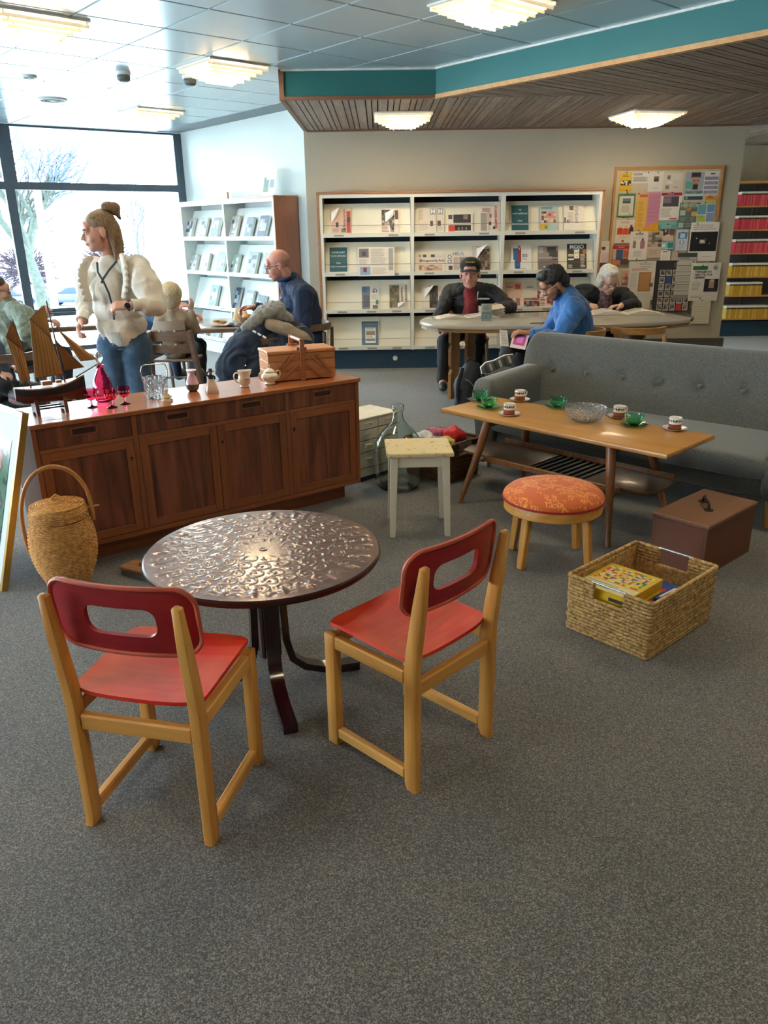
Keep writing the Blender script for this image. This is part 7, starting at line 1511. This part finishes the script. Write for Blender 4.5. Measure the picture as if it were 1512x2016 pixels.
fuse('scarf', [xf(g, Matrix.Translation(fC)) for g in [cap_geo((.925, 8.34, .93), .068, (.94, 8.28, .80), .075), cap_geo((.94, 8.28, .80), .075, (.93, 8.28, .70), .085)]], 'maroon', oC, .009, 3, .006, 14)
obj('zip', tube([V3(p) + fC for p in ((1.01, 8.29, .94), (1.0, 8.262, .86), (1.0, 8.262, .76))], .006, 6), 'basket_steel', oC, 60); obj('chest_logo', join(*[box(.06 + .017*k, .06 + .017*k + .012, -.262, -.246, .865, .880) for k in range(7)]), 'label_white', oC)
for z in (.72, .80, .88): obj('quilt_seam', tube([V3((.95 + .225*math.cos(a), 8.44 + .170*math.sin(a), z)) + fC for a in [RAD(k) for k in range(200, 341, 10)]], .004, 5), 'puffer', oC, 60)
obj('held_brochure', solid(grid(lambda u, v: (-.36 + .03*math.sin(3*v), -.52 + .10*u, .20 + .34*v), 6, 6), .003), mat('brochure_blue', '#9fb4c4', .5), oC, 60)
# ---------- man in blue pullover reading
clothmat('blue_knit', '#245a9c', '#3570b4', 10, .9, .4); clothmat('charcoal', '#1c1d21', '#2a2b30', 10)
oD, fD, RD = seated('dark-haired man in bright blue pullover reading, seated sideways behind the sofa', (1.68, 6.78, 0), 0, (1.445, 6.70, 1.105), 98, -34, 0, 1.04, 'skin_olive',
    [dict(s=(1.615, 6.60, .905), e=(1.47, 6.50, .685), w=(1.235, 6.50, .735), d=(-1, 0, .12), n=(-.1, .2, -1), side=1, curl=34), dict(s=(1.60, 6.95, .90), e=(1.46, 6.86, .68), w=(1.27, 6.66, .70), d=(-1, -.3, 0), n=(0, -.2, -1), side=-1, curl=36)],
    [[(1.68, 6.72, .53), (1.10, 6.64, .655), (1.035, 6.47, .53), (.93, 6.42, .49)], [(1.68, 6.90, .52), (1.22, 6.84, .50), (1.20, 6.78, .10), (1.10, 6.76, .05)]],
    [(1.565, 6.76, 1.005), (1.63, 6.77, .88), (1.69, 6.78, .68), (1.69, 6.79, .56)], 'blue_knit', 'pullover', 'charcoal', sw=1.04, wr=.011, sleeve_to=.88, noshoe=(0,))
cD = V3((1.445, 6.70, 1.105)) + fD; face_parts(oD, cD, RD, 1.04, '#7d4a44', '#15120f', closed=True, specs='#b5b8ba'); TD = lambda p: cD + RD @ (V3(p)*1.04)
fuse('hair', [ell(TD((0, -.030, .062)), (.098, .112, .092), RD), ell(TD((0, -.085, .0)), (.080, .055, .085), RD), ell(TD((0, .035, .112)), (.078, .055, .038), RD)], 'hair_black', oD, .0075, 1, .009, 34)
fuse('beard', [ell(TD((0, .048, -.092)), (.036, .034, .018), RD), ell(TD((.052, .01, -.066)), (.010, .026, .034), RD), ell(TD((-.052, .01, -.066)), (.010, .026, .034), RD), ell(TD((0, .03, -.088)), (.048, .03, .018), RD)], 'hair_black', oD, .006, 2, .002, 40)
obj('watch', tube([V3((1.265, 6.50, .728)) + fD + V3((.006*math.cos(a), .033*math.cos(a), .033*math.sin(a))) for a in [2*PI*k/18 for k in range(18)]], .008, 6, True), 'ink', oD, 60)
_y = V3((-.93, -.12, -.34)).normalized(); _z = V3((.05, -1, .12)); _z = (_z - _y*_z.dot(_y)).normalized(); _x = _y.cross(_z); SM = Matrix(((_x.x, _y.x, _z.x, 0), (_x.y, _y.y, _z.y, 0), (_x.z, _y.z, _z.z, 0), (0, 0, 0, 1)))
SP = [(-.042, -.13), (.03, -.135), (.046, -.07), (.040, .03), (.050, .10), (.028, .15), (-.018, .155), (-.044, .10), (-.034, -.01)]
fuse('shoe', [xf(g, Matrix.Translation(V3((.965, 6.435, .495)) + fD) @ SM) for g in [ell((0, .0, -.01), (.046, .14, .040)), ell((0, -.05, -.045), (.042, .075, .040))]], 'shoe_dark', oD, .008, 2)
so = obj('shoe_sole', xf(prism(SP, .026, .048, .006, 2), Matrix.Translation(V3((.965, 6.435, .495)) + fD) @ SM), mat('sole_grey', '#4b4a48', .7), oD, 40)
obj('sole_rim', xf(tube([(p[0], p[1], .030) for p in SP], .007, 6, True), Matrix.Translation(V3((.965, 6.435, .495)) + fD) @ SM), 'print_white', so, 60)
for k in range(6): obj('tread_bar', xf(box(-.030, .032, -.105 + .042*k, -.085 + .042*k, .046, .051), Matrix.Translation(V3((.965, 6.435, .495)) + fD) @ SM), 'shoe_dark' if k % 2 else 'label_grey', so)
bk_ = thing('held_booklet', 'pink illustrated booklet in the hands of the man in blue', 'booklet', (1.06, 6.445, .63), RAD(0))
sheet('page', .13, .15, [(.12, .2, .88, .85, '#b0408c'), (.3, .35, .7, .7, '#d86ab0'), (.2, .7, .8, .85, '#5a4a90')], '#dcc9cc', bk_, rot=(RAD(-35), RAD(8), RAD(-20)), t=.003)
sheet('page', .07, .15, lines(.1, .1, .9, .9, 8, '#b0a4a4'), '#e3dcd2', bk_, loc=(-.07, .012, .01), rot=(RAD(-35), RAD(8), RAD(14)), t=.003)
# ---------- white-haired woman reading
clothmat('black_coat', '#0c0d12', '#181a20', 10); mat('floral_dark', '#2a2a38', .8, col2='#8a6a78', scale=38)
oE, fE, RE = seated('white-haired woman in black coat reading a newspaper at the table end', (2.40, 8.66, 0), 0, (2.395, 8.42, 1.025), 196, -24, 0, 1.16, 'skin_pale',
    [dict(s=(2.60, 8.56, .86), e=(2.68, 8.36, .775), w=(2.46, 8.10, .795), d=(-.9, -.3, 0), n=(0, -.2, -1), side=-1, curl=32), dict(s=(2.16, 8.58, .85), e=(2.08, 8.38, .775), w=(2.14, 8.20, .80), d=(.35, -.9, -.05), n=(.2, 0, -1), side=1, curl=40)],
    [[(2.30, 8.62, .5), (2.28, 8.15, .48), (2.28, 8.2, .09), (2.28, 8.08, .05)], [(2.50, 8.62, .5), (2.52, 8.15, .48), (2.52, 8.2, .09), (2.52, 8.08, .05)]],
    [(2.385, 8.56, .87), (2.39, 8.60, .78), (2.40, 8.64, .62), (2.40, 8.66, .54)], 'black_coat', 'coat', 'dark_trousers', sw=1.06, wr=.010, sleeve_to=.92, top_extra=[ell((2.38, 8.58, .84), (.25, .14, .085)), ell((2.20, 8.62, .93), (.12, .10, .05))])
cE = V3((2.395, 8.42, 1.025)) + fE; face_parts(oE, cE, RE, 1.16, '#a86a64', '#b0a79c', closed=True, specs='#5d5650'); TE = lambda p: cE + RE @ (V3(p)*1.16)
fuse('hair', [ell(TE((0, -.03, .060)), (.098, .106, .090), RE), ell(TE((.072, -.02, -.01)), (.034, .062, .075), RE), ell(TE((-.072, -.02, -.01)), (.034, .062, .075), RE), ell(TE((0, -.085, -.01)), (.085, .055, .085), RE), ell(TE((.02, .055, .098)), (.066, .038, .030), RE)], 'hair_white', oE, .008, 2, .010, 24, (1, 1, .5))
fuse('blouse', [xf(g, Matrix.Translation(fE)) for g in [cap_geo((2.39, 8.48, .87), .07, (2.39, 8.45, .74), .085)]], 'floral_dark', oE, .01, 2)
# ---------- toddler seen from behind in the high chair
clothmat('toddler_shirt', '#8a7a66', '#a3937c', 14); clothmat('toddler_trousers', '#20364e', '#2c4560', 12)
oF, fF, RF = seated('toddler with short fair hair sitting in the high chair, seen from behind', (-1.63, 6.2, 0), 0, (-1.618, 6.16, 1.075), 0, -4, 0, .86, 'skin_pale',
    [dict(s=(-1.535, 6.18, .925), e=(-1.47, 6.22, .84), w=(-1.475, 6.14, .985), d=(.25, -.05, 1), n=(-.6, .5, 0), side=-1, hs=.95, curl=18), dict(s=(-1.72, 6.18, .92), e=(-1.78, 6.24, .83), w=(-1.72, 6.36, .80), d=(.2, 1, 0), n=(0, .1, -1), side=1, hs=.95, curl=35)],
    [[(-1.69, 6.22, .675), (-1.71, 6.42, .67), (-1.71, 6.44, .46), (-1.71, 6.50, .42)], [(-1.57, 6.22, .675), (-1.55, 6.42, .67), (-1.55, 6.44, .46), (-1.55, 6.50, .42)]],
    [(-1.625, 6.18, .965), (-1.63, 6.19, .86), (-1.635, 6.19, .74), (-1.635, 6.2, .69)], 'toddler_shirt', 'shirt', 'toddler_trousers', sw=.64, wr=.006, neck_r=.045)
cF = V3((-1.618, 6.16, 1.075)) + fF; TF = lambda p: cF + RF @ (V3(p)*.86); face_parts(oF, cF, RF, .86, '#b5706a', '#b59c7a')
fuse('hair', [ell(TF((0, -.030, .050)), (.089, .102, .090), RF), ell(TF((0, -.062, -.01)), (.070, .058, .070), RF)], 'hair_toddler', oF, .007, 2, .0025, 45)
# ---------- person in blue behind the woman
clothmat('denim_shirt', '#3a5f8c', '#5a80aa', 10)
oG, fG, RG = seated('person in blue shirt half hidden behind the woman in white', (-2.20, 7.68, 0), 0, (-2.16, 7.60, 1.04), -85, -14, 0, .95, 'skin_ruddy',
    [dict(s=(-2.20, 7.48, .86), e=(-2.08, 7.42, .80), w=(-1.93, 7.42, .88), d=(.8, 0, .5), n=(0, .5, -.8), curl=40), dict(s=(-2.22, 7.86, .86), e=(-2.1, 7.92, .80), w=(-1.90, 7.80, .80), d=(1, 0, 0), n=(0, 0, -1), side=-1, curl=35)],
    [[(-2.2, 7.6, .5), (-1.82, 7.58, .5), (-1.84, 7.58, .09), (-1.73, 7.58, .05)], [(-2.2, 7.78, .5), (-1.82, 7.8, .5), (-1.84, 7.8, .09), (-1.73, 7.8, .05)]],
    [(-2.20, 7.66, .91), (-2.21, 7.67, .82), (-2.22, 7.68, .64), (-2.22, 7.68, .55)], 'denim_shirt', 'shirt', 'dark_trousers', sw=.92)
cG = V3((-2.16, 7.60, 1.04)) + fG; face_parts(oG, cG, RG, .95, '#a86a60', '#4a3a30'); TG = lambda p: cG + RG @ (V3(p)*.95)
fuse('hair', [ell(TG((0, -.030, .052)), (.082, .098, .080), RG), ell(TG((0, -.075, .0)), (.068, .045, .07), RG)], 'hair_dark', oG, .008, 2, .003, 40)
# ---------- reader at the left picture edge
clothmat('sage_knit', '#5f6a5c', '#7d887a', 40, .95, .3, .3, 90)
oH, fH, RH = seated('person in grey-green knitted sweater with glasses at the left picture edge', (-3.30, 7.05, 0), 0, (-3.345, 6.98, 1.105), -62, -14, 0, 1.0, 'skin_fair',
    [dict(s=(-3.12, 6.90, .90), e=(-3.06, 6.76, .76), w=(-3.00, 6.92, .885), d=(.5, .5, .55), n=(-.3, .6, -.4), curl=40), dict(s=(-3.42, 7.2, .90), e=(-3.3, 7.34, .78), w=(-3.08, 7.22, .82), d=(.9, -.2, 0), n=(0, 0, -1), side=-1, curl=36)],
    [[(-3.25, 6.98, .5), (-2.98, 7.28, .5), (-3.0, 7.25, .09), (-2.93, 7.34, .05)], [(-3.4, 7.15, .5), (-3.12, 7.45, .5), (-3.14, 7.42, .09), (-3.07, 7.5, .05)]],
    [(-3.31, 7.03, .965), (-3.31, 7.04, .86), (-3.31, 7.05, .66), (-3.31, 7.06, .55)], 'sage_knit', 'sweater', 'dark_trousers', sw=1.0, wr=.012)
cH = V3((-3.345, 6.98, 1.105)) + fH; face_parts(oH, cH, RH, 1.0, '#a0605c', '#3d332c', specs='#2a2a2c'); TH = lambda p: cH + RH @ V3(p)
fuse('hair', [ell(TH((0, -.030, .055)), (.084, .098, .084), RH), ell(TH((0, -.075, .0)), (.072, .05, .085), RH)], 'hair_dark', oH, .008, 2, .004, 36)
# ---------- child sitting low at the left behind the sideboard
clothmat('child_top', '#2c3648', '#3d485c', 12)
oI, fI, RI = seated('child in dark clothes and pink sneakers at the left edge behind the model ship', (-2.62, 5.42, 0), 0, (-2.80, 5.45, .97), -40, -22, 0, .88, 'skin_fair',
    [dict(s=(-2.66, 5.36, .83), e=(-2.62, 5.26, .70), w=(-2.585, 5.22, .675), d=(1, -.1, -.1), n=(0, .2, -1), hs=.9, curl=40), dict(s=(-2.84, 5.56, .83), e=(-2.76, 5.62, .70), w=(-2.64, 5.48, .68), d=(.9, -.4, 0), n=(0, 0, -1), side=-1, hs=.9, curl=40)],
    [[(-2.70, 5.36, .52), (-2.56, 5.20, .60), (-2.53, 5.20, .555), (-2.47, 5.16, .525)], [(-2.72, 5.5, .52), (-2.46, 5.44, .52), (-2.44, 5.44, .10), (-2.38, 5.40, .06)]],
    [(-2.76, 5.44, .875), (-2.74, 5.44, .78), (-2.71, 5.44, .62), (-2.70, 5.44, .55)], 'child_top', 'top', 'dark_trousers', sw=.74)
cI = V3((-2.80, 5.45, .97)) + fI; face_parts(oI, cI, RI, .88, '#a86a64', '#4a3a30'); TI = lambda p: cI + RI @ (V3(p)*.88)
fuse('hair', [ell(TI((0, -.028, .05)), (.083, .099, .085), RI), ell(TI((0, -.07, -.02)), (.074, .055, .09), RI)], 'hair_dark', oI, .008, 2, .004, 36)
mat('sneaker_pink', '#8a3a4c', .7); obj('sneaker', join(ell(V3((-2.45, 5.15, .52)) + fI, (.10, .045, .042), Matrix.Rotation(RAD(-32), 3, 'Z'))), 'sneaker_pink', oI, 180); obj('sneaker_sole', ell(V3((-2.445, 5.148, .497)) + fI, (.115, .05, .022), Matrix.Rotation(RAD(-32), 3, 'Z') @ Matrix.Rotation(RAD(6), 3, 'Y')), 'sole_grey', oI, 180)
# ------------------------------------------------------------ navy coat over the chair, backpack, dark bag
clothmat('navy_coat', '#182334', '#25344a', 9, .8); clothmat('grey_fleece', '#6a6a66', '#85847e', 30, .95, .5, .4, 120); clothmat('tan_lining', '#8a7a68', '#a08f7a', 12)
co = thing('winter_coat', 'navy winter coat with grey fleece hood draped over a chair behind the sewing box', 'coat', (-.88, 6.05, 0))
Oc = V3((.88, -6.05, 0)); LC = lambda g: xf(g, Matrix.Translation(Oc))
fuse('coat_body', [LC(g) for g in limb([(-.86, 6.06, .92), (-1.02, 6.00, .74), (-1.14, 5.98, .56), (-1.18, 5.98, .46)], [.10, .15, .145, .10]) + limb([(-.78, 6.06, .90), (-.68, 6.04, .74), (-.62, 6.02, .58)], [.10, .16, .17]) + limb([(-.96, 5.93, .72), (-.98, 5.90, .56), (-1.02, 5.88, .46)], [.075, .075, .06]) + limb([(-.9, 6.05, .72), (-.7, 6.04, .66)], [.15, .16])], 'navy_coat', co, .010, 3, .018, 7, ridge=1.8)
fuse('fleece_hood', [LC(g) for g in [ell((-.86, 6.03, .965), (.15, .11, .075), Matrix.Rotation(RAD(-24), 3, 'Y')), ell((-.95, 5.99, .91), (.13, .10, .06), Matrix.Rotation(RAD(-34), 3, 'Y')), cap_geo((-.80, 5.99, .985), .05, (-.72, 6.02, .92), .05)]], 'grey_fleece', co, .010, 2, .016, 12, ridge=1.5)
fuse('tan_collar', [LC(g) for g in limb([(-.84, 5.93, .90), (-.72, 5.93, .86), (-.60, 5.96, .79), (-.50, 6.0, .68)], [.045, .05, .05, .03])], 'tan_lining', co, .010, 3, .010, 10)
for k in range(3): obj('toggle', bar((-.055 + .035*k - .02, -.215, .865 - .02*k), (-.03 + .035*k - .02, -.222, .850 - .02*k), .010, .012), 'label_white', co)
obj('snap_button', sphere((-.145, -.235, .61), .008, 8, 6), 'basket_steel', co, 180); obj('pocket_flap', bar((-.16, -.225, .67), (-.20, -.225, .55), .012, .06, up=(1, 0, 0)), 'navy_coat', co)
bp_ = thing('backpack', 'black backpack with grey piping on the floor beside the sofa', 'backpack', (.76, 6.80, 0)); Ob = V3((-.76, -6.80, 0)); LB = lambda g: xf(g, Matrix.Translation(Ob))
clothmat('pack_black', '#0c0e14', '#191c24', 12, .7)
fuse('pack_body', [LB(g) for g in [ell((.77, 6.80, .20), (.135, .12, .20)), ell((.80, 6.82, .34), (.11, .10, .12)), ell((.74, 6.71, .14), (.11, .07, .13))]], 'pack_black', bp_, .010, 2, .012, 9)
obj('strap', tube([V3(p) + Ob for p in ((.70, 6.70, .42), (.66, 6.66, .30), (.655, 6.66, .18), (.68, 6.68, .08))], [.018, .022, .020, .014], 8), 'pack_black', bp_, 60); obj('grab_loop', tube([V3(p) + Ob for p in ((.74, 6.80, .45), (.76, 6.80, .485), (.80, 6.80, .485), (.82, 6.80, .45))], .008, 6), 'pack_black', bp_, 60)
obj('piping', tube([V3(p) + Ob for p in ((.72, 6.665, .33), (.76, 6.665, .31), (.80, 6.67, .26), (.815, 6.68, .22))], .003, 5), 'label_grey', bp_, 60); obj('piping', tube([V3(p) + Ob for p in ((.86, 6.70, .38), (.875, 6.70, .33), (.872, 6.70, .27))], .003, 5), 'label_grey', bp_, 60); obj('piping', tube([V3(p) + Ob for p in ((.735, 6.635, .17), (.78, 6.64, .14), (.81, 6.66, .12))], .003, 5), 'label_grey', bp_, 60)
bg_ = thing('dark_bag', 'dark blue bag standing on the floor beside the newspaper rack', 'bag', (-.80, 8.9, 0)); 
fuse('bag_body', [ell((0, 0, .26), (.10, .12, .26)), ell((-.03, 0, .50), (.06, .09, .06)), ell((.05, 0, .47), (.05, .09, .06))], 'navy_coat', bg_, .012, 2, .012, 8)
# ------------------------------------------------------------ outside the window: street level lies lower than the floor
mat('paving', '#b9bcc0', .9, var=.08, scale=.5); mat('bark', '#333a34', .9, var=.3, scale=6); mat('twig_dark', '#3a2f3a', .9, var=.3, scale=5); mat('twig_grey', '#465060', .9); mat('car_blue', '#0d2c5c', .25, coat=.6); mat('car_navy', '#15233c', .25, coat=.6); mat('car_glass', '#22324a', .08); mat('tyre', '#141518', .8); mat('pole_white', '#9aa0a4', .6); mat('rail_steel', '#3a4a5a', .5)
GZ = -3.6
struct('ground', box(-60, 20, 14.5, 120, GZ - .2, GZ), 'paving')
def tree(label, base, H, spread, seed, m, trunk, depth, twig, lean=(0, 0), cat='tree', k0=.32, name='bare_tree'):
    r = random.Random(seed); t = thing(name, label, cat, (base[0], base[1], GZ)); geos = []; tw = []
    def grow(p, d, ln, rad, k):
        pts = [p]; q = Vector(p); dd = Vector(d)
        for i in range(3):
            dd = (dd + Vector((r.uniform(-.18, .18), r.uniform(-.18, .18), r.uniform(-.05, .14)))).normalized(); q = q + dd*ln/3; pts.append(q.copy())
        (geos if k > 2 else tw).append(tube(pts, [rad*(1 - .12*i) for i in range(4)], 7 if k > 2 else 4))
        if k == 0: return
        for b in range(4 if k > 3 else 3):
            a = r.uniform(0, 2*PI); e = dd.orthogonal().normalized(); e.rotate(Matrix.Rotation(a, 3, dd)); nd = (dd + e*r.uniform(.4, .95)*spread).normalized(); grow(pts[-1] if b else pts[2], nd, ln*r.uniform(.62, .82), max(.014, rad*.58), k - 1)
    grow((0, 0, 0), Vector((lean[0], lean[1], 1)).normalized(), H*k0, trunk, depth)
    obj('trunk', join(*geos), m, t, 60); obj('twigs', join(*tw), twig, t, None, kind='stuff'); return t
tree('tall bare tree with mossy trunk and spreading branches outside the window', (-18.9, 45.0), 13.0, .75, 3, 'bark', .42, 6, 'twig_grey', (-.06, 0))
tree('thin bare birch seen just right of the woman in white', (-18.6, 62.0), 9.0, .5, 9, 'twig_grey', .10, 5, 'twig_grey')
def bush(label, base, R_, hc, seed, m):
    r = random.Random(seed); t = thing('round_tree', label, 'tree', (base[0], base[1], GZ), 0, 'leafless round trees outside'); g = []
    for k in range(900):
        a = r.uniform(0, 2*PI); e = math.asin(r.uniform(-.75, 1)); ln = R_*r.uniform(.55, 1.0); d = Vector((math.cos(a)*math.cos(e), math.sin(a)*math.cos(e), math.sin(e))); p = d*ln*r.uniform(.3, .8); q = d*ln + Vector((r.uniform(-.15, .15), r.uniform(-.15, .15), r.uniform(-.1, .15)))*R_*.5
        g.append(mv(tube([p, p.lerp(q, .5) + Vector((r.uniform(-.05, .05), 0, r.uniform(-.04, .04))), q], [.024, .018, .009], 4), 0, 0, hc))
    obj('twigs', join(*g), m, t, kind='stuff'); obj('trunk', join(tube([(0, 0, 0), (0, 0, hc - R_*.4)], [.14, .09], 8)), 'bark', t, 50)
bush('round leafless purple tree left of the big trunk', (-22.9, 52.0), 2.3, 3.0, 2, 'twig_dark'); bush('round leafless purple tree right of the big trunk', (-18.7, 56.0), 2.3, 3.2, 5, 'twig_dark')
def car(label, base, rot, m):
    t = thing('parked_car', label, 'car', (base[0], base[1], GZ), RAD(rot), 'parked cars outside')
    low = [(-2.15, .35), (-2.1, .75), (-1.5, .90), (-.9, .95), (1.6, .95), (2.05, .85), (2.15, .45), (2.1, .28), (-2.1, .28)]; up = [(-1.0, .94), (-.35, 1.38), (.2, 1.46), (1.0, 1.42), (1.75, .95)]
    obj('car_body', prism(low, -.85, .85, .06, 2, plane='XZ'), m, t, 50); obj('cabin', prism(up, -.74, .74, .05, 2, plane='XZ'), m, t, 50)
    for s in (-1, 1): obj('side_window', prism([(-.78, .98), (-.28, 1.32), (.2, 1.38), (.9, 1.34), (1.35, .98)], s*.745 - .012, s*.745 + .012, plane='XZ'), 'car_glass', t)
    for x in (-1.35, 1.35):
        for s in (-1, 1): w = obj('wheel', xf(lathe([(.32, -.1), (.32, .1)], 24), Matrix.Translation((x, s*.80, .32)) @ Matrix.Rotation(PI/2, 4, 'X')), 'tyre', t, 40); obj('hub', xf(lathe([(.18, -.11), (.18, .11)], 18), Matrix.Translation((x, s*.80, .32)) @ Matrix.Rotation(PI/2, 4, 'X')), 'pole_white', w, 40)
car('dark blue parked car at the left beyond the railing', (-28.3, 60.0), 4, 'car_navy'); car('bright blue parked car between the pole and the woman', (-23.9, 62.0), 3, 'car_blue')
def post_(label, base, h, r, m): obj('outdoor_pole', lathe([(r, 0), (r*.8, h)], 14), m, loc=(base[0], base[1], GZ), smooth=50, label=label, cat='pole')
post_('tall pale pole just outside the window', (-11.5, 28.0), 6.9, .15, 'pole_white'); post_('short pale post left of the tall pole', (-10.6, 24.0), 4.4, .08, 'pole_white'); post_('thin grey post right of the tall pole', (-11.0, 29.0), 4.0, .05, 'rail_steel')
fn = thing('railing', 'low steel railing along the path outside', 'railing', (-12.6, 33.0, GZ), RAD(183))
for k in range(11): obj('post', lathe([(.03, 0), (.03, 1.5)], 8), 'rail_steel', fn, loc=(k*.8, 0, 0))
for z in (.75, 1.05, 1.45): obj('rail', tube([(0, 0, z), (8, 0, z)], .028, 8), 'rail_steel', fn)
